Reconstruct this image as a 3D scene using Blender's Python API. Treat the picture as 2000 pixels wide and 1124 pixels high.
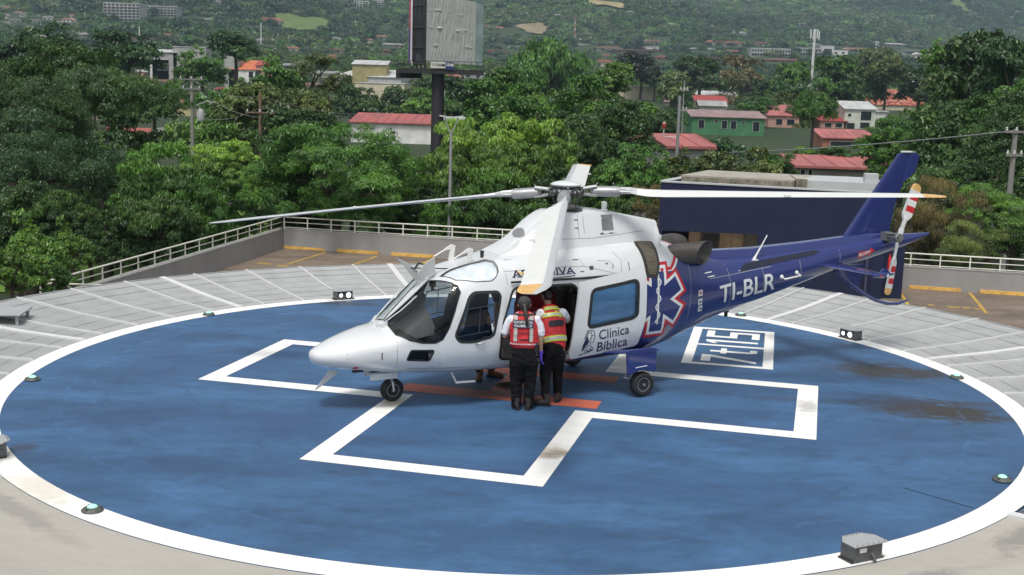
import bpy, bmesh, math, random
import numpy as np
from math import radians, sin, cos, pi, sqrt, atan2
from mathutils import Vector, Matrix, geometry
from mathutils.bvhtree import BVHTree
random.seed(7)
RNG = np.random.default_rng(7)
for o in list(bpy.data.objects):
    bpy.data.objects.remove(o)
SC = bpy.context.scene
COL = SC.collection

# ------------------------------------------------------------------ camera, sky, sun, exposure
CAM_Z, FPX, PITCH, ROLL = 4.585, 2361.2, 0.1718, 0.0292
cam_d = bpy.data.cameras.new('camera')
cam_d.sensor_width = 36.0
cam_d.lens = FPX / 2000.0 * 36.0
cam_d.clip_start = 0.1
cam_d.clip_end = 12000
cam = bpy.data.objects.new('camera', cam_d)
COL.objects.link(cam)
_fw = Vector((0, cos(PITCH), -sin(PITCH)))
_rt = Vector((1, 0, 0))
_up = Vector((0, sin(PITCH), cos(PITCH)))
_r2 = _rt * cos(ROLL) + _up * sin(ROLL)
_u2 = -_rt * sin(ROLL) + _up * cos(ROLL)
cam.matrix_world = Matrix(((_r2.x, _u2.x, -_fw.x, 0), (_r2.y, _u2.y, -_fw.y, 0), (_r2.z, _u2.z, -_fw.z, CAM_Z), (0, 0, 0, 1)))
SC.camera = cam

SUN_EL, SUN_AZ = radians(66), radians(196)      # azimuth measured clockwise from +Y
w = bpy.data.worlds.new('World')
SC.world = w
w.use_nodes = True
nt = w.node_tree
bg = nt.nodes['Background']
sky = nt.nodes.new('ShaderNodeTexSky')
sky.sky_type = 'NISHITA'
sky.sun_disc = False
sky.sun_elevation = SUN_EL
sky.sun_rotation = SUN_AZ
sky.air_density = 1.0
sky.dust_density = 4.0
sky.ozone_density = 1.0
hs = nt.nodes.new('ShaderNodeHueSaturation')     # overcast: the cloud layer takes most of the blue out
hs.inputs['Saturation'].default_value = 0.22
nt.links.new(sky.outputs[0], hs.inputs['Color'])
nt.links.new(hs.outputs[0], bg.inputs['Color'])
bg.inputs['Strength'].default_value = 0.095
sd = bpy.data.lights.new('sun', 'SUN')
sd.energy = 1.5
sd.angle = radians(12)
sd.color = (1.0, 0.96, 0.9)
sun = bpy.data.objects.new('sun', sd)
COL.objects.link(sun)
_sdir = Vector((sin(SUN_AZ) * cos(SUN_EL), cos(SUN_AZ) * cos(SUN_EL), sin(SUN_EL)))
sun.rotation_euler = _sdir.to_track_quat('Z', 'Y').to_euler()
vs = SC.view_settings
vs.view_transform = 'Standard'
vs.look = 'None'
vs.gamma = 1.0
vs.exposure = 0.68
vs.use_curve_mapping = False
cy = SC.cycles
cy.use_denoising = True
cy.max_bounces = 7
cy.diffuse_bounces = 3
cy.glossy_bounces = 3
cy.transmission_bounces = 4
cy.transparent_max_bounces = 12
cy.volume_bounces = 0
cy.sample_clamp_indirect = 6.0

HAZE = 0.00013
# ------------------------------------------------------------------ materials
MATS = {}
def nd(nt, t, **kw):
    n = nt.nodes.new(t)
    for k, v in kw.items():
        setattr(n, k, v)
    return n

def mat(name, col, rough=0.6, metal=0.0, var=0.0, vscale=3.0, bump=0.0, bscale=40.0, coat=0.0, col2=None, detail=4.0, spec=None, stretch=None, emit=None):
    """Principled material whose colour wanders between col and col2 with object-space noise."""
    if name in MATS:
        return MATS[name]
    m = bpy.data.materials.new(name)
    m.use_nodes = True
    t = m.node_tree
    b = t.nodes['Principled BSDF']
    b.inputs['Base Color'].default_value = (*col, 1)
    b.inputs['Roughness'].default_value = rough
    b.inputs['Metallic'].default_value = metal
    if coat:
        b.inputs['Coat Weight'].default_value = coat
        b.inputs['Coat Roughness'].default_value = 0.06
    if spec is not None:
        b.inputs['Specular IOR Level'].default_value = spec
    if emit:
        b.inputs['Emission Color'].default_value = (*emit[0], 1)
        b.inputs['Emission Strength'].default_value = emit[1]
    if var or col2 is not None or bump:
        tc = nd(t, 'ShaderNodeTexCoord')
        mp = nd(t, 'ShaderNodeMapping')
        if stretch:
            mp.inputs['Scale'].default_value = stretch
        t.links.new(tc.outputs['Object'], mp.inputs['Vector'])
    if var or col2 is not None:
        nz = nd(t, 'ShaderNodeTexNoise')
        nz.inputs['Scale'].default_value = vscale
        nz.inputs['Detail'].default_value = detail
        nz.inputs['Roughness'].default_value = 0.65
        t.links.new(mp.outputs[0], nz.inputs['Vector'])
        rp = nd(t, 'ShaderNodeValToRGB')
        c2 = col2 if col2 is not None else tuple(min(1, c * (1 - var)) for c in col)
        c1 = col if col2 is not None else tuple(min(1, c * (1 + var)) for c in col)
        rp.color_ramp.elements[0].position = 0.3
        rp.color_ramp.elements[1].position = 0.7
        rp.color_ramp.elements[0].color = (*c2, 1)
        rp.color_ramp.elements[1].color = (*c1, 1)
        t.links.new(nz.outputs['Fac'], rp.inputs['Fac'])
        t.links.new(rp.outputs[0], b.inputs['Base Color'])
    if bump:
        n2 = nd(t, 'ShaderNodeTexNoise')
        n2.inputs['Scale'].default_value = bscale
        n2.inputs['Detail'].default_value = 5
        t.links.new(mp.outputs[0], n2.inputs['Vector'])
        bp = nd(t, 'ShaderNodeBump')
        bp.inputs['Strength'].default_value = bump
        bp.inputs['Distance'].default_value = 0.02
        t.links.new(n2.outputs['Fac'], bp.inputs['Height'])
        t.links.new(bp.outputs[0], b.inputs['Normal'])
    MATS[name] = m
    return m

def glass(name, tint, refl=0.06, rough=0.02):
    if name in MATS:
        return MATS[name]
    m = bpy.data.materials.new(name)
    m.use_nodes = True
    t = m.node_tree
    t.nodes.clear()
    out = nd(t, 'ShaderNodeOutputMaterial')
    tr = nd(t, 'ShaderNodeBsdfTransparent')
    tr.inputs[0].default_value = (*tint, 1)
    gl = nd(t, 'ShaderNodeBsdfGlossy')
    gl.inputs['Roughness'].default_value = rough
    fr = nd(t, 'ShaderNodeFresnel')
    fr.inputs[0].default_value = 1.45
    mx = nd(t, 'ShaderNodeMixShader')
    t.links.new(fr.outputs[0], mx.inputs[0])
    t.links.new(tr.outputs[0], mx.inputs[1])
    t.links.new(gl.outputs[0], mx.inputs[2])
    t.links.new(mx.outputs[0], out.inputs[0])
    MATS[name] = m
    return m

# ------------------------------------------------------------------ mesh building
class MB:
    def __init__(s):
        s.v = []
        s.f = []
        s.m = []
        s.k = 0
    def add(s, V, F, k=None):
        b = len(s.v)
        s.v.extend([tuple(map(float, p)) for p in V])
        s.f.extend([tuple(int(i) + b for i in q) for q in F])
        s.m.extend([s.k if k is None else k] * len(F))
        return s
    def box(s, c, d, rot=None, k=None):
        x, y, z = (a / 2 for a in d)
        P = [Vector((sx * x, sy * y, sz * z)) for sx in (-1, 1) for sy in (-1, 1) for sz in (-1, 1)]
        if rot is not None:
            R = rot if isinstance(rot, Matrix) else Matrix.Rotation(rot, 3, 'Z')
            P = [R @ p for p in P]
        c = Vector(c)
        return s.add([p + c for p in P], [(0, 1, 3, 2), (4, 6, 7, 5), (0, 4, 5, 1), (2, 3, 7, 6), (0, 2, 6, 4), (1, 5, 7, 3)], k)
    def tube(s, pts, r, n=8, cap=True, k=None, flat=1.0):
        pts = [Vector(p) for p in pts]
        rs = r if isinstance(r, (list, tuple)) else [r] * len(pts)
        V, F = [], []
        ref = None
        for i, p in enumerate(pts):
            a = pts[max(i - 1, 0)]
            b = pts[min(i + 1, len(pts) - 1)]
            d = (b - a).normalized()
            if ref is None:
                ref = Vector((0, 0, 1)) if abs(d.z) < 0.9 else Vector((1, 0, 0))
            u = (ref - d * ref.dot(d)).normalized()
            v = d.cross(u)
            ref = u
            for j in range(n):
                t = 2 * pi * j / n
                V.append(p + u * cos(t) * rs[i] * flat + v * sin(t) * rs[i])
        for i in range(len(pts) - 1):
            for j in range(n):
                a, b = i * n + j, i * n + (j + 1) % n
                F.append((a, b, b + n, a + n))
        if cap:
            F.append(tuple(range(n - 1, -1, -1)))
            F.append(tuple((len(pts) - 1) * n + j for j in range(n)))
        return s.add(V, F, k)
    def prism(s, poly, lo, hi, plane='xz', k=None):
        """poly in the named plane, extruded along the third axis from lo to hi"""
        def P(a, b, h):
            return {'xz': (a, h, b), 'xy': (a, b, h), 'yz': (h, a, b)}[plane]
        n = len(poly)
        V = [P(a, b, lo) for a, b in poly] + [P(a, b, hi) for a, b in poly]
        F = [tuple(range(n)), tuple(range(2 * n - 1, n - 1, -1))]
        F += [((i + 1) % n, i, n + i, n + (i + 1) % n) for i in range(n)]
        return s.add(V, F, k)
    def lathe(s, prof, c=(0, 0, 0), rot=None, n=20, k=None):
        V, F = [], []
        c = Vector(c)
        R = rot if rot is not None else Matrix.Identity(3)
        for r, z in prof:
            for j in range(n):
                t = 2 * pi * j / n
                V.append(R @ Vector((r * cos(t), r * sin(t), z)) + c)
        for i in range(len(prof) - 1):
            for j in range(n):
                a, b = i * n + j, i * n + (j + 1) % n
                F.append((a, b, b + n, a + n))
        F.append(tuple(range(n - 1, -1, -1)))
        F.append(tuple((len(prof) - 1) * n + j for j in range(n)))
        return s.add(V, F, k)
    def ell(s, c, r, n=12, k=None):
        pr = [(max(1e-4, sin(pi * i / n)), -cos(pi * i / n)) for i in range(n + 1)]
        b = len(s.v)
        s.lathe(pr, n=2 * n, k=k)
        for i in range(b, len(s.v)):
            x, y, z = s.v[i]
            s.v[i] = (c[0] + x * r[0], c[1] + y * r[1], c[2] + z * r[2])
        return s
    def mesh(s, name, mats, smooth=None, bevel=0.0):
        me = bpy.data.meshes.new(name)
        me.from_pydata(s.v, [], s.f)
        mats = mats if isinstance(mats, (list, tuple)) else [mats]
        for m in mats:
            me.materials.append(m)
        if len(mats) > 1:
            me.polygons.foreach_set('material_index', s.m)
        bm = bmesh.new()
        bm.from_mesh(me)
        bmesh.ops.recalc_face_normals(bm, faces=bm.faces)
        if bevel:
            ed = [e for e in bm.edges if len(e.link_faces) == 2 and e.calc_face_angle(0) > 0.6]
            bmesh.ops.bevel(bm, geom=ed, offset=bevel, segments=2, profile=0.6, affect='EDGES', clamp_overlap=True)
        bm.to_mesh(me)
        bm.free()
        if smooth:
            me.shade_smooth()
            me.set_sharp_from_angle(angle=radians(smooth))
        return me
    def build(s, name, mats, parent=None, smooth=None, bevel=0.0, loc=None, rot=None):
        return link(name, s.mesh(name, mats, smooth, bevel), parent, loc, rot)

def link(name, me, parent=None, loc=None, rot=None):
    o = bpy.data.objects.new(name, me)
    COL.objects.link(o)
    if parent is not None:
        o.parent = parent
    if loc is not None:
        o.location = loc
    if rot is not None:
        o.rotation_euler = rot
    return o

def tag(o, label, cat, group=None, kind=None):
    o['label'] = label
    o['category'] = cat
    if group:
        o['group'] = group
    if kind:
        o['kind'] = kind
    return o

def thing(name, label, cat, loc=(0, 0, 0), rz=0.0, group=None):
    o = bpy.data.objects.new(name, None)
    COL.objects.link(o)
    o.location = loc
    o.rotation_euler = (0, 0, rz)
    o.empty_display_size = 0.3
    return tag(o, label, cat, group)

def struct(name, mb, m, smooth=None, label=None):
    o = mb.build(name, m, None, smooth) if isinstance(mb, MB) else link(name, mb)
    o['kind'] = 'structure'
    if label:
        o['label'] = label
    return o

def copy_tree(o, parent=None):
    c = o.copy()
    COL.objects.link(c)
    c.parent = parent
    for ch in list(o.children):
        copy_tree(ch, c)
    return c

def evaluated(o, name):
    dg = bpy.context.evaluated_depsgraph_get()
    me = bpy.data.meshes.new_from_object(o.evaluated_get(dg), depsgraph=dg)
    me.name = name
    return me

def at(px, py, d):
    """world point seen at photograph pixel (px, py), d metres in front (world y = d)"""
    a, b = (px - 1000) / FPX, -(py - 562) / FPX
    v = _r2 * a + _u2 * b + _fw
    return Vector((v.x / v.y * d, d, CAM_Z + v.z / v.y * d))
def on(px, py, z):
    a, b = (px - 1000) / FPX, -(py - 562) / FPX
    v = _r2 * a + _u2 * b + _fw
    t = (z - CAM_Z) / v.z
    return Vector((v.x * t, v.y * t, z))

def round_poly(pts, r, seg=5):
    out = []
    n = len(pts)
    for i in range(n):
        p = Vector(pts[i]); a = Vector(pts[i - 1]); b = Vector(pts[(i + 1) % n])
        da, db = (a - p), (b - p)
        rr = min(r, da.length * 0.45, db.length * 0.45)
        s0, s1 = p + da.normalized() * rr, p + db.normalized() * rr
        for k in range(seg + 1):
            t = k / seg
            out.append(tuple(s0 * (1 - t) ** 2 + p * 2 * t * (1 - t) + s1 * t * t))
    return out

def inset(pts, d):
    """offset a closed polygon by d (positive grows a counter-clockwise polygon)"""
    n = len(pts)
    area = sum(pts[i][0] * pts[(i + 1) % n][1] - pts[(i + 1) % n][0] * pts[i][1] for i in range(n))
    sg = 1 if area > 0 else -1
    out = []
    for i in range(n):
        p = Vector(pts[i]); a = Vector(pts[i - 1]); b = Vector(pts[(i + 1) % n])
        e0, e1 = (p - a), (b - p)
        if e0.length < 1e-9 or e1.length < 1e-9:
            out.append(tuple(p)); continue
        n0 = Vector((e0.y, -e0.x)).normalized(); n1 = Vector((e1.y, -e1.x)).normalized()
        h = (n0 + n1)
        h = h.normalized() / max(0.35, h.normalized().dot(n0))
        out.append(tuple(p + h * d * sg))
    return out

def strip_poly(pts, w):
    """quads along a 2D polyline"""
    L, Rr = [], []
    for i, p in enumerate(pts):
        a = Vector(pts[max(0, i - 1)]); b = Vector(pts[min(len(pts) - 1, i + 1)])
        d = (b - a).normalized()
        nn = Vector((-d.y, d.x)) * w / 2
        L.append(tuple(Vector(p) + nn)); Rr.append(tuple(Vector(p) - nn))
    return L + Rr[::-1]
# ------------------------------------------------------------------ large structure: pad, apron, net, parking roof
PC = Vector((0.07, 17.92, 0.0))
YAW = -0.2485
CU = Vector((cos(YAW), sin(YAW), 0)); CV = Vector((-sin(YAW), cos(YAW), 0))
def cw(u, v, z=0.0):
    p = PC + CU * u + CV * v
    return (p.x, p.y, z)

def paint_mat(name, col, stains=(), worn=0.12, streak=(0.35, 1.6, 1), rough=0.62, fine=0.06, arcs=()):
    """floor paint: brushed tone changes, fine grain, tyre scuffs, and named dirt stains (x, y, rx, ry, angle, colour, strength)"""
    m = bpy.data.materials.new(name)
    m.use_nodes = True
    t = m.node_tree
    b = t.nodes['Principled BSDF']
    b.inputs['Roughness'].default_value = rough
    tc = nd(t, 'ShaderNodeTexCoord')
    def noise(scale, detail, sc=(1, 1, 1), rgh=0.65, dist=0.0):
        mp = nd(t, 'ShaderNodeMapping'); mp.inputs['Scale'].default_value = sc
        mp.inputs['Rotation'].default_value = (0, 0, 0.12)
        n = nd(t, 'ShaderNodeTexNoise')
        n.inputs['Scale'].default_value = scale; n.inputs['Detail'].default_value = detail
        n.inputs['Roughness'].default_value = rgh; n.inputs['Distortion'].default_value = dist
        t.links.new(tc.outputs['Object'], mp.inputs[0]); t.links.new(mp.outputs[0], n.inputs[0])
        return n.outputs['Fac']
    def ramp(fac, p0, p1, c0, c1):
        r = nd(t, 'ShaderNodeValToRGB')
        r.color_ramp.elements[0].position = p0; r.color_ramp.elements[1].position = p1
        r.color_ramp.elements[0].color = (*c0, 1); r.color_ramp.elements[1].color = (*c1, 1)
        t.links.new(fac, r.inputs[0])
        return r.outputs[0]
    def mix(fac, a, bb, mode='MIX'):
        x = nd(t, 'ShaderNodeMix', data_type='RGBA', blend_type=mode)
        if isinstance(fac, float): x.inputs[0].default_value = fac
        else: t.links.new(fac, x.inputs[0])
        t.links.new(a, x.inputs[6])
        if isinstance(bb, tuple): x.inputs[7].default_value = (*bb, 1)
        else: t.links.new(bb, x.inputs[7])
        return x.outputs[2]
    k = 1 - worn
    c = ramp(noise(0.9, 6, streak, 0.7, 0.4), 0.30, 0.72, tuple(a * (1 - worn * 2.2) for a in col), tuple(a * (1 + worn * 1.5) for a in col))
    c2 = ramp(noise(5.0, 5, streak, 0.7), 0.25, 0.75, (1 - worn,) * 3, (1 + worn,) * 3)
    c = mix(1.0, c, c2, 'MULTIPLY')
    c3 = ramp(noise(60.0, 3, (1, 1, 1)), 0.2, 0.8, (1 - fine,) * 3, (1 + fine,) * 3)
    c = mix(1.0, c, c3, 'MULTIPLY')
    for (sx, sy, rx, ry, an, sc, st) in stains:
        mp = nd(t, 'ShaderNodeMapping', vector_type='TEXTURE')
        mp.inputs['Location'].default_value = (sx, sy, 0)
        mp.inputs['Rotation'].default_value = (0, 0, an)
        mp.inputs['Scale'].default_value = (rx, ry, 1)
        t.links.new(tc.outputs['Object'], mp.inputs[0])
        ln = nd(t, 'ShaderNodeVectorMath', operation='LENGTH')
        t.links.new(mp.outputs[0], ln.inputs[0])
        ad = nd(t, 'ShaderNodeMath', operation='MULTIPLY_ADD')
        t.links.new(noise(3.0, 8, (0.85, 1.35, 1), 0.75, 0.8), ad.inputs[0]); ad.inputs[1].default_value = 2.6
        t.links.new(ln.outputs['Value'], ad.inputs[2])
        mr = nd(t, 'ShaderNodeMapRange'); mr.interpolation_type = 'SMOOTHSTEP'
        mr.inputs['From Min'].default_value = 2.42; mr.inputs['From Max'].default_value = 1.55
        mr.inputs['To Min'].default_value = 0.0; mr.inputs['To Max'].default_value = st
        t.links.new(ad.outputs[0], mr.inputs['Value'])
        c = mix(mr.outputs[0], c, sc)
    for (ax, ay, rad, wd_, dk) in arcs:                         # tyre and rotor-wash scuffs: broken curved lines
        sv = nd(t, 'ShaderNodeVectorMath', operation='SUBTRACT'); t.links.new(tc.outputs['Object'], sv.inputs[0]); sv.inputs[1].default_value = (ax, ay, 0)
        ln = nd(t, 'ShaderNodeVectorMath', operation='LENGTH'); t.links.new(sv.outputs[0], ln.inputs[0])
        n1 = nd(t, 'ShaderNodeMath', operation='MULTIPLY_ADD'); t.links.new(noise(1.3, 5), n1.inputs[0]); n1.inputs[1].default_value = .5; t.links.new(ln.outputs['Value'], n1.inputs[2])
        cp = nd(t, 'ShaderNodeMath', operation='COMPARE'); t.links.new(n1.outputs[0], cp.inputs[0]); cp.inputs[1].default_value = rad + .25; cp.inputs[2].default_value = wd_
        mk = nd(t, 'ShaderNodeMapRange'); mk.inputs[1].default_value = .45; mk.inputs[2].default_value = .65; mk.inputs[4].default_value = abs(dk); t.links.new(noise(2.1, 4, dist=.5), mk.inputs[0])
        ml_ = nd(t, 'ShaderNodeMath', operation='MULTIPLY'); t.links.new(cp.outputs[0], ml_.inputs[0]); t.links.new(mk.outputs[0], ml_.inputs[1])
        c = mix(ml_.outputs[0], c, tuple(a * .45 for a in col) if dk > 0 else tuple(min(1, a * 1.9) for a in col))
    t.links.new(c, b.inputs['Base Color'])
    bp = nd(t, 'ShaderNodeBump'); bp.inputs['Strength'].default_value = 0.25; bp.inputs['Distance'].default_value = 0.004
    t.links.new(noise(70, 4), bp.inputs['Height']); t.links.new(bp.outputs[0], b.inputs['Normal'])
    return m

def pa(deg, r):
    return PC.x + r * cos(radians(deg)), PC.y + r * sin(radians(deg))
DIRT = (0.035, 0.032, 0.03)
st = []
for deg, r, rx, ry, s in ((14.5, 6.2, 0.95, 0.75, .95), (12.0, 6.8, 0.75, 0.55, 0.85), (-6.5, 5.9, 0.9, 0.7, 0.95), (-9.0, 6.5, 0.95, 0.65, 1.0), (-6, 4.6, 1.6, 0.2, 0.4), (-3.5, 7.1, 0.6, 0.2, 0.5),
                          (105.0, 6.55, 1.7, 0.75, 0.6), (213, 7.1, 0.24, 0.2, 0.6), (120, 7.0, 0.9, 0.3, 0.55)):
    x, y = pa(deg, r)
    st.append((x, y, rx, ry, -0.05, DIRT, s))
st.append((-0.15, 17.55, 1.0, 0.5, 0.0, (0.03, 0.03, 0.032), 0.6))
st.append((-3.0, 15.4, 3.2, 0.9, 0.1, (0.03, 0.07, 0.17), 0.45))
st.append((1.0, 13.4, 3.6, 0.8, -0.1, (0.03, 0.075, 0.18), 0.4))
st.append((-5.0, 18.5, 1.6, 1.4, 0.3, (0.03, 0.07, 0.16), 0.45))
st.append((4.6, 15.6, 2.6, 0.8, -0.15, (0.035, 0.08, 0.18), 0.4))
for x_, y_, rx_, ry_, s_ in ((0.2, 11.6, 2.6, .6, .5), (-3.6, 13.6, 1.9, .7, .5), (-5.2, 15.6, 1.2, .9, .5), (3.0, 12.2, 1.8, .5, .45), (5.3, 17.6, 1.1, .6, .45), (-2.4, 21.6, 2.6, .7, .5), (-5.4, 20.6, 1.0, .9, .4), (2.2, 20.9, 1.5, .6, .4), (-1.6, 14.8, 1.4, .4, .45)):
    st.append((x_, y_, rx_, ry_, RNG.uniform(-.2, .2), (0.022, 0.056, 0.125), s_))
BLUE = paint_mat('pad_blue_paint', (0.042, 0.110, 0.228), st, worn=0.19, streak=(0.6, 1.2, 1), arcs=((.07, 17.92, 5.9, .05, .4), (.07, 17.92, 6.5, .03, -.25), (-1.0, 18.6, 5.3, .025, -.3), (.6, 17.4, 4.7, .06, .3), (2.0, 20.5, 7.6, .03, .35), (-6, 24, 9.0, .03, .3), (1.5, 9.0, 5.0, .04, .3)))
TAN = (0.42, 0.33, 0.2)
WHITE = paint_mat('pad_white_paint', (0.84, 0.835, 0.80),
                  [(*pa(226, 7.4), 0.8, 0.35, 2.3, TAN, 0.4), (*pa(215, 7.4), 0.35, 0.3, 0, (0.1, 0.09, 0.08), 0.6), (*pa(120, 7.4), 0.4, 0.3, 0, (0.3, 0.28, 0.25), 0.4)],
                  worn=0.05, fine=0.05, streak=(1, 1, 1))
c1, c2_, c3_ = cw(1.25, -3.2), cw(-1.3, -1.7), cw(4.35, 0.2)
c4_ = cw(1.35, 2.0)
CROSSW = paint_mat('cross_white_paint', (0.84, 0.835, 0.80),
                   [(c1[0], c1[1], 0.5, 0.35, 0.2, TAN, 0.55), (c1[0] + 0.1, c1[1] - 0.1, 0.3, 0.2, 0.2, (0.16, 0.13, 0.1), 0.6), (c2_[0], c2_[1], 0.4, 0.35, 0.2, TAN, 0.5),
                    (c3_[0], c3_[1], 0.22, 0.5, -0.2, (0.2, 0.19, 0.18), 0.5), (c4_[0], c4_[1], 0.3, 0.8, -0.2, (0.3, 0.29, 0.27), 0.7)], worn=0.05, fine=0.05, streak=(1, 1, 1))
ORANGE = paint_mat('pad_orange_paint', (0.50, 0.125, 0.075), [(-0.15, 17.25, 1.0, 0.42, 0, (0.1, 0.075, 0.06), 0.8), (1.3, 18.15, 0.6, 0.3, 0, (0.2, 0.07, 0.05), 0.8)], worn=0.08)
CONC = paint_mat('apron_concrete', (0.385, 0.365, 0.325), [(*pa(-62, 8.0), 1.2, 0.15, 0.4, (0.16, 0.15, 0.14), 0.55), (*pa(-47, 7.95), 0.9, 0.22, 0.75, (0.16, 0.15, 0.14), 0.6), (*pa(228, 7.85), 1.5, 0.15, -0.75, (0.2, 0.19, 0.18), 0.5)], worn=0.05, streak=(0.5, 1, 1), rough=0.8)

def disc(mb, r0, r1, a0, a1, z, n):
    V, F = [], []
    for i in range(n + 1):
        a = radians(a0 + (a1 - a0) * i / n)
        V += [(PC.x + r0 * cos(a), PC.y + r0 * sin(a), z), (PC.x + r1 * cos(a), PC.y + r1 * sin(a), z)]
    F = [(2 * i, 2 * i + 1, 2 * i + 3, 2 * i + 2) for i in range(n)]
    mb.add(V, F)

mb = MB(); mb.lathe([(0.01, -3.0), (7.5, -3.0), (7.557, -0.25), (7.557, 0.0), (0.01, 0.0)], c=PC, n=180)
struct('helipad_floor', mb, BLUE)
mb = MB(); disc(mb, 7.232, 7.557, 0, 360, 0.004, 180)
struct('painted_ring', mb, WHITE)
# cross outline
A, B, Wd = 4.5, 1.5, 0.30
def crossp(A, B):
    return [(-A, -B), (-B, -B), (-B, -A), (B, -A), (B, -B), (A, -B), (A, B), (B, B), (B, A), (-B, A), (-B, B), (-A, B)]
o_, i_ = crossp(A, B), crossp(A - Wd, B - Wd)
mb = MB()
mb.add([cw(*p, 0.004) for p in o_] + [cw(*p, 0.004) for p in i_], [(k, (k + 1) % 12, 12 + (k + 1) % 12, 12 + k) for k in range(12)])
struct('painted_cross', mb, CROSSW)
mb = MB()
def urect(mb, u0, v0, u1, v1, z, f=cw):
    mb.add([f(u0, v0, z), f(u1, v0, z), f(u1, v1, z), f(u0, v1, z)], [(0, 1, 2, 3)])
urect(mb, -1.5, -1.03, 1.47, -0.60, 0.004); urect(mb, -1.5, 0.52, 1.47, 0.95, 0.004); urect(mb, -0.22, -0.60, 0.21, 0.52, 0.004)
struct('painted_letter_h', mb, ORANGE)
# weight box "7t / 15", read from the left side of the pad
bo = Vector((2.84, 19.59, 0)); bu = (Vector((4.32, 19.27, 0)) - bo); bv = (Vector((3.64, 22.64, 0)) - bo)
bu = bu.normalized(); bv = Vector((-bu.y, bu.x, 0))
LU, LV = 1.50, 3.12
def bw(u, v, z=0.004):
    p = bo + bu * u + bv * v
    return (p.x, p.y, z)
mb = MB()
for r in ((0, 0, LU, 0.14), (0, LV - 0.14, LU, LV), (0, 0.14, 0.17, LV - 0.14), (LU - 0.17, 0.14, LU, LV - 0.14), (0.17, 1.52, LU - 0.17, 1.64)):
    urect(mb, *r, 0.004, bw)
def glyph(mb, pol):
    mb.add([bw(*p, 0.004) for p in pol], [tuple(range(len(pol)))])
# 7
glyph(mb, [(0.30, 0.28), (0.46, 0.28), (0.46, 0.62), (0.46, 0.78), (0.30, 0.78)])
glyph(mb, [(0.46, 0.62), (1.22, 0.30), (1.22, 0.44), (0.46, 0.78)])
# t
urect(mb, 0.42, 1.04, 1.10, 1.17, 0.004, bw); urect(mb, 0.60, 0.94, 0.70, 1.04, 0.004, bw); urect(mb, 0.60, 1.17, 0.70, 1.36, 0.004, bw)
glyph(mb, [(1.10, 1.04), (1.22, 1.10), (1.22, 1.32), (1.10, 1.32)])
# 1
urect(mb, 0.30, 1.90, 1.22, 2.04, 0.004, bw); glyph(mb, [(0.30, 1.90), (0.44, 1.90), (0.52, 1.76), (0.42, 1.76)])
# 5
urect(mb, 0.28, 2.28, 0.42, 2.86, 0.004, bw); urect(mb, 0.42, 2.28, 0.70, 2.42, 0.004, bw); urect(mb, 0.70, 2.28, 0.84, 2.82, 0.004, bw)
urect(mb, 0.84, 2.68, 1.10, 2.82, 0.004, bw); urect(mb, 1.10, 2.28, 1.24, 2.82, 0.004, bw)
struct('painted_weight_sign', mb, CROSSW)
mb = MB(); disc(mb, 7.50, 26.0, -139.8, -43.8, -0.006, 70)
struct('concrete_apron', mb, CONC)

mb = MB()
for p_, q_ in (((1765, 953), (1903, 993)), ((1480, 637), (1512, 629)), ((1215, 745), (1300, 742))):
    a_, b_ = on(*p_, 0.004), on(*q_, 0.004); n_ = (b_ - a_).normalized(); n_ = Vector((-n_.y, n_.x, 0)) * .008; mb.add([a_ + n_, a_ - n_, b_ - n_, b_ + n_], [(0, 1, 2, 3)])
struct('floor_joint', mb, mat('joint_dark', (0.02, 0.03, 0.05), .8))
# drain grate under the people
g = thing('drain_grate', 'rusty round drain grate set in the pad under the helicopter', 'drain', (-0.02, 17.73, 0.005), 0)
GR = mat('rusty_iron', (0.12, 0.075, 0.05), 0.8, 0.4, 0.3, 20)
mb = MB(); mb.lathe([(0.15, 0), (0.19, 0), (0.19, 0.014), (0.15, 0.014), (0.15, 0)], n=28); mb.build('grate_frame', GR, g, 40)
for i in range(-3, 4):
    hw = sqrt(0.15 ** 2 - (i * 0.04) ** 2)
    MB().box((i * 0.04, 0, 0.007), (0.016, 2 * hw, 0.012)).build('grate_bar', GR, g)

# safety net of slatted panels round the far side of the pad
NP = [(7.56, 0.0), (8.13, 0.02), (8.85, 0.05), (9.45, 0.095), (10.0, 0.14), (10.55, 0.18)]
def netz(r):
    return float(np.interp(r, [p[0] for p in NP], [p[1] for p in NP]))
SLAT = mat('galvanised_net', (0.37, 0.38, 0.38), 0.55, 0.15, 0.14, 1.6)
NETW = mat('white_net_bar', (0.62, 0.63, 0.62), 0.5, 0, 0.05, 6)
net = thing('safety_net', 'grey slatted safety net with white radial bars round the helipad edge', 'safety net', PC, 0)
_bays = {}
def bay_mesh(wdeg):
    key = round(wdeg, 2)
    if key in _bays: return _bays[key]
    mb = MB()
    n = max(2, int(round(wdeg / 1.7)))
    for i in range(97):
        r = 7.585 + i * 0.0305
        z = netz(r); sag = 0.0
        V = []
        for j in range(n + 1):
            a = radians(wdeg * j / n)
            s = 0.012 * sin(pi * j / n)
            V += [(r * cos(a), r * sin(a), z - 0.004 - s), ((r + 0.021) * cos(a), (r + 0.021) * sin(a), z + 0.006 - s)]
        mb.add(V, [(2 * j, 2 * j + 1, 2 * j + 3, 2 * j + 2) for j in range(n)])
    for r in (7.9, 8.35, 8.8, 9.25, 9.7, 10.15, 10.53):
        V = []; z = netz(r)
        for j in range(n + 1):
            a = radians(wdeg * j / n); s = 0.012 * sin(pi * j / n)
            V += [(r * cos(a), r * sin(a), z + 0.007 - s), ((r + 0.02) * cos(a), (r + 0.02) * sin(a), z + 0.008 - s)]
        mb.add(V, [(2 * j, 2 * j + 1, 2 * j + 3, 2 * j + 2) for j in range(n)])
    _bays[key] = mb.mesh('net_panel', SLAT)
    return _bays[key]
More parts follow.
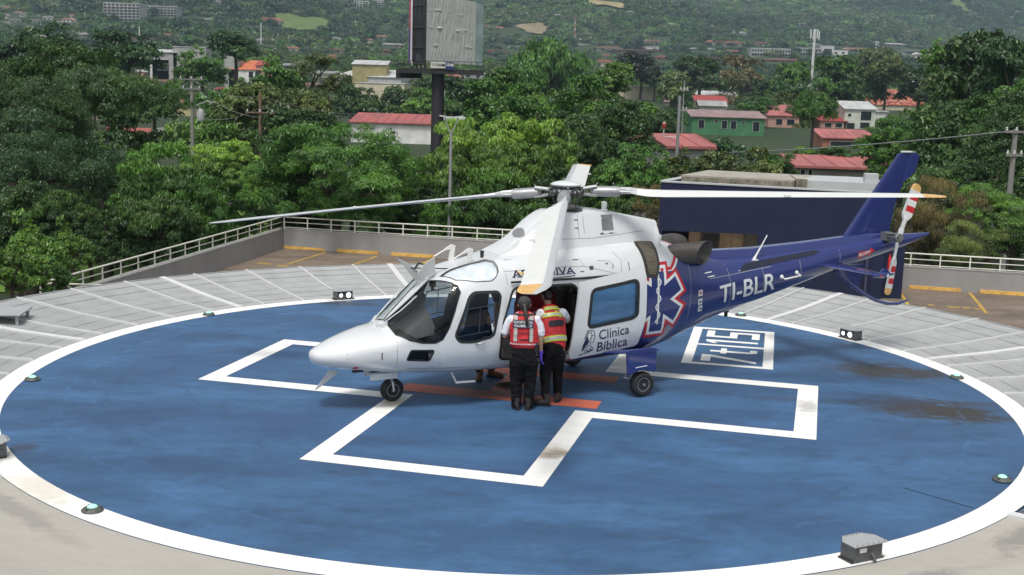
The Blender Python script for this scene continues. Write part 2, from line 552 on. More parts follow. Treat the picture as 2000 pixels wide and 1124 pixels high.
def bar_mesh(wd, h):
    mb = MB()
    pts = [(r, netz(r)) for r in np.linspace(7.555, 10.56, 12)]
    V, F = [], []
    for r, z in pts:
        V += [(r, -wd / 2, z - 0.02), (r, wd / 2, z - 0.02), (r, wd / 2, z + h), (r, -wd / 2, z + h)]
    for i in range(len(pts) - 1):
        for j in range(4):
            a, b = 4 * i + j, 4 * i + (j + 1) % 4
            F.append((a, b, b + 4, a + 4))
    F += [(0, 1, 2, 3), (4 * len(pts) - 1, 4 * len(pts) - 2, 4 * len(pts) - 3, 4 * len(pts) - 4)]
    mb.add(V, F)
    return mb.mesh('net_bar', NETW, 30)
thin_bar, wide_bar = bar_mesh(0.032, 0.03), bar_mesh(0.13, 0.025)
bounds = []
for k in range(-7, 3):
    D = 164.5 + 29.1 * k
    for off, kind in ((0, 'wide'), (-4.0, 'thin'), (-10.7, 'thin'), (-17.5, 'thin'), (-24.3, 'thin')):
        a = D + off
        if -42.5 < a < 219.5: bounds.append((a, kind))
bounds.sort()
for a, kind in bounds:
    link('net_bar', wide_bar if kind == 'wide' else thin_bar, net, rot=(0, 0, radians(a)))
edges = [-43.2] + [a for a, _ in bounds] + [219.8]
for a, b in zip(edges[:-1], edges[1:]):
    if b - a > 0.5:
        link('net_panel', bay_mesh(b - a), net, rot=(0, 0, radians(a)))
for a in (-43.5, 220.1):
    link('net_bar', wide_bar, net, rot=(0, 0, radians(a)))
# steel rim at the outer end
mb = MB()
V = []; N = 150
for i in range(N + 1):
    a = radians(-43.5 + 263.6 * i / N)
    for r, z in ((10.54, 0.15), (10.58, 0.15), (10.58, 0.19), (10.54, 0.19)):
        V.append((r * cos(a), r * sin(a), z))
mb.add(V, [(4 * i + j, 4 * i + (j + 1) % 4, 4 * i + 4 + (j + 1) % 4, 4 * i + 4 + j) for i in range(N) for j in range(4)])
mb.build('net_rim', SLAT, net)

# parking roof one storey down
WET = paint_mat('parking_concrete', (0.185, 0.145, 0.11), [(-6.5, 46.5, 6, 2.2, -0.1, (0.06, 0.05, 0.042), 0.85), (-4, 50, 7, 1.6, -0.2, (0.07, 0.058, 0.048), 0.85), (-9.5, 44, 2.6, 1.5, 0.1, (0.3, 0.24, 0.18), 0.5), (18, 44, 3.5, 1.2, -0.2, (0.09, 0.08, 0.07), 0.75), (17, 41, 4.5, 0.9, -0.2, (0.05, 0.045, 0.04), 0.85), (20, 46, 3, 1, 0, (0.3, 0.28, 0.25), 0.4)], worn=0.22, streak=(0.5, 1.2, 1), rough=0.7, fine=0.2)
mb = MB(); mb.prism([(-10.1, 52.2), (-13.7, 34.2), (-13.7, 5), (28, 5), (28, 43.45)], -7.2, -3.0, 'xy')
struct('parking_roof', mb, WET)
YEL = paint_mat('worn_yellow_paint', (0.52, 0.33, 0.06), [(-7.6, 49.5, 1.2, 0.5, 0.3, (0.2, 0.16, 0.1), 0.6)], worn=0.2, fine=0.35)
mb = MB()
def fl(p, q, wd, z=-2.996):
    p, q = Vector((*p, z)), Vector((*q, z)); d = (q - p).normalized(); n = Vector((-d.y, d.x, 0)) * wd / 2
    mb.add([p + n, p - n, q - n, q + n], [(0, 1, 2, 3)])
fl((-8.99, 47.54), (-8.0, 51.2), 0.12); fl((-6.6, 47.2), (-5.75, 50.4), 0.12); fl((17.49, 45.6), (16.5, 41.3), 0.12); fl((14.65, 44.9), (14.1, 42.2), 0.12)
fl((-4.2, 46.9), (-3.4, 50), 0.12); fl((20.3, 44.9), (19.3, 40.8), 0.12)
for x, y, l in ((-10.2, 47.7, .5), (-9.3, 47.2, .4), (-9.85, 47.5, .3), (-8.1, 46.9, .3), (-7.5, 46.8, .45), (14.9, 42.6, .2), (15.5, 42.3, .42), (16.0, 42.2, .25), (16.35, 42.1, .3), (18.4, 41.5, .3), (18.9, 41.4, .5), (19.6, 41.3, .4)):
    fl((x, y), (x + l, y - 0.1 * l), 0.22)
struct('parking_markings', mb, YEL)
wl = [((-10.0, 52.05), (-8.1, 51.62), 'yellow wheel stop at the inner corner of the parapet'), ((-7.55, 51.45), (-5.7, 51.0), 'yellow wheel stop between two dark blocks left of the helicopter nose'),
      ((-5.15, 50.85), (-3.3, 50.4), 'yellow wheel stop partly behind the cockpit roof'), ((15.35, 46.15), (17.2, 45.75), 'yellow wheel stop right of the tail rotor'), ((17.85, 45.55), (19.8, 45.1), 'yellow wheel stop at the right edge of the photo')]
YEL2 = mat('wheel_stop_yellow', (0.56, 0.33, 0.075), 0.7, 0, 0.3, 6, 0.3, 60)
for p, q, lab in wl:
    p, q = Vector((*p, -3)), Vector((*q, -3)); d = q - p; L_ = d.length
    mb = MB(); mb.prism([(-0.1, 0), (0.1, 0), (0.07, 0.13), (-0.07, 0.13)], -L_ / 2, L_ / 2, 'yz')
    mb.v = [(a, b, c) for (a, b, c) in mb.v]
    o = mb.build('wheel_stop', YEL2, None, None, 0.012, (p + q) / 2, (0, 0, atan2(d.y, d.x)))
    tag(o, lab, 'wheel stop', 'yellow wheel stops along the parapet')
for x, y, lab in ((-7.75, 51.7, 'small dark block between the first two wheel stops'), (-5.4, 51.15, 'small dark block between the second and third wheel stops')):
    mb = MB(); mb.box((0, 0, 0.09), (0.28, 0.2, 0.18)); mb.box((0, 0, 0.2), (0.16, 0.12, 0.06))
    tag(mb.build('drain_block', mat('dark_block', (0.03, 0.03, 0.03), 0.8), None, None, 0.015, (x, y, -3)), lab, 'block')

# parapet and its railing
PAR = mat('parapet_grey', (0.30, 0.295, 0.29), 0.85, 0, 0.12, 1.2, 0.15, 50, stretch=(1, 1, 0.25))
RAILM = mat('rail_cream', (0.70, 0.70, 0.62), 0.45, 0, 0.05, 8)
def wall_seg(p, q, z0, z1, th, name, label, m=PAR):
    p, q = Vector((*p, 0)), Vector((*q, 0)); d = (q - p); L_ = d.length
    r = thing(name, label, 'wall', p, atan2(d.y, d.x))
    MB().box((L_ / 2, 0, (z0 + z1) / 2), (L_, th, z1 - z0)).build('wall_body', m, r)
    MB().box((L_ / 2, 0, z1 + 0.02), (L_, th + 0.03, 0.04)).build('coping', mat('coping_grey', (0.36, 0.355, 0.345), 0.8, 0, 0.1, 2), r)
    return r
wall_seg((-10.05, 52.0), (-13.6, 34.3), -7.2, -2.17, 0.16, 'parapet_wall', 'grey parapet wall running towards the camera on the left')
wall_seg((-9.95, 52.05), (28, 43.3), -7.2, -2.17, 0.16, 'parapet_wall', 'long grey parapet wall along the back of the parking roof')
def railing(p, q, n, label, ends=(True, True)):
    p, q = Vector((*p, 0)), Vector((*q, 0)); d = (q - p); L_ = d.length
    r = thing('railing', label, 'railing', (p.x, p.y, -2.13), atan2(d.y, d.x), 'cream railings on the parapet')
    for h, rr in ((0.49, 0.03), (0.27, 0.018), (0.05, 0.018)):
        MB().tube([(0, 0, h), (L_, 0, h)], rr, 8).build('rail', RAILM, r, 60)
    pm = MB().box((0, 0, 0.245), (0.05, 0.03, 0.49)).mesh('post', RAILM)
    for i in range(n + 1):
        if (i == 0 and not ends[0]) or (i == n and not ends[1]): continue
        link('post', pm, r, (L_ * i / n, 0, 0))
    return r
railing((-10.05, 52.0), (-13.6, 34.3), 16, 'cream railing on the left parapet, running towards the camera', (False, True))
railing((-13.6, 34.3), (-10.4, 34.2), 4, 'short cream railing turning back in front of the left parapet end', (False, True))
railing((-9.95, 52.05), (28, 43.3), 36, 'long cream railing on the back parapet behind the helicopter')

# floodlights, perimeter lights, plate
FL = mat('floodlight_grey', (0.10, 0.105, 0.11), 0.55, 0.2, 0.15, 15)
LIDM = mat('floodlight_lid', (0.42, 0.43, 0.43), 0.5, 0.3, 0.08, 20)
BOLT = mat('dark_bolt', (0.06, 0.06, 0.06), 0.5, 0.6)
LAMPON = mat('lit_lamp', (1, 0.97, 0.88), 0.3, emit=((1, 0.95, 0.82), 2.2))
CHR = mat('chrome_ring', (0.6, 0.6, 0.6), 0.2, 0.9)
def floodlight():
    r = thing('floodlight', 'x', 'floodlight', (0, 0, 0), 0, 'floodlight boxes on the helipad ring'); r.scale = (.8, .8, .8)
    MB().box((0, 0, 0.115), (0.44, 0.26, 0.21)).build('housing', FL, r, None, 0.008)
    hexl = [(-0.33, 0), (-0.2, -0.2), (0.2, -0.2), (0.3, -0.12), (0.3, 0.12), (0.2, 0.2), (-0.2, 0.2)]
    hexl = [(-0.27, -0.17), (0.27, -0.17), (0.27, 0.06), (0.14, 0.2), (-0.14, 0.2), (-0.27, 0.06)]
    MB().prism(hexl, 0.222, 0.236, 'xy').build('lid', LIDM, r, None, 0.003)
    bm_ = MB().lathe([(0.008, 0), (0.008, 0.006)], n=8).mesh('lid_bolt', BOLT)
    for i in range(6):
        for p in ((-0.22 + i * 0.088, -0.15), (-0.12 + i * 0.048, 0.175)):
            link('lid_bolt', bm_, r, (p[0], p[1], 0.2365))
    for x, s in ((-0.1, 0.062), (0.1, 0.045)):
        rot = Matrix.Rotation(radians(90), 3, 'X')
        ring = MB().lathe([(s + 0.012, 0), (s + 0.012, 0.02), (s, 0.02), (s, 0)], c=(x, 0.13, 0.12), rot=Matrix.Rotation(radians(-90), 3, 'X'), n=20).build('lamp_ring', CHR, r, 40)
        MB().ell((x, 0.137, 0.12), (s, 0.012, s), 8).build('lamp', LAMPON, ring, 60)
    MB().box((-0.1, -0.132, 0.155), (0.11, 0.004, 0.055)).build('sticker', mat('sticker_white', (0.75, 0.75, 0.75), 0.5, 0, 0.2, 60), r)
    MB().tube([(0.03, -0.13, 0.1), (0.05, -0.16, 0.08), (0.06, -0.175, 0.03), (0.06, -0.18, 0.0)], 0.02, 10).build('conduit', FL, r, 60)
    for sx in (-0.235, 0.235):
        MB().box((sx, 0, 0.012), (0.06, 0.24, 0.02)).build('foot', BOLT, r)
    return r
f0 = floodlight()
for i, (deg, lab) in enumerate(((118.5, 'lit floodlight box on the far ring left of the helicopter nose'), (32.9, 'lit floodlight box on the far ring below the tail'), (-62.2, 'floodlight box with white sticker on the near ring, lower right'), (-146.0, 'floodlight box cut by the left edge of the photo'))):
    o = f0 if i == 0 else copy_tree(f0)
    x, y = pa(deg, 7.42)
    o.location = (x, y, 0.004); o.rotation_euler = (0, 0, radians(deg + 90)); o['label'] = lab
PB = mat('light_base', (0.085, 0.095, 0.085), 0.6, 0.2, 0.2, 20)
LENS = mat('green_lens', (0.35, 0.75, 0.55), 0.15, emit=((0.4, 1.0, 0.7), 0.25))
def plight():
    r = thing('perimeter_light', 'x', 'light', (0, 0, 0), 0, 'green perimeter lights set in the pad edge')
    MB().lathe([(0.11, 0), (0.115, 0.012), (0.1, 0.03), (0.075, 0.042), (0.075, 0.045), (0.01, 0.045)], n=28).build('light_base', PB, r, 40)
    MB().ell((0, 0, 0.042), (0.055, 0.055, 0.03), 10).build('lens', LENS, r, 60)
    b_ = MB().lathe([(0.01, 0), (0.01, 0.014)], n=8).mesh('bolt', BOLT)
    for a in (0.3, 2.4, 4.5): link('bolt', b_, r, (0.093 * cos(a), 0.093 * sin(a), 0.03))
    return r
p0 = plight()
for i, (deg, rr, lab) in enumerate(((-174.6, 7.11, 'green perimeter light on the blue floor at the left edge'), (-126.6, 7.35, 'green perimeter light on the near ring, lower left'), (142.3, 7.31, 'green perimeter light at the far ring left of the lit floodlight'), (52.7, 7.5, 'green perimeter light at the far ring under the tail boom'),
                                 (9.1, 7.26, 'green perimeter light on the right ring beside the dark stain'), (-34.4, 7.11, 'green perimeter light on the blue floor at the lower right edge'))):
    o = p0 if i == 0 else copy_tree(p0)
    x, y = pa(deg, rr)
    o.location = (x, y, 0.004); o.rotation_euler = (0, 0, radians(deg)); o['label'] = lab
pl = thing('metal_platform', 'light grey metal plate on short legs at the left end of the net', 'platform', (-9.35, 20.95, 0.1), 0.1)
MB().box((0, 0, 0.15), (1.5, 0.75, 0.03)).build('plate', mat('plate_grey', (0.40, 0.42, 0.43), 0.45, 0.2, 0.06, 6), pl, None, 0.005)
for x, y in ((0.68, -0.3), (0.68, 0.3), (-0.68, -0.3), (-0.68, 0.3)):
    MB().box((x, y, 0.05), (0.05, 0.05, 0.17)).build('leg', SLAT, pl)

# dark blue lift lobby on the parking roof
NAVY = mat('navy_wall', (0.020, 0.025, 0.060), 0.8, 0, 0.10, 0.8, 0.08, 60, spec=0.2)
GREYR = mat('roof_concrete', (0.33, 0.31, 0.265), 0.85, 0, 0.18, 1.5, 0.2, 30)
MOLD = mat('mouldy_concrete', (0.30, 0.27, 0.21), 0.9, 0, 0, 5.0, 0.2, 30, col2=(0.09, 0.085, 0.075))
FASC = mat('roof_fascia_white', (0.42, 0.44, 0.45), 0.6, 0, 0.08, 2)
bl = thing('lift_lobby', 'dark blue lift lobby building with flat roof behind the tail boom', 'building', (5.35, 44.35, -3), atan2(-0.95, 8.1))
LB = 8.15                                                # length of the front wall
def P(name, c, d, m, par=bl, bev=0.0): return MB().box(c, d).build(name, m, par, None, bev)
zt0, zt1, zl = at(1285, 356, 44.35).z + 3, at(1690, 378, 43.55).z + 3, at(1390, 455, 44.1).z + 3      # roof line and door lintel above the floor
fr = MB()
# front wall: upper band (sloping top), left pier, right part, round the door opening
fr.prism([(0, zl), (LB, zl), (LB, zt1), (0, zt0)], 0.0, 0.25, 'xz')
fr.prism([(0, 0), (0.12, 0), (0.12, zl - .001), (0, zl - .001)], 0.0, 0.25, 'xz')
fr.prism([(3.62, 0), (LB, 0), (LB, zl - .001), (3.62, zl - .001)], 0.0, 0.25, 'xz')
fr.build('front_wall', NAVY, bl)
w_ = MB(); w_.prism([(0, 0), (0, zt0), (0.25, zt0), (0.25, 0)], 0.25, 4.8, 'xz'); w_.v = [(x + .36 * (y - .25), y, z) for x, y, z in w_.v]; w_.build('side_wall', NAVY, bl)
w_ = MB(); w_.prism([(LB - 0.25, 0), (LB - 0.25, zt1), (LB, zt1), (LB, 0)], 0.25, 4.8, 'xz'); w_.build('side_wall', NAVY, bl)
P('pilaster', (LB - 0.62, -0.12, 1.45), (0.08, 0.2, 2.9), mat('navy_pipe', (0.045, 0.05, 0.1), 0.6))
P('corner_block', (LB + 0.42, 0.9, 1.05), (0.75, 1.0, 2.1), NAVY); P('corner_block_cap', (LB + 0.42, 0.9, 2.2), (0.8, 1.05, 0.2), FASC)
rf = MB(); rf.prism([(0.25, zt1 - .5), (LB - 0.25, zt1 - .5), (LB - 0.25, zt1 - 0.14), (0.25, zt0 - 0.14)], 0.25, 4.8, 'xz'); rf.v = [(x + (.36 * (y - .25) if x < 1 else 0), y, z) for x, y, z in rf.v]; rf.build('roof', GREYR, bl)
ed = MB(); ed.prism([(-0.02, zt0), (LB + 0.02, zt1), (LB + 0.02, zt1 + 0.05), (-0.02, zt0 + 0.05)], -0.03, 0.28, 'xz')
n0 = len(ed.v); ed.prism([(-0.02, zt0), (0.22, zt0 - 0.02), (0.22, zt0 + 0.03), (-0.02, zt0 + 0.05)], 0.281, 4.85, 'xz'); ed.v = ed.v[:n0] + [(x + .36 * (y - .28), y, z) for x, y, z in ed.v[n0:]]; ed.build('roof_edge', FASC, bl)
ks = MB(); ks.prism([(0.75, zt0 - 0.35), (4.9, zt0 - 0.55), (4.9, zt0 + 0.22 + 4.9 * (zt1 - zt0) / LB), (0.75, zt0 + 0.20)], 1.3, 4.4, 'xz'); ks.v = [(x + .36 * (y - 1.3), y, z) for x, y, z in ks.v]; kb = ks.build('roof_slab', GREYR, bl)
ks = MB(); ks.prism([(0.75, zt0 - 0.3), (4.9, zt0 - 0.5), (4.9, zt0 + 0.16 + 4.9 * (zt1 - zt0) / LB), (0.75, zt0 + 0.14)], 1.24, 1.297, 'xz'); ks.build('mouldy_face', MOLD, kb)
P('roof_pier', (5.2, 2.4, zt0 - 0.1), (0.4, 2.2, 0.62), GREYR); P('roof_pier_face', (5.2, 1.28, zt0 - 0.1), (0.4, 0.03, 0.6), MOLD)
ks = MB(); ks.prism([(5.42, zt0 - 0.5), (LB + 0.2, zt1 - 0.15), (LB + 0.2, zt1 + 0.25), (5.42, zt0 + 0.14)], 1.6, 4.6, 'xz'); ks.build('metal_roof', FASC, bl)
P('ac_unit', (LB - 0.35, 2.0, zt1 + 0.42), (0.5, 0.4, 0.34), FASC, bl, 0.02)
LOB = mat('lobby_white', (0.62, 0.60, 0.54), 0.6); STEEL = mat('lift_door_steel', (0.46, 0.37, 0.26), 0.22, 0.75, 0.25, 1.5, stretch=(1, 1, 3))
P('lobby_back', (2.0, 3.0, 1.0), (3.9, 0.1, 2.0), LOB); P('lobby_ceiling', (2.0, 1.6, zl + .1), (3.9, 2.7, 0.06), LOB)
P('lobby_side', (0.18, 1.6, 1.0), (0.1, 2.7, 1.95), LOB)
for x in (0.95, 1.42, 2.62, 3.09):
    P('lift_door', (x, 2.9, 0.95), (0.455, 0.06, 1.9), STEEL)
P('lobby_column', (2.0, 2.0, 0.95), (0.55, 0.5, 1.9), mat('dark_grey_paint', (0.055, 0.055, 0.06), 0.6))
P('yellow_post', (0.5, 1.5, 0.95), (0.07, 0.07, 1.9), mat('post_yellow', (0.55, 0.38, 0.03), 0.5)); P('dark_panel', (0.72, 1.8, 1.6), (0.3, 0.08, 0.5), mat('black_panel', (0.012, 0.012, 0.013), 0.5))
ab = P('alarm_box', (3.98, -0.04, 1.38), (0.17, 0.07, 0.17), mat('alarm_red', (0.42, 0.05, 0.05), 0.4), bl, 0.01)
P('alarm_face', (0, 0, 0), (0.10, 0.02, 0.09), mat('alarm_white', (0.7, 0.62, 0.62), 0.4), ab).location = (3.98, -0.08, 1.38)
ex = thing('fire_extinguisher', 'red fire extinguisher sign strip beside the right end of the dark blue building', 'extinguisher', (13.62, 43.3, -3))
MB().lathe([(0.02, 1.0), (0.06, 1.02), (0.06, 1.55), (0.03, 1.62), (0.02, 1.7)], n=14).build('cylinder', mat('extinguisher_red', (0.5, 0.02, 0.02), 0.3), ex, 40)
MB().tube([(0, 0, 1.7), (0.07, -0.02, 1.72), (0.09, -0.03, 1.5), (0.09, -0.03, 1.2)], 0.014, 8).build('hose', mat('black_rubber', (0.02, 0.02, 0.02), 0.6), ex, 60)
# ------------------------------------------------------------------ helicopter
ST=np.array([
# x, zbot, ztop, w, zc, nt, nb
(-1.215,.745,.758,.012,.752,2,2),
(-1.19,.675,.815,.10,.752,2,2),
(-1.10,.62,.862,.215,.75,2.05,2.05),
(-.84,.57,.975,.385,.77,2.1,2.2),
(-.41,.515,1.095,.535,.82,2.3,2.5),
(-.22,.49,1.125,.59,.85,2.4,2.6),
(0.,.47,1.295,.645,.91,2.6,2.8),
(.39,.447,1.65,.72,.98,3.0,3.0),
(.54,.44,1.775,.75,1.0,3.2,3.1),
(.71,.435,1.89,.765,1.03,3.3,3.2),
(1.26,.425,2.015,.79,1.1,3.5,3.3),
(1.64,.425,2.10,.80,1.12,3.5,3.4),
(2.2,.43,2.17,.80,1.15,3.5,3.4),
(3.0,.44,2.22,.80,1.2,3.3,3.2),
(3.6,.46,2.25,.79,1.25,3.1,2.9),
(4.0,.49,2.24,.755,1.28,2.9,2.6),
(4.4,.57,2.17,.68,1.32,2.6,2.4),
(4.8,.70,2.03,.585,1.36,2.4,2.3),
(5.2,.815,1.915,.50,1.40,2.3,2.2),
(5.6,.935,1.86,.43,1.42,2.2,2.1),
(6.2,1.085,1.87,.36,1.48,2.1,2.1),
(7.2,1.34,1.93,.28,1.62,2.1,2.1),
(8.0,1.555,1.99,.22,1.76,2.1,2.1),
(8.5,1.655,2.03,.19,1.84,2.1,2.1),
(9.57,1.90,2.10,.10,2.0,2.1,2.1),
(10.09,2.05,2.10,.02,2.075,2,2)])
def pchip(x,y,xi):
    x=np.asarray(x,float);y=np.asarray(y,float)
    h=np.diff(x);d=np.diff(y)/h
    m=np.zeros_like(y)
    for i in range(1,len(x)-1):
        if d[i-1]*d[i]>0:
            w1=2*h[i]+h[i-1];w2=h[i]+2*h[i-1]
            m[i]=(w1+w2)/(w1/d[i-1]+w2/d[i])
    m[0]=d[0];m[-1]=d[-1]
    k=np.clip(np.searchsorted(x,xi)-1,0,len(x)-2)
    t=(xi-x[k])/h[k]
    return (2*t**3-3*t**2+1)*y[k]+(t**3-2*t**2+t)*h[k]*m[k]+(-2*t**3+3*t**2)*y[k+1]+(t**3-t**2)*h[k]*m[k+1]
def body_loft(xs,nseg=72,off=0.):
    T=[pchip(ST[:,0],ST[:,j],xs) for j in range(1,7)]
    t=np.linspace(0,2*np.pi,nseg,endpoint=False)+np.pi/nseg
    V=[]
    for i,x in enumerate(xs):
        zb,zt,w,zc,nt,nb=[a[i] for a in T]
        c,s=np.cos(t),np.sin(t)
        n=np.where(s>0,nt,nb)
        y=(w)*np.sign(c)*np.abs(c)**(2/n)
        z=zc+np.where(s>0,zt-zc,zc-zb)*np.sign(s)*np.abs(s)**(2/n)
        V.append(np.stack([0*y+x,y,z],1))
    V=np.concatenate(V)
    F=[]
    m=len(xs)
    for i in range(m-1):
        for j in range(nseg):
            a=i*nseg+j;b=i*nseg+(j+1)%nseg
            F.append((a,b,b+nseg,a+nseg))
    F.append(tuple(range(nseg-1,-1,-1)));F.append(tuple((m-1)*nseg+j for j in range(nseg)))
    return V,F
XS = np.unique(np.concatenate([np.linspace(-1.215, -1.0, 10), np.linspace(-1, .8, 31), np.linspace(.8, 5.6, 49), np.linspace(5.6, 10.09, 31)]).round(4))
H0 = Vector((-1.665, 16.67, 0.004)); HA = radians(27)
heli = thing('helicopter', 'white and dark blue medical helicopter parked on the blue pad with its side door open', 'helicopter', H0, HA)
WPAINT = (0.66, 0.68, 0.69)
HW = mat('heli_white', WPAINT, 0.32, 0, 0.015, 2.0, coat=0.6)
HB = mat('heli_blue', (0.015, 0.028, 0.155), 0.25, 0, 0.03, 2.0, coat=1.0)
INT = mat('cabin_lining', (0.10, 0.10, 0.105), 0.8, 0, 0.2, 6)
SEAL = mat('window_seal', (0.018, 0.02, 0.02), 0.5)
SEAM = mat('panel_seam', (0.30, 0.31, 0.32), 0.6)
DARKM = mat('dark_metal', (0.05, 0.048, 0.046), 0.45, 0.6, 0.2, 12)
STEELM = mat('bare_metal', (0.50, 0.51, 0.52), 0.35, 0.8, 0.1, 20)
TYRE = mat('tyre_rubber', (0.018, 0.018, 0.018), 0.75, 0, 0.25, 30, 0.2, 80)
LETW = mat('letter_white', (0.70, 0.72, 0.72), 0.4)
LETB = mat('letter_navy', (0.012, 0.016, 0.06), 0.4)
RED = mat('livery_red', (0.50, 0.015, 0.025), 0.4)

# body paint: white in front, blue behind a border curve x = f(z)
BP = bpy.data.materials.new('heli_body_paint'); BP.use_nodes = True
t = BP.node_tree; b = t.nodes['Principled BSDF']
b.inputs['Roughness'].default_value = 0.3; b.inputs['Coat Weight'].default_value = 0.8; b.inputs['Coat Roughness'].default_value = 0.05
tc = nd(t, 'ShaderNodeTexCoord'); sp = nd(t, 'ShaderNodeSeparateXYZ'); t.links.new(tc.outputs['Object'], sp.inputs[0])
dz = nd(t, 'ShaderNodeMath', operation='DIVIDE'); dz.inputs[1].default_value = 3.0; t.links.new(sp.outputs[2], dz.inputs[0])
fc = nd(t, 'ShaderNodeFloatCurve'); cv = fc.mapping.curves[0]
BORD = [(0.3, 2.3), (0.46, 2.42), (0.60, 2.75), (0.70, 3.25), (0.80, 3.50), (0.95, 3.62), (1.78, 3.64), (1.80, 4.18), (1.99, 4.36), (2.11, 4.45), (2.2, 4.36), (2.3, 4.25), (3, 4.2)]
for i, (z_, x_) in enumerate(BORD):
    if i < 2:
        cv.points[i].location = (z_ / 3, x_ / 6); pt = cv.points[i]
    else:
        pt = cv.points.new(z_ / 3, x_ / 6)
for pt in cv.points: pt.handle_type = 'VECTOR'
fc.mapping.update()
t.links.new(dz.outputs[0], fc.inputs['Value'])
ml = nd(t, 'ShaderNodeMath', operation='MULTIPLY'); ml.inputs[1].default_value = 6.0; t.links.new(fc.outputs[0], ml.inputs[0])
gt = nd(t, 'ShaderNodeMath', operation='GREATER_THAN'); t.links.new(sp.outputs[0], gt.inputs[0]); t.links.new(ml.outputs[0], gt.inputs[1])
mx = nd(t, 'ShaderNodeMix', data_type='RGBA'); t.links.new(gt.outputs[0], mx.inputs[0])
mx.inputs[6].default_value = (*WPAINT, 1); mx.inputs[7].default_value = (0.015, 0.028, 0.155, 1)
gn = nd(t, 'ShaderNodeTexNoise'); gn.inputs['Scale'].default_value = 2.2; gn.inputs['Detail'].default_value = 9; gm2 = nd(t, 'ShaderNodeMapping'); gm2.inputs['Scale'].default_value = (0.7, 1, 1.8); t.links.new(tc.outputs['Object'], gm2.inputs[0]); t.links.new(gm2.outputs[0], gn.inputs[0])
gr = nd(t, 'ShaderNodeMapRange'); gr.inputs[1].default_value = .35; gr.inputs[2].default_value = .6; gr.inputs[3].default_value = .90; gr.inputs[4].default_value = 1.0; t.links.new(gn.outputs['Fac'], gr.inputs[0])
gx = nd(t, 'ShaderNodeMix', data_type='RGBA', blend_type='MULTIPLY'); gx.inputs[0].default_value = 1; t.links.new(mx.outputs[2], gx.inputs[6]); t.links.new(gr.outputs[0], gx.inputs[7]); t.links.new(gx.outputs[2], b.inputs['Base Color'])

V0, F0 = body_loft(XS)
BVH = BVHTree.FromPolygons([Vector(p) for p in V0], F0)

class Frame:
    def __init__(s, n, u=(1, 0, 0), bvh=None):
        s.n = Vector(n).normalized(); u = Vector(u)
        s.u = (u - s.n * u.dot(s.n)).normalized()
        s.v = s.n.cross(s.u)
        if s.v.z < 0: s.v = -s.v
        s.bvh = bvh or BVH
    def hit(s, a, b_, off):
        o = s.u * a + s.v * b_ + s.n * 3
        h = s.bvh.ray_cast(o, -s.n)
        if h[0] is None:
            h = s.bvh.find_nearest(s.u * a + s.v * b_ + s.n * 0.8)
        nn = h[1]
        if nn.dot(s.n) < 0: nn = -nn
        return h[0] + (nn * 0.6 + s.n * 0.4) * off
PORT = Frame((0, -1, 0)); STAR = Frame((0, 1, 0))

def pinp(x, y, loops):
    c = False
    for L in loops:
        n = len(L)
        for i in range(n):
            x0, y0 = L[i - 1]; x1, y1 = L[i]
            if (y0 > y) != (y1 > y) and x < (x1 - x0) * (y - y0) / (y1 - y0) + x0: c = not c
    return c
def cdt(loops, step):
    vs_, es = [], []
    for L in loops:
        D = []
        for i in range(len(L)):
            a, b_ = Vector(L[i]), Vector(L[(i + 1) % len(L)])
            k = max(1, int((b_ - a).length / step))
            D += [tuple(a + (b_ - a) * j / k) for j in range(k)]
        n0 = len(vs_); vs_ += D; es += [(n0 + i, n0 + (i + 1) % len(D)) for i in range(len(D))]
    xs = [p[0] for p in loops[0]]; ys = [p[1] for p in loops[0]]
    g = step * 1.2
    for i in range(int((max(xs) - min(xs)) / g) + 1):
        for j in range(int((max(ys) - min(ys)) / g) + 1):
            p = (min(xs) + (i + 0.5) * g, min(ys) + (j + 0.5) * g)
            if pinp(*p, loops): vs_.append(p)
    r = geometry.delaunay_2d_cdt([Vector(p) for p in vs_], es, [], 0, 1e-5)
    P = [tuple(p) for p in r[0]]
    T = [f for f in r[2] if pinp(sum(P[i][0] for i in f) / len(f), sum(P[i][1] for i in f) / len(f), loops)]
    return P, T
def drape(mb, loops, fr, off, step=0.06, thick=0.0, flat=None):
    """lay a 2D outline (first loop outer, the rest holes) on the body surface; thick > 0 gives it walls"""
    P, T = cdt(loops, step)
    top = [fr.hit(a, c, off) for a, c in P]
    if not thick:
        return mb.add(top, T)
    bot = [fr.hit(a, c, off - thick) for a, c in P]
    n = len(P)
    F = list(T) + [tuple(n + i for i in reversed(f)) for f in T]
    cnt = {}
    for f in T:
        for i in range(len(f)):
            e = (f[i], f[(i + 1) % len(f)]); cnt[tuple(sorted(e))] = cnt.get(tuple(sorted(e)), []) + [e]
    for k_, e in cnt.items():
        if len(e) == 1:
            i, j = e[0]; F.append((j, i, n + i, n + j))
    return mb.add(top + bot, F)
def cutter(mb, loop, fr, depth=0.14):
    P, T = cdt([loop], 0.08)
    top = [fr.hit(a, c, 0) + fr.n * depth for a, c in P]
    bot = [p - fr.n * depth * 2 for p in top]
    n = len(P)
    F = list(T) + [tuple(n + i for i in reversed(f)) for f in T]
    cnt = {}
    for f in T:
        for i in range(len(f)):
            e = (f[i], f[(i + 1) % len(f)]); cnt.setdefault(tuple(sorted(e)), []).append(e)
    for k_, e in cnt.items():
        if len(e) == 1:
            i, j = e[0]; F.append((j, i, n + i, n + j))
    return mb.add(top + bot, F)

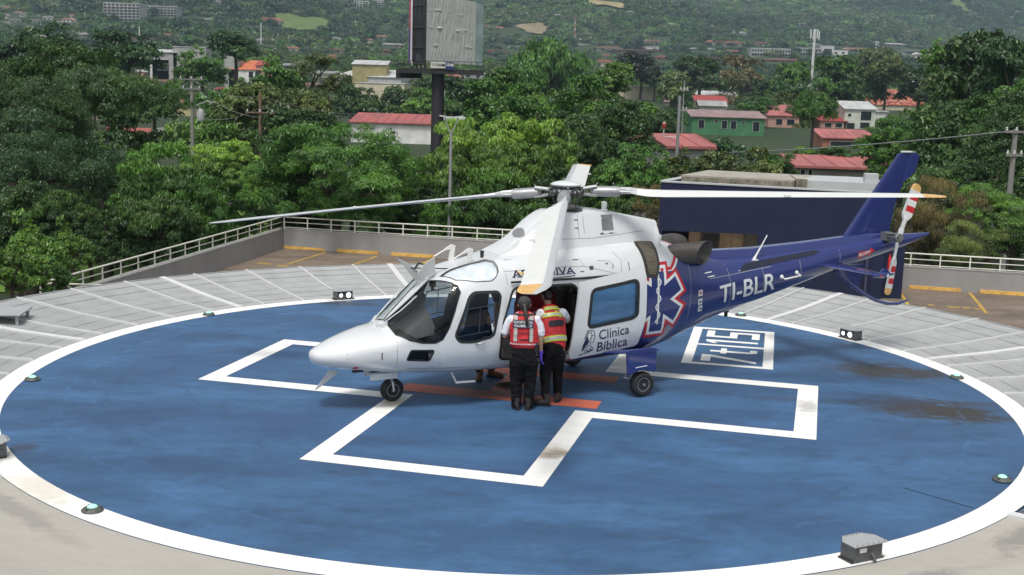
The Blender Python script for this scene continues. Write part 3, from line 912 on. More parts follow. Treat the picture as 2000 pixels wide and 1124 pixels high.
W_WIND = [(0.165, 0.965), (0.205, 0.845), (.295, .617), (.463, .49), (.624, .433), (.794, .41), (.922, .441), (1.033, .57), (1.148, .748), (1.283, .994), (1.262, 1.099), (1.194, 1.16), (1.05, 1.265), (.93, 1.345), (.885, 1.37), (.578, 1.185), (.325, 1.04)]
W_DOOR = round_poly([(0.63, 1.06), (0.69, 0.97), (0.9, 0.955), (1.2, 1.02), (1.30, 1.585), (1.26, 1.64), (0.92, 1.64), (0.84, 1.58)], 0.07)
W_CHIN = round_poly([(-0.03, 0.735), (0.02, 0.875), (0.34, 0.865), (0.285, 0.71)], 0.03)
W_ROOF = [(0.595, 1.093), (.763, 1.167), (1.09, 1.235), (1.30, 1.245), (1.355, 1.145), (1.348, .998), (1.329, .902), (1.267, .819), (1.194, .775), (.975, .795), (.712, .885)]
W_FRONT = round_poly([(0.035, 0.55), (0.035, 1.46), (0.40, 1.43), (0.42, 0.95), (0.43, 0.58)], 0.05)
OPEN = round_poly([(1.50, 1.68), (2.47, 1.685), (2.55, 1.55), (2.45, 0.655), (1.32, 0.665), (1.335, 1.14)], 0.1)
WP_F = Frame((-.42, -.75, .5)); WS_F = Frame((-.42, .75, .5))
ROOFP = Frame((0, -1, 1)); ROOFS = Frame((0, 1, 1))
FRONTP = Frame((-0.64, 0, 0.77), (0, -1, 0)); FRONTS = Frame((-0.64, 0, 0.77), (0, 1, 0))

# hollow shell, then the real openings are cut out of it
sel = XS[(XS > -0.95) & (XS < 4.5)]
Vi, Fi = body_loft(sel)
cxy = np.c_[Vi[:, 0], 0 * Vi[:, 0], pchip(ST[:, 0], ST[:, 4], Vi[:, 0])]
dv = Vi - cxy; ln = np.linalg.norm(dv, axis=1, keepdims=True)
Vi = cxy + dv * (ln - 0.028) / ln
mb = MB(); mb.add(V0, F0, 0); mb.add(Vi, [tuple(reversed(f)) for f in Fi], 1)
me = bpy.data.meshes.new('fuselage'); me.from_pydata(mb.v, [], mb.f); me.materials.append(BP); me.materials.append(INT)
me.polygons.foreach_set('material_index', mb.m)
tmp = bpy.data.objects.new('tmp_shell', me); COL.objects.link(tmp)
cb = MB()
for fr in (PORT, STAR):
    for Lp in (W_DOOR, W_CHIN, OPEN): cutter(cb, Lp, fr)
for fr in (ROOFP, ROOFS): cutter(cb, W_ROOF, fr)
for fr in (WP_F, WS_F): cutter(cb, W_WIND, fr)
cme = cb.mesh('tmp_cut', SEAL); cme.materials.clear(); cme.materials.append(SEAL)
cut = bpy.data.objects.new('tmp_cut', cme); COL.objects.link(cut)
md = tmp.modifiers.new('b', 'BOOLEAN'); md.object = cut; md.operation = 'DIFFERENCE'; md.solver = 'EXACT'; md.use_self = True
fus = evaluated(tmp, 'fuselage')
bpy.data.objects.remove(tmp); bpy.data.objects.remove(cut)
fus.shade_smooth(); fus.set_sharp_from_angle(angle=radians(32))
body = link('fuselage', fus, heli)

GL_T = glass('cockpit_glass', (0.82, 0.85, 0.85)); GL_D = glass('cabin_glass', (0.45, 0.52, 0.56))
def window(fr, loop, name, g, par=heli, off=0.0, sealw=0.03, gl_in=0.012, seal_out=0.004):
    mb = MB(); drape(mb, [inset(loop, sealw * 0.5), inset(loop, -sealw * 0.5)], fr, off + seal_out, 0.07)
    f = mb.build(name, SEAL, par, 60)
    mb = MB(); drape(mb, [loop], fr, off - gl_in, 0.08); mb.build('pane', g, f, 60)
    return f
for fr in (PORT, STAR):
    window(fr, W_CHIN, 'chin_window', GL_D, sealw=0.02)
for fr in (ROOFP, ROOFS):
    f = window(fr, W_ROOF, 'roof_window', glass('roof_glass', (0.92, 0.95, 0.97)), sealw=0.012)
FOIL = mat('foil_shade', (0.74, 0.77, 0.80), 0.30, 0.15, 0.18, 5.0, 0.9, 9, stretch=(1, 0.3, 1))
for fr in (ROOFP, ROOFS):
    mb = MB(); drape(mb, [inset(W_ROOF, -0.01)], fr, -0.024, 0.08); mb.build('foil_shade', FOIL, heli, 60)
for fr in (WP_F, WS_F): window(fr, W_WIND, 'windshield', GL_T, sealw=0.02)
mb = MB(); drape(mb, [inset(W_WIND, -0.03)], WS_F, -0.03, 0.08); mb.build('foil_shade', FOIL, heli, 60)

# cockpit doors: a skin a few millimetres proud, with its own window and handle
D_OUT = round_poly([(0.47, 0.62), (0.40, 0.90), (0.74, 1.50), (0.90, 1.70), (1.07, 1.765), (1.385, 1.765), (1.325, 1.14), (1.235, 0.62), (1.13, 0.56)], 0.07)
for fr, s in ((PORT, -1), (STAR, 1)):
    mb = MB(); drape(mb, [D_OUT, inset(W_DOOR, 0.004)], fr, 0.007, 0.07, 0.006)
    d = mb.build('cockpit_door', HW, heli, 35)
    window(fr, W_DOOR, 'window', GL_D, d, 0.006, 0.04)
    MB().tube([(0.95, s * 0.80, 0.925), (1.0, s * 0.815, 0.93), (1.07, s * 0.81, 0.945)], 0.012, 8).box((0.945, s * 0.79, 0.93), (0.03, 0.02, 0.03)).build('handle', STEELM, d, 60)
    MB().tube([(0.68, s * 0.745, 1.04), (1.16, s * 0.752, 1.09)], 0.009, 6).tube([(0.82, s * 0.725, 1.41), (1.24, s * 0.74, 1.46)], 0.009, 6).tube([(0.70, s * 0.74, 1.06), (0.83, s * 0.725, 1.40)], 0.007, 6).tube([(1.0, s * 0.74, 1.07), (1.01, s * 0.735, 1.43)], 0.007, 6).build('vent_pane_frame', mat('white_plastic', (0.7, 0.7, 0.7), 0.4), d, 60)

# sliding cabin door, slid back and standing proud of the side
def door_loop():
    return round_poly([(2.505, 1.68), (2.53, 1.725), (3.585, 1.86), (3.65, 1.78), (3.655, 1.15), (3.565, 0.735), (2.45, 0.615), (2.385, 0.69)], 0.06)
S_WIN = round_poly([(2.665, 1.06), (2.715, 1.60), (3.50, 1.705), (3.50, 1.20), (3.42, 1.155)], 0.085)
for fr, s in ((PORT, -1), (STAR, 1)):
    mb = MB(); drape(mb, [door_loop(), S_WIN], fr, 0.095, 0.08, 0.035)
    d = mb.build('sliding_door', HW, heli, 35)
    window(fr, S_WIN, 'window', glass('door_glass', (0.80, 0.90, 1.0)), d, 0.095, 0.05, 0.02, 0.003)
    mb = MB(); drape(mb, [inset(S_WIN, -0.01)], fr, 0.058, 0.1); mb.build('sky_reflection_blind', mat('sky_reflection_blind', (0.30, 0.54, 0.80), 0.35, 0, 0.35, 1.6, stretch=(0.6, 1, 3)), d, 60)  # blind behind the pane; its pale streaky blue paints in the reflected sky
    MB().box((3.40, s * 0.86, 1.075), (0.10, 0.02, 0.055)).tube([(3.44, s * 0.87, 1.08), (3.48, s * 0.875, 1.085)], 0.008, 6).build('handle', STEELM, d, None)
    MB().tube([(1.46, s * 0.775, 1.765), (2.62, s * 0.775, 1.77), (3.6, s * 0.775, 1.80)], 0.016, 6).build('door_rail', SEAL, heli, 60)
mb = MB()
drape(mb, [inset(OPEN, 0.022), inset(OPEN, -0.012)], PORT, 0.004, 0.07); drape(mb, [inset(OPEN, 0.022), inset(OPEN, -0.012)], STAR, 0.004, 0.07)
mb.build('doorway_seal', SEAL, heli, 60)

# ---- lettering and emblems laid on the skin
def text2d(body_, bold=0.0):
    cu = bpy.data.curves.new('tmp_text', 'FONT'); cu.body = body_; cu.size = 1.0; cu.offset = bold; cu.resolution_u = 3
    o = bpy.data.objects.new('tmp_text', cu); COL.objects.link(o)
    me = evaluated(o, 'tmp_text'); bpy.data.objects.remove(o); bpy.data.curves.remove(cu)
    bm = bmesh.new(); bm.from_mesh(me); bpy.data.meshes.remove(me)
    return bm
def text_on(mb, body_, p, q, height, place, bold=0.0, shear=0.0, cut=0.08, xw=None):
    """text with its baseline from p to q (2D), letters `height` tall; place(a, b) gives the 3D point"""
    bm = text2d(body_, bold)
    xs = [v.co.x for v in bm.verts]; ys = [v.co.y for v in bm.verts]
    x0, x1 = min(xs), max(xs)
    capb = text2d('H', bold); cap = max(v.co.y for v in capb.verts); capb.free()
    p, q = Vector(p), Vector(q); L = (q - p).length; d = (q - p) / L; nn = Vector((-d.y, d.x))
    for v in bm.verts:
        a = (v.co.x - x0) / (x1 - x0) * L; c = v.co.y / cap * height
        z2 = p + d * (a + shear * c) + nn * c
        v.co = (z2.x, z2.y, 0)
    if cut:
        for ax in (0, 1):
            lo = min(v.co[ax] for v in bm.verts); hi = max(v.co[ax] for v in bm.verts)
            k = lo + cut
            while k < hi:
                nv = [0, 0, 0]; nv[ax] = 1; cc = [0, 0, 0]; cc[ax] = k
                bmesh.ops.bisect_plane(bm, geom=bm.verts[:] + bm.edges[:] + bm.faces[:], plane_co=cc, plane_no=nv)
                k += cut
    bm.verts.index_update()
    mb.add([place(v.co.x, v.co.y) for v in bm.verts], [[v.index for v in f.verts] for f in bm.faces]); bm.free()
def onport(off): return lambda a, c: PORT.hit(a, c, off)
mb = MB(); text_on(mb, 'TI-BLR', (5.29, 1.185), (6.50, 1.325), 0.285, onport(0.005), 0.012, 0.0); mb.build('registration', LETW, heli)
dport = [o for o in heli.children if o.name.startswith('sliding_door')][0]
mb = MB(); text_on(mb, 'Clínica', (2.862, 0.875), (3.375, 0.935), 0.135, onport(0.099), 0.006); text_on(mb, 'Bíblica', (2.862, 0.700), (3.375, 0.762), 0.135, onport(0.099), 0.006)
mb.build('clinic_name', LETB, dport)
# clinic emblem: a line drawing of a woman's head in profile
lg = MB()
def lline(pts, wd=0.011): drape(lg, [strip_poly([(2.565 + x * 0.225, 0.690 + x * 0.03 + y * 0.33) for x, y in pts], wd)], PORT, 0.099, 0.05)
lline([(0.42, 0.98), (0.22, 0.62), (0.30, 0.60), (0.52, 0.93), (0.42, 0.98)]); 
lline([(0.50, 0.92), (0.66, 0.95), (0.84, 0.90), (0.95, 0.80), (0.94, 0.70), (1.0, 0.55), (0.94, 0.52), (0.94, 0.42), (0.86, 0.38), (0.70, 0.40), (0.68, 0.26), (0.84, 0.18), (0.98, 0.10)])
lline([(0.58, 0.86), (0.70, 0.84), (0.76, 0.70), (0.66, 0.50), (0.50, 0.42), (0.52, 0.28), (0.40, 0.14), (0.36, 0.02)])
for k in range(5): lline([(0.30 + 0.05 * k, 0.56 - 0.03 * k), (0.16 - 0.01 * k, 0.34 - 0.06 * k)]); lline([(0.44 + 0.03 * k, 0.70 - 0.05 * k), (0.20, 0.30 - 0.05 * k)])
lline([(0.12, 0.0), (0.0, -0.08), (1.0, 0.04)]); lline([(0.40, 0.14), (0.62, 0.02), (0.80, 0.06)]); lline([(0.80, 0.72), (0.88, 0.70)]); lline([(0.62, 0.12), (0.80, 0.12), (0.96, 0.03)])
lg.build('clinic_emblem', LETB, dport)
# star of life with the rod of the physicians
def star_loop(c, R, wd):
    out = []
    for k in range(6):
        a = radians(90 + 60 * k); ca, sa = cos(a), sin(a)
        out += [(c[0] + R * ca + wd / 2 * sa, c[1] + R * sa - wd / 2 * ca), (c[0] + R * ca - wd / 2 * sa, c[1] + R * sa + wd / 2 * ca)]
        b_ = a + radians(30); out.append((c[0] + wd * cos(b_), c[1] + wd * sin(b_)))
    return out
SCN = (3.925, 1.365)
sl = star_loop(SCN, 0.52, 0.335)
mb = MB(); drape(mb, [sl, inset(sl, -0.045)], PORT, 0.0045, 0.07); star = mb.build('star_of_life', LETW, heli)
mb = MB(); drape(mb, [inset(sl, 0.045), sl], PORT, 0.004, 0.07); mb.build('red_outline', RED, star)
mb = MB(); drape(mb, [[(3.915, 1.76), (3.95, 1.76), (3.96, 1.0), (3.93, 1.0)]], PORT, 0.006, 0.05)
drape(mb, [strip_poly([(3.938 + 0.043 * sin(i * 0.55), 1.70 - i * 0.0217) for i in range(32)], 0.022)], PORT, 0.0075, 0.04); mb.build('snake_staff', LETW, star)
# red and white line over the white shoulder
SH = Frame((0, -0.75, 0.66))
shl = [(4.27, 1.60), (4.38, 1.50), (4.454, 1.393), (4.42, 1.28), (4.364, 1.15), (4.27, 1.01), (4.205, 0.935), (3.99, 0.90)]
mb = MB(); drape(mb, [strip_poly(shl, 0.045)], SH, 0.004, 0.06); mb.build('livery_line', RED, heli)
mb = MB(); drape(mb, [strip_poly([(x + 0.045, y - 0.01) for x, y in shl], 0.04)], SH, 0.003, 0.06); mb.build('livery_line', LETW, heli)
mb = MB(); drape(mb, [strip_poly([(2.42, 0.50), (2.75, 0.63), (3.25, 0.735), (3.52, 0.85)], 0.03)], PORT, 0.004, 0.06); mb.build('livery_line', RED, heli)
# operator's name above the cabin door, serif capitals
mb = MB(); text_on(mb, 'AERODIVA', (1.515, 1.818), (2.50, 1.835), 0.095, onport(0.005), 0.012)
for x in (1.515, 1.585, 1.66, 1.70, 1.80, 2.13, 2.19, 2.245, 2.30, 2.40, 2.47):
    drape(mb, [strip_poly([(x - 0.005, 1.824 + (x - 1.515) * 0.017), (x + 0.04, 1.825 + (x - 1.515) * 0.017)], 0.012)], PORT, 0.005, 0.05)
drape(mb, [strip_poly([(1.95, 1.795), (2.2, 1.79), (2.5, 1.81)], 0.010)], PORT, 0.005, 0.06)
mb.build('operator_name', LETB, heli)
mb = MB(); drape(mb, [strip_poly([(1.60, 1.90), (1.66, 1.86), (1.70, 1.89)], 0.018)], PORT, 0.0055, 0.05); mb.build('gold_mark', mat('gold_mark', (0.75, 0.5, 0.1), 0.4), heli)
# danger arrow, placards
mb = MB(); drape(mb, [[(8.31, 1.735), (8.56, 1.79), (8.565, 1.765), (8.70, 1.86), (8.60, 1.905), (8.59, 1.87), (8.315, 1.845)]], PORT, 0.005, 0.06); ar = mb.build('danger_arrow', RED, heli)
mb = MB(); text_on(mb, 'PELIGRO', (8.335, 1.765), (8.60, 1.822), 0.052, onport(0.0075), 0.02); mb.build('danger_text', LETW, ar)
for x, z, c in ((4.834, 1.398, 0), (4.84, 1.262, 1), (4.86, 1.15, 1)):
    mb = MB(); drape(mb, [[(x - 0.045, z - 0.05), (x + 0.045, z - 0.045), (x + 0.045, z + 0.05), (x - 0.045, z + 0.045)]], PORT, 0.005, 0.05); pc = mb.build('placard', LETW, heli)
    mb = MB()
    if c == 0:
        drape(mb, [[(x - 0.028, z - 0.009), (x + 0.028, z - 0.007), (x + 0.028, z + 0.013), (x - 0.028, z + 0.011)]], PORT, 0.007, 0.05); drape(mb, [[(x - 0.01, z - 0.026), (x + 0.01, z - 0.025), (x + 0.01, z + 0.03), (x - 0.01, z + 0.029)]], PORT, 0.0075, 0.05)
        mb.build('red_cross', RED, pc)
    else:
        drape(mb, [[(x - 0.03, z - 0.02), (x + 0.02, z - 0.02), (x + 0.03, z + 0.02), (x - 0.01, z + 0.01)]], PORT, 0.007, 0.05); mb.build('pictogram', LETB, pc)
# panel seams, small vents and catches on the white skin
mb = MB()
for pl_ in ([(-.80, .62), (-.80, .9)], [(0.0, .60), (0.38, .585), (1.3, .57)], [(1.4, .55), (2.4, .52)], [(1.42, 1.72), (1.42, 2.0)], [(1.9, 1.86), (1.9, 2.06)], [(3.66, 1.0), (3.68, 1.75)], [(5.05, 1.6), (5.5, 1.62), (6.4, 1.70)], [(6.25, 1.16), (6.2, 1.8)], [(7.05, 1.36), (7.0, 1.88)], [(7.9, 1.58), (7.9, 1.95)], [(4.3, .70), (4.9, .85), (5.6, 1.03)], [(2.45, 1.93), (2.45, 2.1)], [(-0.16, 0.62), (-0.16, 1.0)], [(2.45, 1.93), (2.66, 1.93), (3.22, 1.80), (3.62, 1.80)], [(2.66, 1.93), (2.62, 2.05)], [(0.36, 0.62), (0.30, 0.60)], [(1.40, 1.90), (2.40, 1.935)], [(3.28, 1.8), (3.30, 2.0), (3.2, 2.1)], [(4.6, 1.02), (4.62, 1.5), (4.6, 1.9)], [(5.55, 1.0), (5.5, 1.5), (5.45, 1.84)], [(2.9, 2.0), (3.12, 1.98), (3.13, 1.86)]):
    drape(mb, [strip_poly(pl_, 0.009)], PORT, 0.002, 0.06)
mb.build('panel_seam', SEAM, heli)
mb = MB()
for (p_, q_) in (((-.78, .64), (-.18, .62)), ((.05, .575), (1.25, .555)), ((1.45, 1.97), (2.35, 2.0)), ((2.7, 1.90), (3.2, 1.77)), ((-.16, .66), (-.16, .98))):
    n_ = int((Vector(q_) - Vector(p_)).length / .055)
    for k in range(n_ + 1):
        c_ = Vector(p_).lerp(Vector(q_), k / n_); h_ = PORT.hit(c_.x, c_.y, .001); mb.box(h_, (.007, .003, .007))
mb.build('rivet', mat('rivet_grey', (0.42, 0.43, 0.44), 0.5), heli)

mb = MB()
for (x, z, a, c) in ((-0.36, 0.80, 0.018, 0.10), (2.55, 2.02, 0.10, 0.012), (2.15, 2.0, 0.012, 0.06), (3.42, 1.90, 0.014, 0.12), (3.05, 1.95, 0.045, 0.018), (2.62, 1.86, 0.06, 0.012), (3.15, 1.92, 0.012, 0.06)):
    drape(mb, [[(x - a / 2, z - c / 2), (x + a / 2, z - c / 2), (x + a / 2, z + c / 2), (x - a / 2, z + c / 2)]], PORT, 0.004, 0.06)
mb.build('catch', mat('catch_grey', (0.09, 0.09, 0.09), 0.5), heli)
UP = Frame((0, -0.5, 0.85))
mb = MB(); drape(mb, [[(2.70, 1.60), (2.95, 1.60), (3.02, 1.72), (2.80, 1.74)]], UP, 0.004, 0.06); mb.build('vent_plate', mat('vent_grey', (0.28, 0.28, 0.28), 0.6), heli)
mb = MB(); drape(mb, [[(-0.70, 0.60), (-0.64, 0.60), (-0.64, 0.64), (-0.70, 0.64)]], PORT, 0.005, 0.05); mb.build('red_tag', RED, heli)
# air intake: black frame round a brownish mesh screen, both sides
for sg in (-1, 1):
    IN = Frame((0, sg * 0.8, 0.6))
    def sw(x, y, z): return (x, 0.6 * y + 0.8 * z)
    outer_ = [(3.80, 1.79), (3.72, 1.62), (3.665, 1.44), (3.69, 1.15), (3.71, 0.92), (3.915, 0.92), (3.98, 1.10), (3.995, 1.30), (4.02, 1.55), (4.06, 1.80)]
    mb = MB(); drape(mb, [outer_], IN, 0.014, 0.06, 0.02); f = mb.build('intake_frame', mat('intake_black', (0.03, 0.028, 0.025), 0.6), heli, 35)
    mb = MB(); drape(mb, [inset(outer_, -0.045)], IN, 0.018, 0.05); mb.build('intake_screen', mat('intake_mesh', (0.13, 0.115, 0.085), 0.6, 0.3, 0.5, 14, 0.6, 30, stretch=(0.4, 1, 9)), f, 60)
# ---- upper cowling and rotor pylon
def sections(mb, secs, closed_ends=True, k=None):
    n = len(secs[0]); V = [p for s in secs for p in s]; F = []
    for i in range(len(secs) - 1):
        for j in range(n):
            a, b_ = i * n + j, i * n + (j + 1) % n
            F.append((a, b_, b_ + n, a + n))
    if closed_ends:
        F.append(tuple(range(n - 1, -1, -1))); F.append(tuple((len(secs) - 1) * n + j for j in range(n)))
    return mb.add(V, F, k)
COWL = [(1.50, 2.04, 2.085, .36, .30), (1.70, 2.05, 2.20, .40, .27), (1.95, 2.05, 2.40, .44, .25), (2.20, 2.06, 2.60, .45, .26), (2.40, 2.07, 2.685, .44, .29), (2.75, 2.08, 2.70, .43, .31), (3.1, 2.09, 2.69, .42, .32), (3.5, 2.09, 2.635, .41, .32), (3.95, 2.08, 2.55, .39, .31), (4.07, 2.06, 2.53, .38, .31), (4.15, 2.3, 2.515, .36, .31)]
def cowl_sec(x, zb, zt, wb, wt):
    h = zt - zb; r = min(0.11, h * 0.4)
    P = [(-wb - 0.10, zb), (-wb - 0.03, zb + 0.05 * min(1, h)), (-wb, zb + 0.13 * min(1, h * 2))]
    P += [(-wt - 0.0, zt - r), (-wt + r * 0.3, zt - r * 0.3), (-wt + r, zt - 0.006)]
    P += [(-y, z) for y, z in P[::-1]]
    return [(x, y, z) for y, z in P]
cs = np.array(COWL)
xs_ = np.concatenate([np.linspace(1.50, 4.07, 30), [4.11, 4.15]])
mb = MB(); sections(mb, [cowl_sec(x, *[float(pchip(cs[:, 0], cs[:, j], np.array([x]))[0]) for j in range(1, 5)]) for x in xs_])
cowl = mb.build('rotor_cowling', HW, heli, 38)
cbm = bmesh.new(); cbm.from_mesh(cowl.data); CBVH = BVHTree.FromBMesh(cbm); cbm.free()
CP = Frame((0, -1, 0.12), bvh=CBVH)
mb = MB(); drape(mb, [[(3.15, 2.33), (3.35, 2.33), (3.35, 2.565), (3.15, 2.565)]], CP, 0.003, 0.1); mb.build('cowl_vent', mat('vent_panel', (0.22, 0.225, 0.23), 0.45, 0.3, 0.3, 2), cowl)
mb = MB()
for pl_ in ([(2.74, 2.22), (2.76, 2.66)], [(2.35, 2.44), (2.52, 2.44)], [(3.10, 2.27), (3.40, 2.29)], [(2.84, 2.3), (2.84, 2.56)], [(2.45, 2.225), (3.0, 2.225), (3.9, 2.31)]): drape(mb, [strip_poly(pl_, 0.009)], CP, 0.002, 0.08)
mb.build('cowl_seam', SEAM, cowl)
mb = MB()
for x, z in ((2.46, 2.56), (2.46, 2.36), (2.72, 2.62), (2.72, 2.5), (2.72, 2.38), (3.14, 2.29), (3.30, 2.29)): drape(mb, [[(x - .03, z - .008), (x + .03, z - .008), (x + .03, z + .008), (x - .03, z + .008)]], CP, 0.004, 0.08)
mb.build('cowl_catch', mat('catch_grey', (0.09, 0.09, 0.09)), cowl)
CF = Frame((-0.78, -0.12, 0.6), bvh=CBVH)
ov = [Vector((1.90, -0.07, 2.37))]
ca = ov[0].dot(CF.u); cb2 = ov[0].dot(CF.v)
mb = MB(); drape(mb, [[(ca + 0.085 * cos(k * pi / 12), cb2 + 0.16 * sin(k * pi / 12)) for k in range(24)]], CF, 0.008, 0.03); mb.build('front_inlet', mat('inlet_grey', (0.20, 0.205, 0.21), 0.6), cowl)
mb = MB(); mb.lathe([(0.055, 0), (0.055, 0.03), (0.04, 0.035), (0.045, 0.13), (0.03, 0.15), (0.005, 0.155)], c=(3.39, 0, 2.63), n=20); mb.build('beacon', mat('beacon_grey', (0.45, 0.47, 0.46), 0.2), cowl, 40)
# ---- exhausts
EXH = mat('exhaust_metal', (0.10, 0.092, 0.085), 0.5, 0.6, 0.25, 5)
for s in (-1, 1):
    mb = MB(); p0 = Vector((4.30, s * 0.36, 1.965)); ax_ = Vector((0.70, s * 0.115, 0.05)).normalized()
    Rm = ax_.to_track_quat('Z', 'Y').to_matrix(); n = 28; V = []; prof = [(0.15, 0), (0.172, 0.15), (0.172, 0.5), (0.175, 0.66), (0.165, 0.66), (0.155, 0.45), (0.14, 0.1)]
    for r, z in prof:
        for j in range(n):
            a = 2 * pi * j / n; d = Rm @ Vector((r * cos(a), r * sin(a), 0)); p = p0 + ax_ * z + d
            if z > 0.4: p += ax_ * (d.y * -s * 1.25 + d.z * 0.2) * ((z - 0.4) / 0.26)
            V.append(p)
    F = [(i * n + j, i * n + (j + 1) % n, (i + 1) * n + (j + 1) % n, (i + 1) * n + j) for i in range(len(prof) - 1) for j in range(n)]
    F.append(tuple((len(prof) - 1) * n + j for j in range(n)))
    mb.add(V, F); mb.build('exhaust', EXH, heli, 50)
# ---- dorsal drive shaft cover, fin, tail parts
mb = MB(); secs = []
for x, zt, hw in ((4.70, 2.03, .04), (4.82, 2.055, .10), (5.1, 2.01, .125), (5.35, 1.985, .125), (6.15, 1.985, .12), (7.2, 2.04, .11), (8.1, 2.105, .10), (8.6, 2.13, .07), (9.0, 2.14, 0.04)):
    zb = zt - 0.22
    secs.append([(x, -hw - .02, zb), (x, -hw, zt - .06), (x, -hw + .03, zt - .015), (x, 0, zt), (x, hw - .03, zt - .015), (x, hw, zt - .06), (x, hw + .02, zb)])
sections(mb, secs); mb.build('drive_shaft_cover', HB, heli, 40)
def foil_plate(mb, outline, th0, th1, zr, n=10, axis='y'):
    """streamlined plate from a side outline (le list, te list), thickness from root to tip"""
    secs = []
    le, te = outline
    for i in range(len(le)):
        (x0, z0), (x1, z1) = le[i], te[i]
        f = i / (len(le) - 1); th = th0 + (th1 - th0) * f
        row = []
        for k in range(n + 1):
            c = 0.5 - 0.5 * cos(pi * k / n); row.append((x0 + (x1 - x0) * c, th / 2 * 3.6 * (0.2969 * sqrt(c) - 0.126 * c - 0.3516 * c * c + 0.2843 * c ** 3 - 0.1015 * c ** 4), z0 + (z1 - z0) * c))
        sec = row + [(x, -y, z) for x, y, z in row[-2:0:-1]]
        secs.append(sec)
    return sections(mb, secs)
le = [(7.98, 2.0), (8.15, 2.13), (8.45, 2.52), (8.80, 2.96), (9.23, 3.50)]; te = [(9.25, 1.98), (9.17, 2.18), (9.24, 2.60), (9.42, 3.06), (9.66, 3.50)]
mb = MB(); foil_plate(mb, (le, te), 0.17, 0.10, 0); fin = mb.build('tail_fin', HB, heli, 40)
mb = MB(); mb.prism([(9.38, 3.02), (9.40, 3.0), (9.63, 3.17), (9.71, 3.44), (9.62, 3.51), (9.5, 3.45)], -0.018, 0.018, 'xz'); mb.build('fin_edge', HB, fin, None, 0.006)
MB().box((9.42, 0, 3.52), (0.22, 0.07, 0.025)).build('fin_light', LETW, fin, None, 0.006)
mb = MB(); foil_plate(mb, ([(7.95, 1.60), (8.42, 1.17)], [(8.70, 1.60), (8.56, 1.17)]), 0.10, 0.06, 0); mb.build('ventral_fin', HB, heli, 40)
mb = MB(); mb.tube([(8.0, 0, 1.50), (8.45, 0, 1.22), (8.72, 0, 1.06), (8.98, 0, 0.94), (9.25, 0, 0.865), (9.5, 0, 0.85), (9.73, 0, 0.90)], [0.025, .03, .03, .03, .03, .028, .02], 10); mb.build('tail_skid', HB, heli, 60)
for s in (-1, 1):
    secs = []
    for f in np.linspace(0, 1, 8):
        x0 = 7.44 + 0.17 * f; x1 = 7.98 - 0.07 * f; y = s * (0.16 + 1.2 * f); row = []
        for k in range(9):
            c = 0.5 - 0.5 * cos(pi * k / 8); row.append((x0 + (x1 - x0) * c, y, 1.665 + 0.09 * 1.8 * (0.2969 * sqrt(c) - 0.126 * c - 0.3516 * c * c + 0.2843 * c ** 3 - 0.1015 * c ** 4)))
        secs.append(row + [(x, yy, 1.665 - (z - 1.665)) for x, yy, z in row[-2:0:-1]])
    mb = MB(); sections(mb, secs); sb = mb.build('stabilizer', HB, heli, 40)
    mb = MB(); mb.tube([(7.55, s * 1.37, 1.66), (7.75, s * 1.385, 1.665), (8.02, s * 1.375, 1.67)], [.03, .045, .01], 10); mb.prism([(7.72, 1.68), (7.95, 1.68), (7.86, 1.76), (7.80, 1.75)], s * 1.33 - .02, s * 1.33 + .02, 'xz'); mb.build('stabilizer_tip', HB, sb, 40)
    MB().ell((7.70, s * 1.405, 1.66), (.035, .02, .025), 8).build('position_light', mat('red_lens', (0.5, 0.02, 0.05), 0.15) if s < 0 else mat('green_pos', (0.02, 0.4, 0.1), 0.15), sb, 60)
    MB().ell((7.83, s * 1.40, 1.66), (.04, .02, .025), 8).build('strobe', mat('clear_lens', (0.8, 0.85, 0.9), 0.1), sb, 60)
mb = MB(); drape(mb, [[(5.72, 1.655), (5.86, 1.76), (7.42, 1.905), (7.50, 1.885), (7.35, 1.835)]], PORT, 0.006, 0.08); mb.build('boom_grip_strip', mat('grip_black', (0.008, 0.010, 0.028), 0.35, coat=0.3), heli, 60)
mb = MB(); mb.tube([(6.13, -0.19, 1.80), (6.16, -0.19, 1.86), (6.25, -0.20, 2.02), (6.355, -0.205, 2.20)], [.035, .018, .012, .008], 8); mb.box((6.13, -0.19, 1.80), (0.12, 0.07, 0.02)); mb.build('whip_antenna', mat('antenna_white', (0.75, 0.75, 0.72), 0.4), heli, 50)
mb = MB(); mb.tube([(6.60, -0.33, 1.525), (6.60, -0.42, 1.50), (6.92, -0.42, 1.545), (6.93, -0.30, 1.575)], .013, 8); mb.ell((6.60, -0.335, 1.525), (.035, .02, .035), 8); mb.ell((6.93, -0.305, 1.575), (.035, .02, .035), 8); mb.build('towel_bar_antenna', mat('antenna_white', (0.75, 0.75, 0.72), 0.4), heli, 50)
mb = MB(); mb.box((5.75, 0, 0.955), (0.16, 0.03, 0.04)); mb.tube([(5.78, 0, 0.94), (5.78, 0, 0.86)], .03, 8); mb.build('belly_camera', DARKM, heli, 40)
mb = MB()
for (a, z) in ((4.62, 1.93), (4.95, 1.68), (5.0, 1.62), (5.75, 1.90)):
    drape(mb, [[(a, z), (a + .16, z + .01), (a + .16, z + .025), (a, z + .015)]], PORT, 0.004, 0.1)
mb.build('white_dash', LETW, heli)
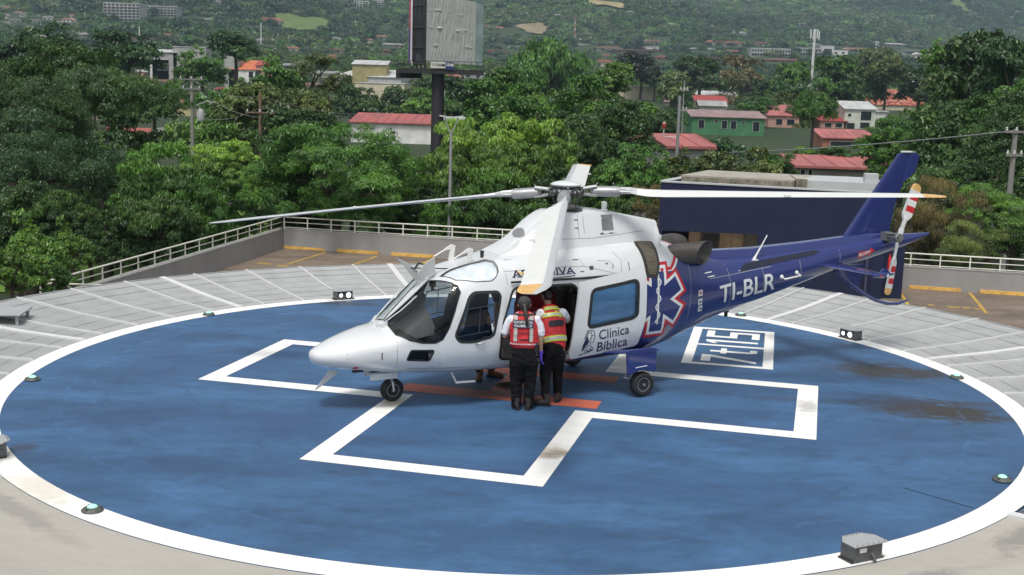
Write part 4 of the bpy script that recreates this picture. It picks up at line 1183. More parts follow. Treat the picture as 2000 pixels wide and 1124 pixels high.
# ---- tail rotor
TRH = Vector((8.98, -0.42, 2.09))
mb = MB(); mb.tube([(TRH.x, -0.06, TRH.z), (TRH.x, -0.47, TRH.z)], .045, 12); mb.box((TRH.x, -0.14, TRH.z), (.16, .12, .14)); mb.tube([(TRH.x + .02, -0.16, TRH.z - .1), (TRH.x + .02, -0.40, TRH.z - .07)], .02, 8); mb.tube([(TRH.x - .05, -0.2, TRH.z + .05), (TRH.x - .02, -0.42, TRH.z + .07)], .018, 8)
mb.lathe([(.02, -.03), (.075, -.03), (.085, 0), (.075, .03), (.02, .03)], c=TRH, rot=Matrix.Rotation(radians(90), 3, 'X'), n=18)
for k in range(5):
    a = k * 1.256; mb.tube([(TRH.x + .06 * cos(a), -0.47, TRH.z + .06 * sin(a)), (TRH.x + .06 * cos(a), -0.44, TRH.z + .06 * sin(a))], .014, 6)
tr = mb.build('tail_rotor', mat('rotor_hub_metal', (0.32, 0.32, 0.31), 0.4, 0.7, 0.4, 30), heli, 40)
WB = mat('rotor_white', (0.66, 0.67, 0.65), 0.4, 0, 0.04, 6); GB = mat('rotor_grey', (0.50, 0.52, 0.53), 0.4, 0.2, 0.05, 6); YB = mat('rotor_yellow', (0.62, 0.38, 0.13), 0.45, 0, 0.15, 8); RB = mat('rotor_red', (0.50, 0.018, 0.03), 0.4)
for sgn, tip in ((1, Vector((9.31, -0.42, 2.995))), (-1, Vector((8.83, -0.42, 1.125)))):
    d = (tip - TRH); Lr = d.length; d.normalize(); cdir = Vector((d.z, 0, -d.x)) * (1 if sgn > 0 else -1)
    tw = 0.35; nrm = Vector((0, -1, 0))
    rr_ = [(.07, .10, 0), (.16, .10, 0), (.19, .075, 0), (.33, .085, 0), (.37, .13, 0), (.43, .20, 0), (.50, .205, 0), (.501, .205, 3), (.61, .205, 3), (.611, .205, 0), (.72, .205, 0), (.721, .205, 3), (.82, .205, 3), (.821, .205, 0), (.90, .205, 0), (.901, .205, 2), (.985, .18, 2), (1.02, .09, 2)]
    mb = MB(); ring = []
    for f, c, k in rr_:
        r = f * Lr * 0.985; tt = tw * (1 - f * .5); cv_ = cdir * cos(tt) + nrm * sin(tt) * (1 if sgn > 0 else -1); nv = cdir.cross(d) * 1
        nv = d.cross(cv_).normalized(); th = .028 if f > .4 else .045
        pts = [(-.5, 0), (-.3, .5), (0.1, .42), (.5, .05), (.5, -.05), (.1, -.42), (-.3, -.5)]
        ring.append([TRH + d * r + cv_ * (a * c) + nv * (q * th) for a, q in pts])
    n = 7
    for i in range(len(ring) - 1):
        for j in range(n):
            mb.add([ring[i][j], ring[i][(j + 1) % n], ring[i + 1][(j + 1) % n], ring[i + 1][j]], [(0, 1, 2, 3)], rr_[i + 1][2] if j != 0 and j != 6 else (1 if rr_[i + 1][2] != 2 else 2))
    mb.add(ring[-1], [tuple(range(n))], 2)
    mb.build('tail_rotor_blade', [WB, GB, YB, RB], tr, 35)
# ---- main rotor
HUB = Vector((2.715, 0, 2.955))
hm = MB()
hm.tube([(0, 0, -.32), (0, 0, .0)], .075, 16); hm.lathe([(.19, -.27), (.20, -.22), (.12, -.2), (.1, -.2)], n=24); hm.lathe([(.16, -.05), (.19, -.02), (.19, .03), (.13, .05), (.05, .06)], n=24)
rot = hm.build('main_rotor', mat('rotor_hub_metal', (0.32, 0.32, 0.31)), heli, 40, loc=HUB)
MB().lathe([(.05, .03), (.22, .075), (.235, .095), (.18, .125), (.09, .145), (.005, .15)], n=32).build('hub_cap', HW, rot, 50)
dk = MB()
for k in range(4):
    a = radians(20 + 90 * k); dk.tube([(.18 * cos(a), .18 * sin(a), -.25), (.25 * cos(a + .3), .25 * sin(a + .3), -.02)], .014, 6); dk.tube([(.12 * cos(a + .6), .12 * sin(a + .6), -.32), (.15 * cos(a + .5), .15 * sin(a + .5), -.2)], .018, 6)
    for q in (-.06, .06):
        a2 = a + q * 4; dk.tube([(.13 * cos(a2), .13 * sin(a2), .05), (.27 * cos(a2), .27 * sin(a2), .045), (.33 * cos(a2), .33 * sin(a2), .0)], .013, 6)
    for q in (-.3, .0, .3): dk.ell((.26 * cos(a + q), .26 * sin(a + q), -.02 + .03 * q), (.035, .035, .05), 5)
dk.build('control_links', mat('link_metal', (0.14, 0.14, 0.14), 0.4, 0.8, 0.6, 40), rot, 50)
dk = MB(); dk.lathe([(.30, -.275), (.24, -.255), (.12, -.25)], n=24); dk.build('swashplate', DARKM, rot, 50)
RR = 5.45; aa = -0.081
def blade(k):
    an = aa + k * pi / 2; dx, dy = -cos(an), -sin(an)
    zt = -0.288 + RR * dx * 0.081 + RR * dy * 0.051
    phi = atan2(dy, dx) - HA
    d2 = Vector((cos(phi), sin(phi), 0)); tg = Vector((-sin(phi), cos(phi), 0))   # leading edge side
    def zc(r): return zt * (r / RR) ** 1.12
    S = [(0.62, .11, .075, 14), (0.95, .13, .07, 14), (1.05, .22, .05, 13), (1.2, .30, .042, 12), (1.45, .335, .036, 11), (2.4, .335, .034, 8), (3.5, .335, .033, 5.5), (4.6, .335, .032, 3), (5.05, .335, .030, 2), (5.13, .335, .028, 2), (5.131, .335, .028, 2), (5.28, .31, .022, 1.5), (5.38, .25, .016, 1), (5.45, .16, .008, 1)]
    prof = [(0, 0), (.05, .55), (.16, .95), (.27, 1), (.271, 1), (.6, .68), (1, .06), (1, -.06), (.6, -.4), (.271, -.6), (.27, -.6), (.16, -.62), (.05, -.42)]
    mb = MB(); ring = []
    for r, c, th, tw in S:
        t_ = radians(tw); le_off = .25 * .335 if r < 5.2 else .25 * .335 - (r - 5.2) * .55
        row = []
        for cc, q in prof:
            o_ = le_off - cc * c if r >= 1.0 else c * .5 - cc * c
            row.append(d2 * r + tg * (o_ * cos(t_)) + Vector((0, 0, zc(r) + o_ * sin(t_) + q * th * .8)))
        ring.append(row)
    n = len(prof)
    for i in range(len(ring) - 1):
        for j in range(n):
            edge = j in (0, 1, 2, 10, 11, 12)
            k_ = 1 if (edge or S[i][0] < 1.0) else 0
            if S[i + 1][0] > 5.131 and not edge: k_ = 2
            if S[i][0] < 1.3 and j in (7, 8, 9): k_ = 3
            mb.add([ring[i][j], ring[i][(j + 1) % n], ring[i + 1][(j + 1) % n], ring[i + 1][j]], [(0, 1, 2, 3)], k_)
    mb.add(ring[0], [tuple(range(n))], 1); mb.add(ring[-1], [tuple(range(n))], 1)
    mb.build('main_rotor_blade', [WB, GB, YB, DARKM], rot, 30)
    g = MB(); z0 = zc(.75)
    Rg = Matrix((tuple(d2), tuple(tg), (0, 0, 1))).transposed()
    def T(x, y, z): return tuple(Rg @ Vector((x, y, z + zc(max(x, .3)))))
    g.tube([T(.36, 0, 0), T(.42, 0, 0)], [.05, .088], 16); g.tube([T(.42, 0, 0), T(.74, 0, 0), T(.80, 0, 0)], [.090, .094, .078], 18, flat=.85)
    for q in (-.075, .075): g.tube([T(.26, q, .04), T(.46, q, .075)], .02, 8); g.tube([T(.26, q, -.045), T(.46, q, -.06)], .018, 6)
    g.tube([T(.80, .0, 0), T(.98, 0, 0)], [.085, .06], 12, flat=.5)
    for x in (.46, .70): g.ell(T(x, .05, .112), (.014, .014, .012), 4)
    g.build('blade_grip', mat('grip_metal', (0.36, 0.37, 0.38), 0.45, 0.5, 0.15, 12), rot, 50)
    tb = MB()
    x_ = 3.2; tb.box(T(x_, -.27, .0), (.10, .06, .012), Rg); tb.build('trim_tab', WB, rot)
for k in range(4): blade(k)
# ---- undercarriage
def wheel(c, r, wd, par, name='wheel'):
    R_ = Matrix.Rotation(radians(90), 3, 'X')
    h = wd / 2
    o = MB().lathe([(r * .55, -h * .75), (r * .72, -h), (r * .9, -h * .9), (r * .985, -h * .5), (r, 0), (r * .985, h * .5), (r * .9, h * .9), (r * .72, h), (r * .55, h * .75)], c=c, rot=R_, n=32).build(name, TYRE, par, 50)
    MB().lathe([(.012, -h * .5), (r * .2, -h * .55), (r * .26, -h * .35), (r * .46, -h * .35), (r * .52, -h * .8), (r * .56, -h * .8), (r * .56, h * .8), (r * .52, h * .8), (r * .46, h * .35), (r * .26, h * .35), (r * .2, h * .6), (.012, h * .8)], c=c, rot=R_, n=28).build('rim', mat('wheel_rim', (0.45, 0.46, 0.46), 0.35, 0.6, 0.2, 20), o, 40)
    hb = MB(); hb.tube([(c[0], c[1] - h * 1.1, c[2]), (c[0], c[1] + h * 1.1, c[2])], r * .11, 10)
    for k in range(7):
        a = k * 2 * pi / 7; hb.tube([(c[0] + r * .36 * cos(a), c[1] - h * .42, c[2] + r * .36 * sin(a)), (c[0] + r * .36 * cos(a), c[1] + h * .42, c[2] + r * .36 * sin(a))], r * .05, 6)
    hb.build('hub', STEELM, o, 50)
    return o
nw = wheel((0, 0, .168), .168, .13, heli, 'nose_wheel')
mb = MB(); mb.tube([(-.02, 0, .5), (-.02, 0, .33)], .035, 10); mb.tube([(-.02, 0, .34), (-.02, -.085, .30), (0, -.09, .168)], .022, 8); mb.tube([(-.02, 0, .34), (-.02, .085, .30), (0, .09, .168)], .022, 8); mb.tube([(.06, 0, .45), (.09, 0, .36), (0, 0, .30)], .015, 8); mb.build('nose_strut', STEELM, heli, 50)
for s in (-1, 1):
    MB().box((-.175, s * .14, .405), (.41, .014, .085)).build('nose_gear_door', HW, heli, None, 0.004)
mb = MB(); mb.box((-.10, -.06, .462), (.30, .015, .012)); mb.box((-.55, -.1, .505), (.16, .04, .03)); mb.box((-.32, -.1, .475), (.12, .05, .012)); mb.build('belly_fitting', DARKM, heli)
for s in (-1, 1):
    secs = []
    for f in np.linspace(0, 1, 7):
        y = s * (.55 + .58 * f); x0 = 2.80 + .42 * f; x1 = 4.0 - .20 * f; zc_ = .60 + .10 * f; th = .19 - .05 * f; row = []
        for k in range(11):
            c = 0.5 - 0.5 * cos(pi * k / 10); row.append((x0 + (x1 - x0) * c, y, zc_ + th * 1.8 * (0.2969 * sqrt(c) - 0.126 * c - 0.3516 * c * c + 0.2843 * c ** 3 - 0.1015 * c ** 4)))
        secs.append(row + [(x, yy, 2 * zc_ - z) for x, yy, z in row[-2:0:-1]])
    mb = MB(); sections(mb, secs); sp_ = mb.build('sponson', HB, heli, 45)
    mb = MB(); drv = [(3.20, .715), (3.27, .735), (3.66, .74), (3.72, .72), (3.725, .40), (3.69, .365), (3.60, .40), (3.50, .43), (3.38, .40), (3.30, .355), (3.235, .365)]
    mb.prism(drv, s * 1.10 - .02, s * 1.10 + .02, 'xz'); mb.build('gear_door', HB, sp_, None, 0.012)
    MB().box((3.46, s * 1.122, .47), (.20, .005, .012), Matrix.Rotation(radians(-5), 3, 'Y')).build('gear_door_dash', LETW, sp_)
    wheel((3.535, s * 1.03, .185), .185, .15, heli, 'main_wheel')
    mb = MB(); mb.tube([(3.40, s * .93, .66), (3.46, s * .93, .42), (3.535, s * .93, .20)], [.045, .04, .03], 10); mb.tube([(3.535, s * .92, .19), (3.535, s * 1.03, .185)], .025, 8); mb.tube([(3.44, s * .95, .46), (3.30, s * 1.0, .36), (3.24, s * 1.0, .30), (3.38, s * .98, .25)], .012, 6); mb.tube([(3.50, s * .96, .40), (3.36, s * .98, .30)], .02, 8); mb.build('main_strut', STEELM, heli, 50)
# ---- steps, wire cutters, roof aerials, wipers
for s in (-1, 1):
    mb = MB(); mb.tube([(.69, s * .52, .48), (.75, s * .56, .335)], .028, 8, flat=.5); mb.tube([(.74, s * .56, .338), (1.03, s * .57, .335)], .03, 8, flat=.6); mb.build('boarding_step', HW, heli, 50)
mb = MB(); mb.prism([(-.93, .53), (-.80, .52), (-.85, .45), (-1.10, .275), (-1.13, .27), (-1.0, .43)], -.012, .012, 'xz'); mb.build('lower_wire_cutter', mat('cutter_grey', (0.55, 0.56, 0.56), 0.4, 0.3), heli)
mb = MB(); mb.prism([(.03, 2.07), (.16, 1.94), (.42, 1.62), (.50, 1.72), (.36, 1.86), (.22, 1.98)], -.012, .012, 'xz'); mb.prism([(.36, 1.76), (.30, 1.84), (.40, 1.97), (.56, 2.07), (.57, 1.84)], -.16, -.135, 'xz')
mb.v = [tuple(p) for p in mb.v]; mb.build('upper_wire_cutter', mat('cutter_grey', (0.55, 0.56, 0.56)), heli)
mb = MB(); mb.tube([(.23, 0, 1.905), (.62, -.12, 1.90), (.95, -.25, 1.90)], .008, 6); mb.tube([(.36, .12, 1.85), (.42, .1, 1.95), (.50, .08, 1.93), (.56, .1, 1.82)], .016, 6); mb.build('cutter_brace', DARKM, heli, 50)
for dx, y in ((0, -.20), (-.10, .20)):
    mb = MB(); mb.prism([(1.02 + dx, 1.92), (1.10 + dx, 1.93), (1.13 + dx, 2.17), (1.07 + dx, 2.19), (.97 + dx, 2.13), (.96 + dx, 2.10), (1.05 + dx, 2.12)], y - .014, y + .014, 'xz'); mb.tube([(.97 + dx, y, 2.115), (.80 + dx, y, 2.02)], .012, 6); mb.build('roof_probe', mat('antenna_white', (0.75, 0.75, 0.72)), heli, None, 0.004)
mb = MB(); mb.lathe([(.05, 0), (.05, .02), (.025, .03), (.03, .13), (.01, .135)], c=(1.32, -.10, 1.99), n=12); mb.build('temperature_probe', DARKM, heli, 40)
mb = MB(); mb.prism([(1.28, 1.99), (1.42, 2.01), (1.38, 2.06), (1.32, 2.06)], -.12, -.08, 'xz'); mb.prism([(1.56, 2.05), (1.72, 2.07), (1.68, 2.12), (1.60, 2.11)], .02, .10, 'xz'); mb.build('roof_fairing', HW, heli, None, 0.008)
for s in (-1, 1):
    mb = MB(); mb.tube([(-.24, s * .10, 1.13), (-.21, s * .17, 1.17), (.02, s * .26, 1.36), (.24, s * .30, 1.56)], .009, 6); mb.box((-.24, s * .10, 1.13), (.08, .06, .05)); mb.prism([(-.28, 1.09), (-.14, 1.13), (-.17, 1.22), (-.20, 1.20)], s * .20 - .01, s * .20 + .01, 'xz'); mb.build('wiper', HW, heli, 50)
# ---- cabin
CAR = mat('cabin_floor', (0.20, 0.19, 0.18), 0.9, 0, 0.2, 12); SEATM = mat('seat_navy', (0.02, 0.03, 0.09), 0.8, 0, 0.2, 10)
MB().box((.45, 0, .60), (1.1, .84, .05)).box((1.95, 0, .602), (1.9, 1.20, .05)).build('cabin_floor', CAR, heli)
MB().box((2.78, 0, 1.28), (.06, 1.46, 1.30)).build('aft_bulkhead', INT, heli)
MB().box((1.35, 0, .71), (.12, 1.38, .2)).build('seat_rail', CAR, heli)
for y in (-.38, .38):
    sm = MB(); sm.box((.86, y, .80), (.46, .44, .12)); sm.box((1.10, y, 1.12), (.11, .44, .58), Matrix.Rotation(radians(12), 3, 'Y')); sm.box((1.17, y, 1.47), (.08, .24, .16))
    so = sm.build('pilot_seat', SEATM, heli, None, 0.03)
    MB().box((.88, y, .68), (.36, .3, .12)).build('seat_base', DARKM, so)
    mb = MB(); mb.tube([(.50, y, .63), (.46, y, .85), (.50, y, .98)], .014, 6); mb.tube([(.49, y, .96), (.52, y - .02, 1.06), (.48, y - .02, 1.09)], .028, 8); mb.build('control_stick', mat('stick_black', (0.015, 0.015, 0.015), 0.5), heli, 50)
mb = MB(); mb.prism([(-.05, .60), (.38, .60), (.30, .92), (.10, 1.04), (-.10, 1.02)], -.52, .52, 'xz'); mb.build('instrument_panel', mat('panel_black', (0.02, 0.02, 0.022), 0.7), heli, None, 0.02)
mb = MB(); mb.prism([(-.06, 1.06), (.44, 1.56), (.50, 1.50), (.47, 1.37), (.57, 1.18), (.63, 1.06), (.63, .92), (.30, .88), (-.04, .98)], -.02, .0, 'xz'); mb.build('sun_curtain', mat('curtain_grey', (0.19, 0.195, 0.205), 0.7, 0, 0.12, 2.5, 0.3, 6), heli)
mb = MB(); mb.box((.62, .05, 1.66), (.06, .12, .10)); mb.box((.62, .05, 1.60), (.04, .05, .08)); mb.build('compass', mat('stick_black', (0.015, 0.015, 0.015)), heli, None, 0.01)
mb = MB(); mb.box((2.32, .02, .98), (.52, .62, .62)); mb.box((2.30, .05, 1.36), (.46, .5, .24)); mb.build('medical_bag', mat('bag_red', (0.30, 0.015, 0.02), 0.65, 0, 0.3, 5, 0.5, 8), heli, None, 0.06)
mb = MB(); mb.tube([(2.04, -.28, 1.20), (2.3, -.30, 1.24), (2.56, -.28, 1.22)], .012, 6); mb.tube([(2.04, -.29, 1.02), (2.3, -.32, .95), (2.5, -.3, 1.12)], .01, 6); mb.build('bag_strap', mat('strap_white', (0.6, 0.58, 0.55), 0.6), heli, 50)
mb = MB(); mb.box((2.62, -.5, 1.15), (.16, .3, .75)); mb.box((2.55, -.45, 1.6), (.2, .5, .1)); mb.build('medical_rack', DARKM, heli, None, 0.02)
mb = MB(); mb.tube([(2.3, -.6, 1.62), (2.48, -.5, 1.56), (2.55, -.3, 1.6)], .02, 6); mb.build('ceiling_rail', STEELM, heli, 50)
MB().box((1.95, 0, 1.90), (1.5, .8, .02)).build('cabin_ceiling', INT, heli)
# ------------------------------------------------------------------ people
SKINM = mat('skin', (0.42, 0.25, 0.17), 0.55, 0, 0.06, 8)
def skin_mesh(name, nodes, edges, root, m, sub=2):
    """nodes {key: (pos, rx[, ry])}; grows one continuous surface along the edges"""
    # a chain of overlapping ellipsoids along every bone, fused into one skin by a voxel remesh
    mb = MB()
    sc_ = {'shirt': .92, 'trousers': .92}.get(name, 1.0)
    def el(p, rx, ry):
        rx *= sc_; ry *= sc_; mb.ell(p, (rx, ry, min(rx, ry) * .75), 7)
    for a_, b_ in edges:
        A_, B_ = nodes[a_], nodes[b_]; pa_, pb_ = Vector(A_[0]), Vector(B_[0]); n_ = max(2, int((pb_ - pa_).length / .022))
        for k in range(n_ + 1):
            f = k / n_; el(pa_.lerp(pb_, f), A_[1] * (1 - f) + B_[1] * f, A_[-1] * (1 - f) + B_[-1] * f)
    r = mb.mesh('tmp', m)
    o = bpy.data.objects.new('tmp', r); COL.objects.link(o)
    rm_ = o.modifiers.new('r', 'REMESH'); rm_.mode = 'VOXEL'; rm_.voxel_size = 0.013
    sm_ = o.modifiers.new('m', 'SMOOTH'); sm_.factor = 0.6; sm_.iterations = 12 if name != 'body' else 4
    r = evaluated(o, name); bpy.data.objects.remove(o)
    if name in ('trousers', 'shirt', 'vest'):
        from mathutils import noise
        k_ = {'trousers': .010, 'shirt': .008, 'vest': .006}[name]
        for v in r.vertices:
            c = v.co; q = noise.noise(Vector((c.x * 9, c.y * 9, c.z * 22 + 4 * c.x))) + .6 * noise.noise(Vector((c.x * 22, c.y * 22, c.z * 30)))
            v.co = c + v.normal * q * k_
    r.materials.clear(); r.materials.append(m); r.shade_smooth()
    return r
def join_mb(me, mb):
    bm = bmesh.new(); bm.from_mesh(me); vs_ = [bm.verts.new(p) for p in mb.v]
    for f in mb.f:
        try: bm.faces.new([vs_[i] for i in f]).smooth = True
        except ValueError: pass
    bm.to_mesh(me); bm.free()
def hand(mb, wrist, d, side_v, s=1.0):
    """palm and five bent fingers hanging along d; side_v points to the thumb"""
    w_ = Vector(wrist); d = Vector(d).normalized(); sv = Vector(side_v); sv = (sv - d * sv.dot(d)).normalized(); nn = d.cross(sv)
    mb.tube([w_ - d * .02, w_ + d * .03 * s, w_ + d * .085 * s], [.026 * s, .036 * s, .034 * s], 10, flat=.55)
    for k, (o_, l) in enumerate(((.028, .062), (.010, .072), (-.009, .066), (-.027, .052))):
        b_ = w_ + d * .08 * s + sv * o_ * s
        mb.tube([b_, b_ + d * l * .5 * s + nn * .004, b_ + d * l * .85 * s + nn * .016 * s, b_ + d * l * s + nn * .03 * s], [.0095 * s, .009 * s, .008 * s, .006 * s], 7)
    b_ = w_ + d * .025 * s + sv * .028 * s
    mb.tube([b_, b_ + d * .03 * s + sv * .02 * s, b_ + d * .058 * s + sv * .022 * s + nn * .012], [.012 * s, .0105 * s, .007 * s], 7)
def face(mb, c, fwd):
    """nose, brow, lips and ears on a head at c looking along fwd"""
    c = Vector(c); f = Vector(fwd).normalized(); r_ = f.cross(Vector((0, 0, 1))).normalized(); u = r_.cross(f)
    mb.tube([c + f * .082 + u * .012, c + f * .105 - u * .018, c + f * .088 - u * .028], [.008, .013, .008], 8)
    for s in (-1, 1):
        mb.ell(c + r_ * .083 * s - u * .012 - f * .008, (.014, .022, .03), 6); mb.ell(c + f * .08 + r_ * .032 * s + u * .018, (.014, .01, .009), 5)
    mb.ell(c + f * .085 - u * .052, (.022, .012, .009), 5)
BLACKT = mat('black_trousers', (0.008, 0.008, 0.009), 0.9, 0, 0.5, 7, 0.7, 10, spec=0.15)
SHIRT = mat('white_shirt', (0.72, 0.74, 0.80), 0.8, 0, 0.05, 9, 0.5, 14)
VEST = mat('red_vest', (0.50, 0.020, 0.028), 0.7, 0, 0.2, 9, 0.5, 14)
LIME = mat('lime_stripe', (0.55, 0.72, 0.05), 0.5); SILV = mat('silver_tape', (0.50, 0.48, 0.44), 0.35, 0.2, 0.15, 30)
HAIR = mat('dark_hair', (0.012, 0.010, 0.009), 0.5, 0, 0.4, 40); BOOT = mat('boot_leather', (0.035, 0.028, 0.024), 0.7, 0, 0.3, 20)
CAP = mat('cap_grey', (0.045, 0.048, 0.05), 0.9, 0, 0.2, 20); GLOVE = mat('purple_glove', (0.10, 0.06, 0.48), 0.45)
BLK = mat('patch_black', (0.012, 0.013, 0.018), 0.7)
def boots(root, pts, m, name='boot'):
    for (x, y, dx, dy) in pts:
        d = Vector((dx, dy, 0)).normalized(); mb = MB(); h = Vector((x, y, 0))
        mb.tube([h - d * .06 + Vector((0, 0, .05)), h + Vector((0, 0, .055)), h + d * .08 + Vector((0, 0, .045)), h + d * .15 + Vector((0, 0, .035)), h + d * .19 + Vector((0, 0, .03))], [.03, .045, .045, .042, .022], 12, flat=1.0)
        mb.tube([h - d * .02 + Vector((0, 0, .05)), h - d * .02 + Vector((0, 0, .17))], [.048, .05], 12)
        o = mb.build(name, m, root, 60)
        sb = MB(); sb.prism([tuple((h + d * a + Vector((-d.y, d.x, 0)) * b_).to_2d()) for a, b_ in ((-.085, -.03), (-.085, .03), (-.0, .042), (.1, .046), (.18, .03), (.20, 0), (.18, -.03), (.1, -.046), (0, -.042))], 0.0, .022, 'xy'); sb.build('sole', BLK, o)

# paramedic seen from behind, cap and plait, hand with purple glove hanging
w1 = thing('person', 'paramedic in grey cap with dark plait, red vest with navy back patch and purple glove', 'person', (0.195, 16.47, 0.006))
N = dict(pel=((0, 0, .79), .10, .09), wst=((-.005, .02, .94), .09, .08), chs=((-.015, .05, 1.12), .11, .09), nkb=((-.015, .085, 1.31), .065, .06), nk=((-.015, .11, 1.36), .048, .05), hd0=((-.015, .135, 1.41), .062, .072), hd=((-.015, .14, 1.475), .074, .088), hd1=((-.015, .135, 1.53), .062, .072),
         shr=((.17, .06, 1.275), .055), elr=((.225, .03, 1.0), .04), wrr=((.235, .065, .79), .028), shl=((-.20, .06, 1.275), .055), ell=((-.275, .08, 1.01), .04), wrl=((-.17, .28, .98), .028),
         hpr=((.085, 0, .75), .085), knr=((.09, .01, .42), .055), anr=((.085, -.01, .10), .035), hpl=((-.085, 0, .75), .085), knl=((-.095, .01, .42), .055), anl=((-.085, -.01, .10), .035))
E_ = [('pel', 'wst'), ('wst', 'chs'), ('chs', 'nkb'), ('nkb', 'nk'), ('nk', 'hd0'), ('hd0', 'hd'), ('hd', 'hd1'), ('chs', 'shr'), ('shr', 'elr'), ('elr', 'wrr'), ('chs', 'shl'), ('shl', 'ell'), ('ell', 'wrl'), ('pel', 'hpr'), ('hpr', 'knr'), ('knr', 'anr'), ('pel', 'hpl'), ('hpl', 'knl'), ('knl', 'anl')]
me = skin_mesh('body', N, E_, 'pel', SKINM)
hm_ = MB(); hand(hm_, (-.17, .28, .98), (.6, .7, -.1), (0, 0, 1), .9); face(hm_, (-.015, .14, 1.465), (-.05, 1, -.25)); join_mb(me, hm_); link('body', me, w1)
gm = MB(); hand(gm, (.236, .068, .785), (.05, .12, -1), (-.3, 1, 0), 1.12); gm.tube([(.234, .06, .83), (.236, .068, .78)], [.036, .033], 10); gm.build('glove', GLOVE, w1, 60)
T = dict(pel=((0, -.005, .80), 0.188, 0.151), low=((0, -.01, .73), 0.188, 0.157), hpr=((.09, -.005, .64), 0.131, 0.140), knr=((.095, .01, .42), 0.100, 0.103), m2=((.092, .0, .24), 0.089, 0.092), anr=((.085, -.01, .07), 0.082, 0.087), hpl=((-.09, -.005, .64), 0.131, 0.140), knl=((-.10, .01, .42), 0.100, 0.103), m3=((-.095, 0, .24), 0.089, 0.092), anl=((-.085, -.01, .07), 0.082, 0.087), top=((0, .0, .90), 0.165, 0.129))
link('trousers', skin_mesh('trousers', T, [('top', 'pel'), ('pel', 'low'), ('low', 'hpr'), ('hpr', 'knr'), ('knr', 'm2'), ('m2', 'anr'), ('low', 'hpl'), ('hpl', 'knl'), ('knl', 'm3'), ('m3', 'anl')], 'pel', BLACKT), w1)
S_ = dict(wst=((0, .01, .90), .165, .12), mid=((-.005, .03, 1.02), .165, .12), chs=((-.015, .05, 1.17), .175, .12), nkb=((-.015, .08, 1.325), .085, .075), col=((-.015, .10, 1.36), .064, .06), shr=((.165, .06, 1.28), .07, .07), ar=((.21, .045, 1.16), .07, .07), ar2=((.23, .035, 1.07), .066, .066), shl=((-.195, .06, 1.28), .07, .07), al=((-.25, .065, 1.16), .07, .07), al2=((-.272, .07, 1.07), .066, .066))
link('shirt', skin_mesh('shirt', S_, [('wst', 'mid'), ('mid', 'chs'), ('chs', 'nkb'), ('nkb', 'col'), ('chs', 'shr'), ('shr', 'ar'), ('ar', 'ar2'), ('chs', 'shl'), ('shl', 'al'), ('al', 'al2')], 'mid', SHIRT), w1)
Vn = dict(a=((0, .01, .935), .212, .145), b=((-.005, .03, 1.04), .208, .145), c=((-.015, .05, 1.17), .218, .145), d=((-.015, .065, 1.26), .195, .13), e=((-.015, .075, 1.31), .15, .105))
vme = skin_mesh('vest', Vn, [('a', 'b'), ('b', 'c'), ('c', 'd'), ('d', 'e')], 'b', VEST, 3); vest = link('vest', vme, w1)
bb = bmesh.new(); bb.from_mesh(vme); VB = BVHTree.FromBMesh(bb); bb.free(); VF = Frame((0, -1, 0.1), bvh=VB)
def vr(mb, x0, z0, x1, z1, off):
    x0, x1 = x0 * 1.2, x1 * 1.2; z0 += .038; z1 += .038; drape(mb, [[(x0, z0), (x1, z0), (x1, z1), (x0, z1)]], VF, off, 0.025)
mb = MB(); vr(mb, -.125, .93, -.085, 1.33, .010); vr(mb, .055, .93, .095, 1.33, .010); mb.build('reflective_tape', SILV, vest)
mb = MB(); vr(mb, -.15, 1.285, .12, 1.31, .012); vr(mb, -.06, .95, .045, .965, .011); vr(mb, .042, .93, .052, 1.05, .012); vr(mb, -.085, .93, -.078, 1.05, .012); vr(mb, -.085, 1.05, .052, 1.058, .012); mb.build('webbing', BLK, vest)
mb = MB(); vr(mb, -.135, 1.12, .095, 1.225, .017); pt_ = mb.build('back_patch', mat('patch_navy', (0.012, 0.02, 0.06), 0.6), vest)
mb = MB(); text_on(mb, 'SOPORTE VITAL', (-.152, 1.216), (.106, 1.216), .037, lambda a, c: VF.hit(a, c, .023), .01, cut=.04); text_on(mb, 'PARAMEDICO', (-.140, 1.170), (.094, 1.170), .032, lambda a, c: VF.hit(a, c, .023), .01, cut=.04); mb.build('patch_text', LETW, pt_)
mb = MB()
for i in range(28): vr(mb, -.19 + i * .0135, .885 + .010 * (i % 2), -.19 + (i + 1) * .0135, .895 + .010 * (i % 2), .011)
mb.build('checker_hem', LETW, vest)
MB().box((.165, -.06, .90), (.05, .05, .13)).build('radio', BLK, w1, None, .01)
mb = MB(); mb.ell((-.015, .13, 1.50), (.092, .108, .082), 12); mb.build('cap', CAP, w1, 60)
mb = MB(); mb.prism([(-.085, .20), (-.06, .30), (.03, .30), (.055, .20)], 1.485, 1.495, 'xy'); mb.build('cap_peak', CAP, w1)
mb = MB(); mb.ell((-.012, .055, 1.445), (.07, .05, .06), 10)
pts = [(-.01, .03, 1.45), (.0, -.035, 1.39), (.015, -.075, 1.33), (.025, -.108, 1.27), (.028, -.118, 1.22)]
mb.tube(pts, [.032, .026, .022, .019, .008], 10)
for i in range(12):
    f = i / 11; k = min(3, int(f * 4)); g = f * 4 - k; p = Vector(pts[k]).lerp(Vector(pts[k + 1]), g); mb.ell(p + Vector((.012 * (1 if i % 2 else -1), -.006, 0)), (.02 * (1 - .4 * f), .018, .024), 5)
mb.build('plaited_hair', HAIR, w1, 60)
mb = MB(); mb.tube([(-.105, .20, 1.475), (-.108, .10, 1.478)], .006, 6); mb.box((-.09, .225, 1.47), (.05, .012, .04)); mb.build('glasses', BLK, w1)
boots(w1, ((-.085, -.02, -.25, 1), (.085, -.02, .3, 1)), BOOT)

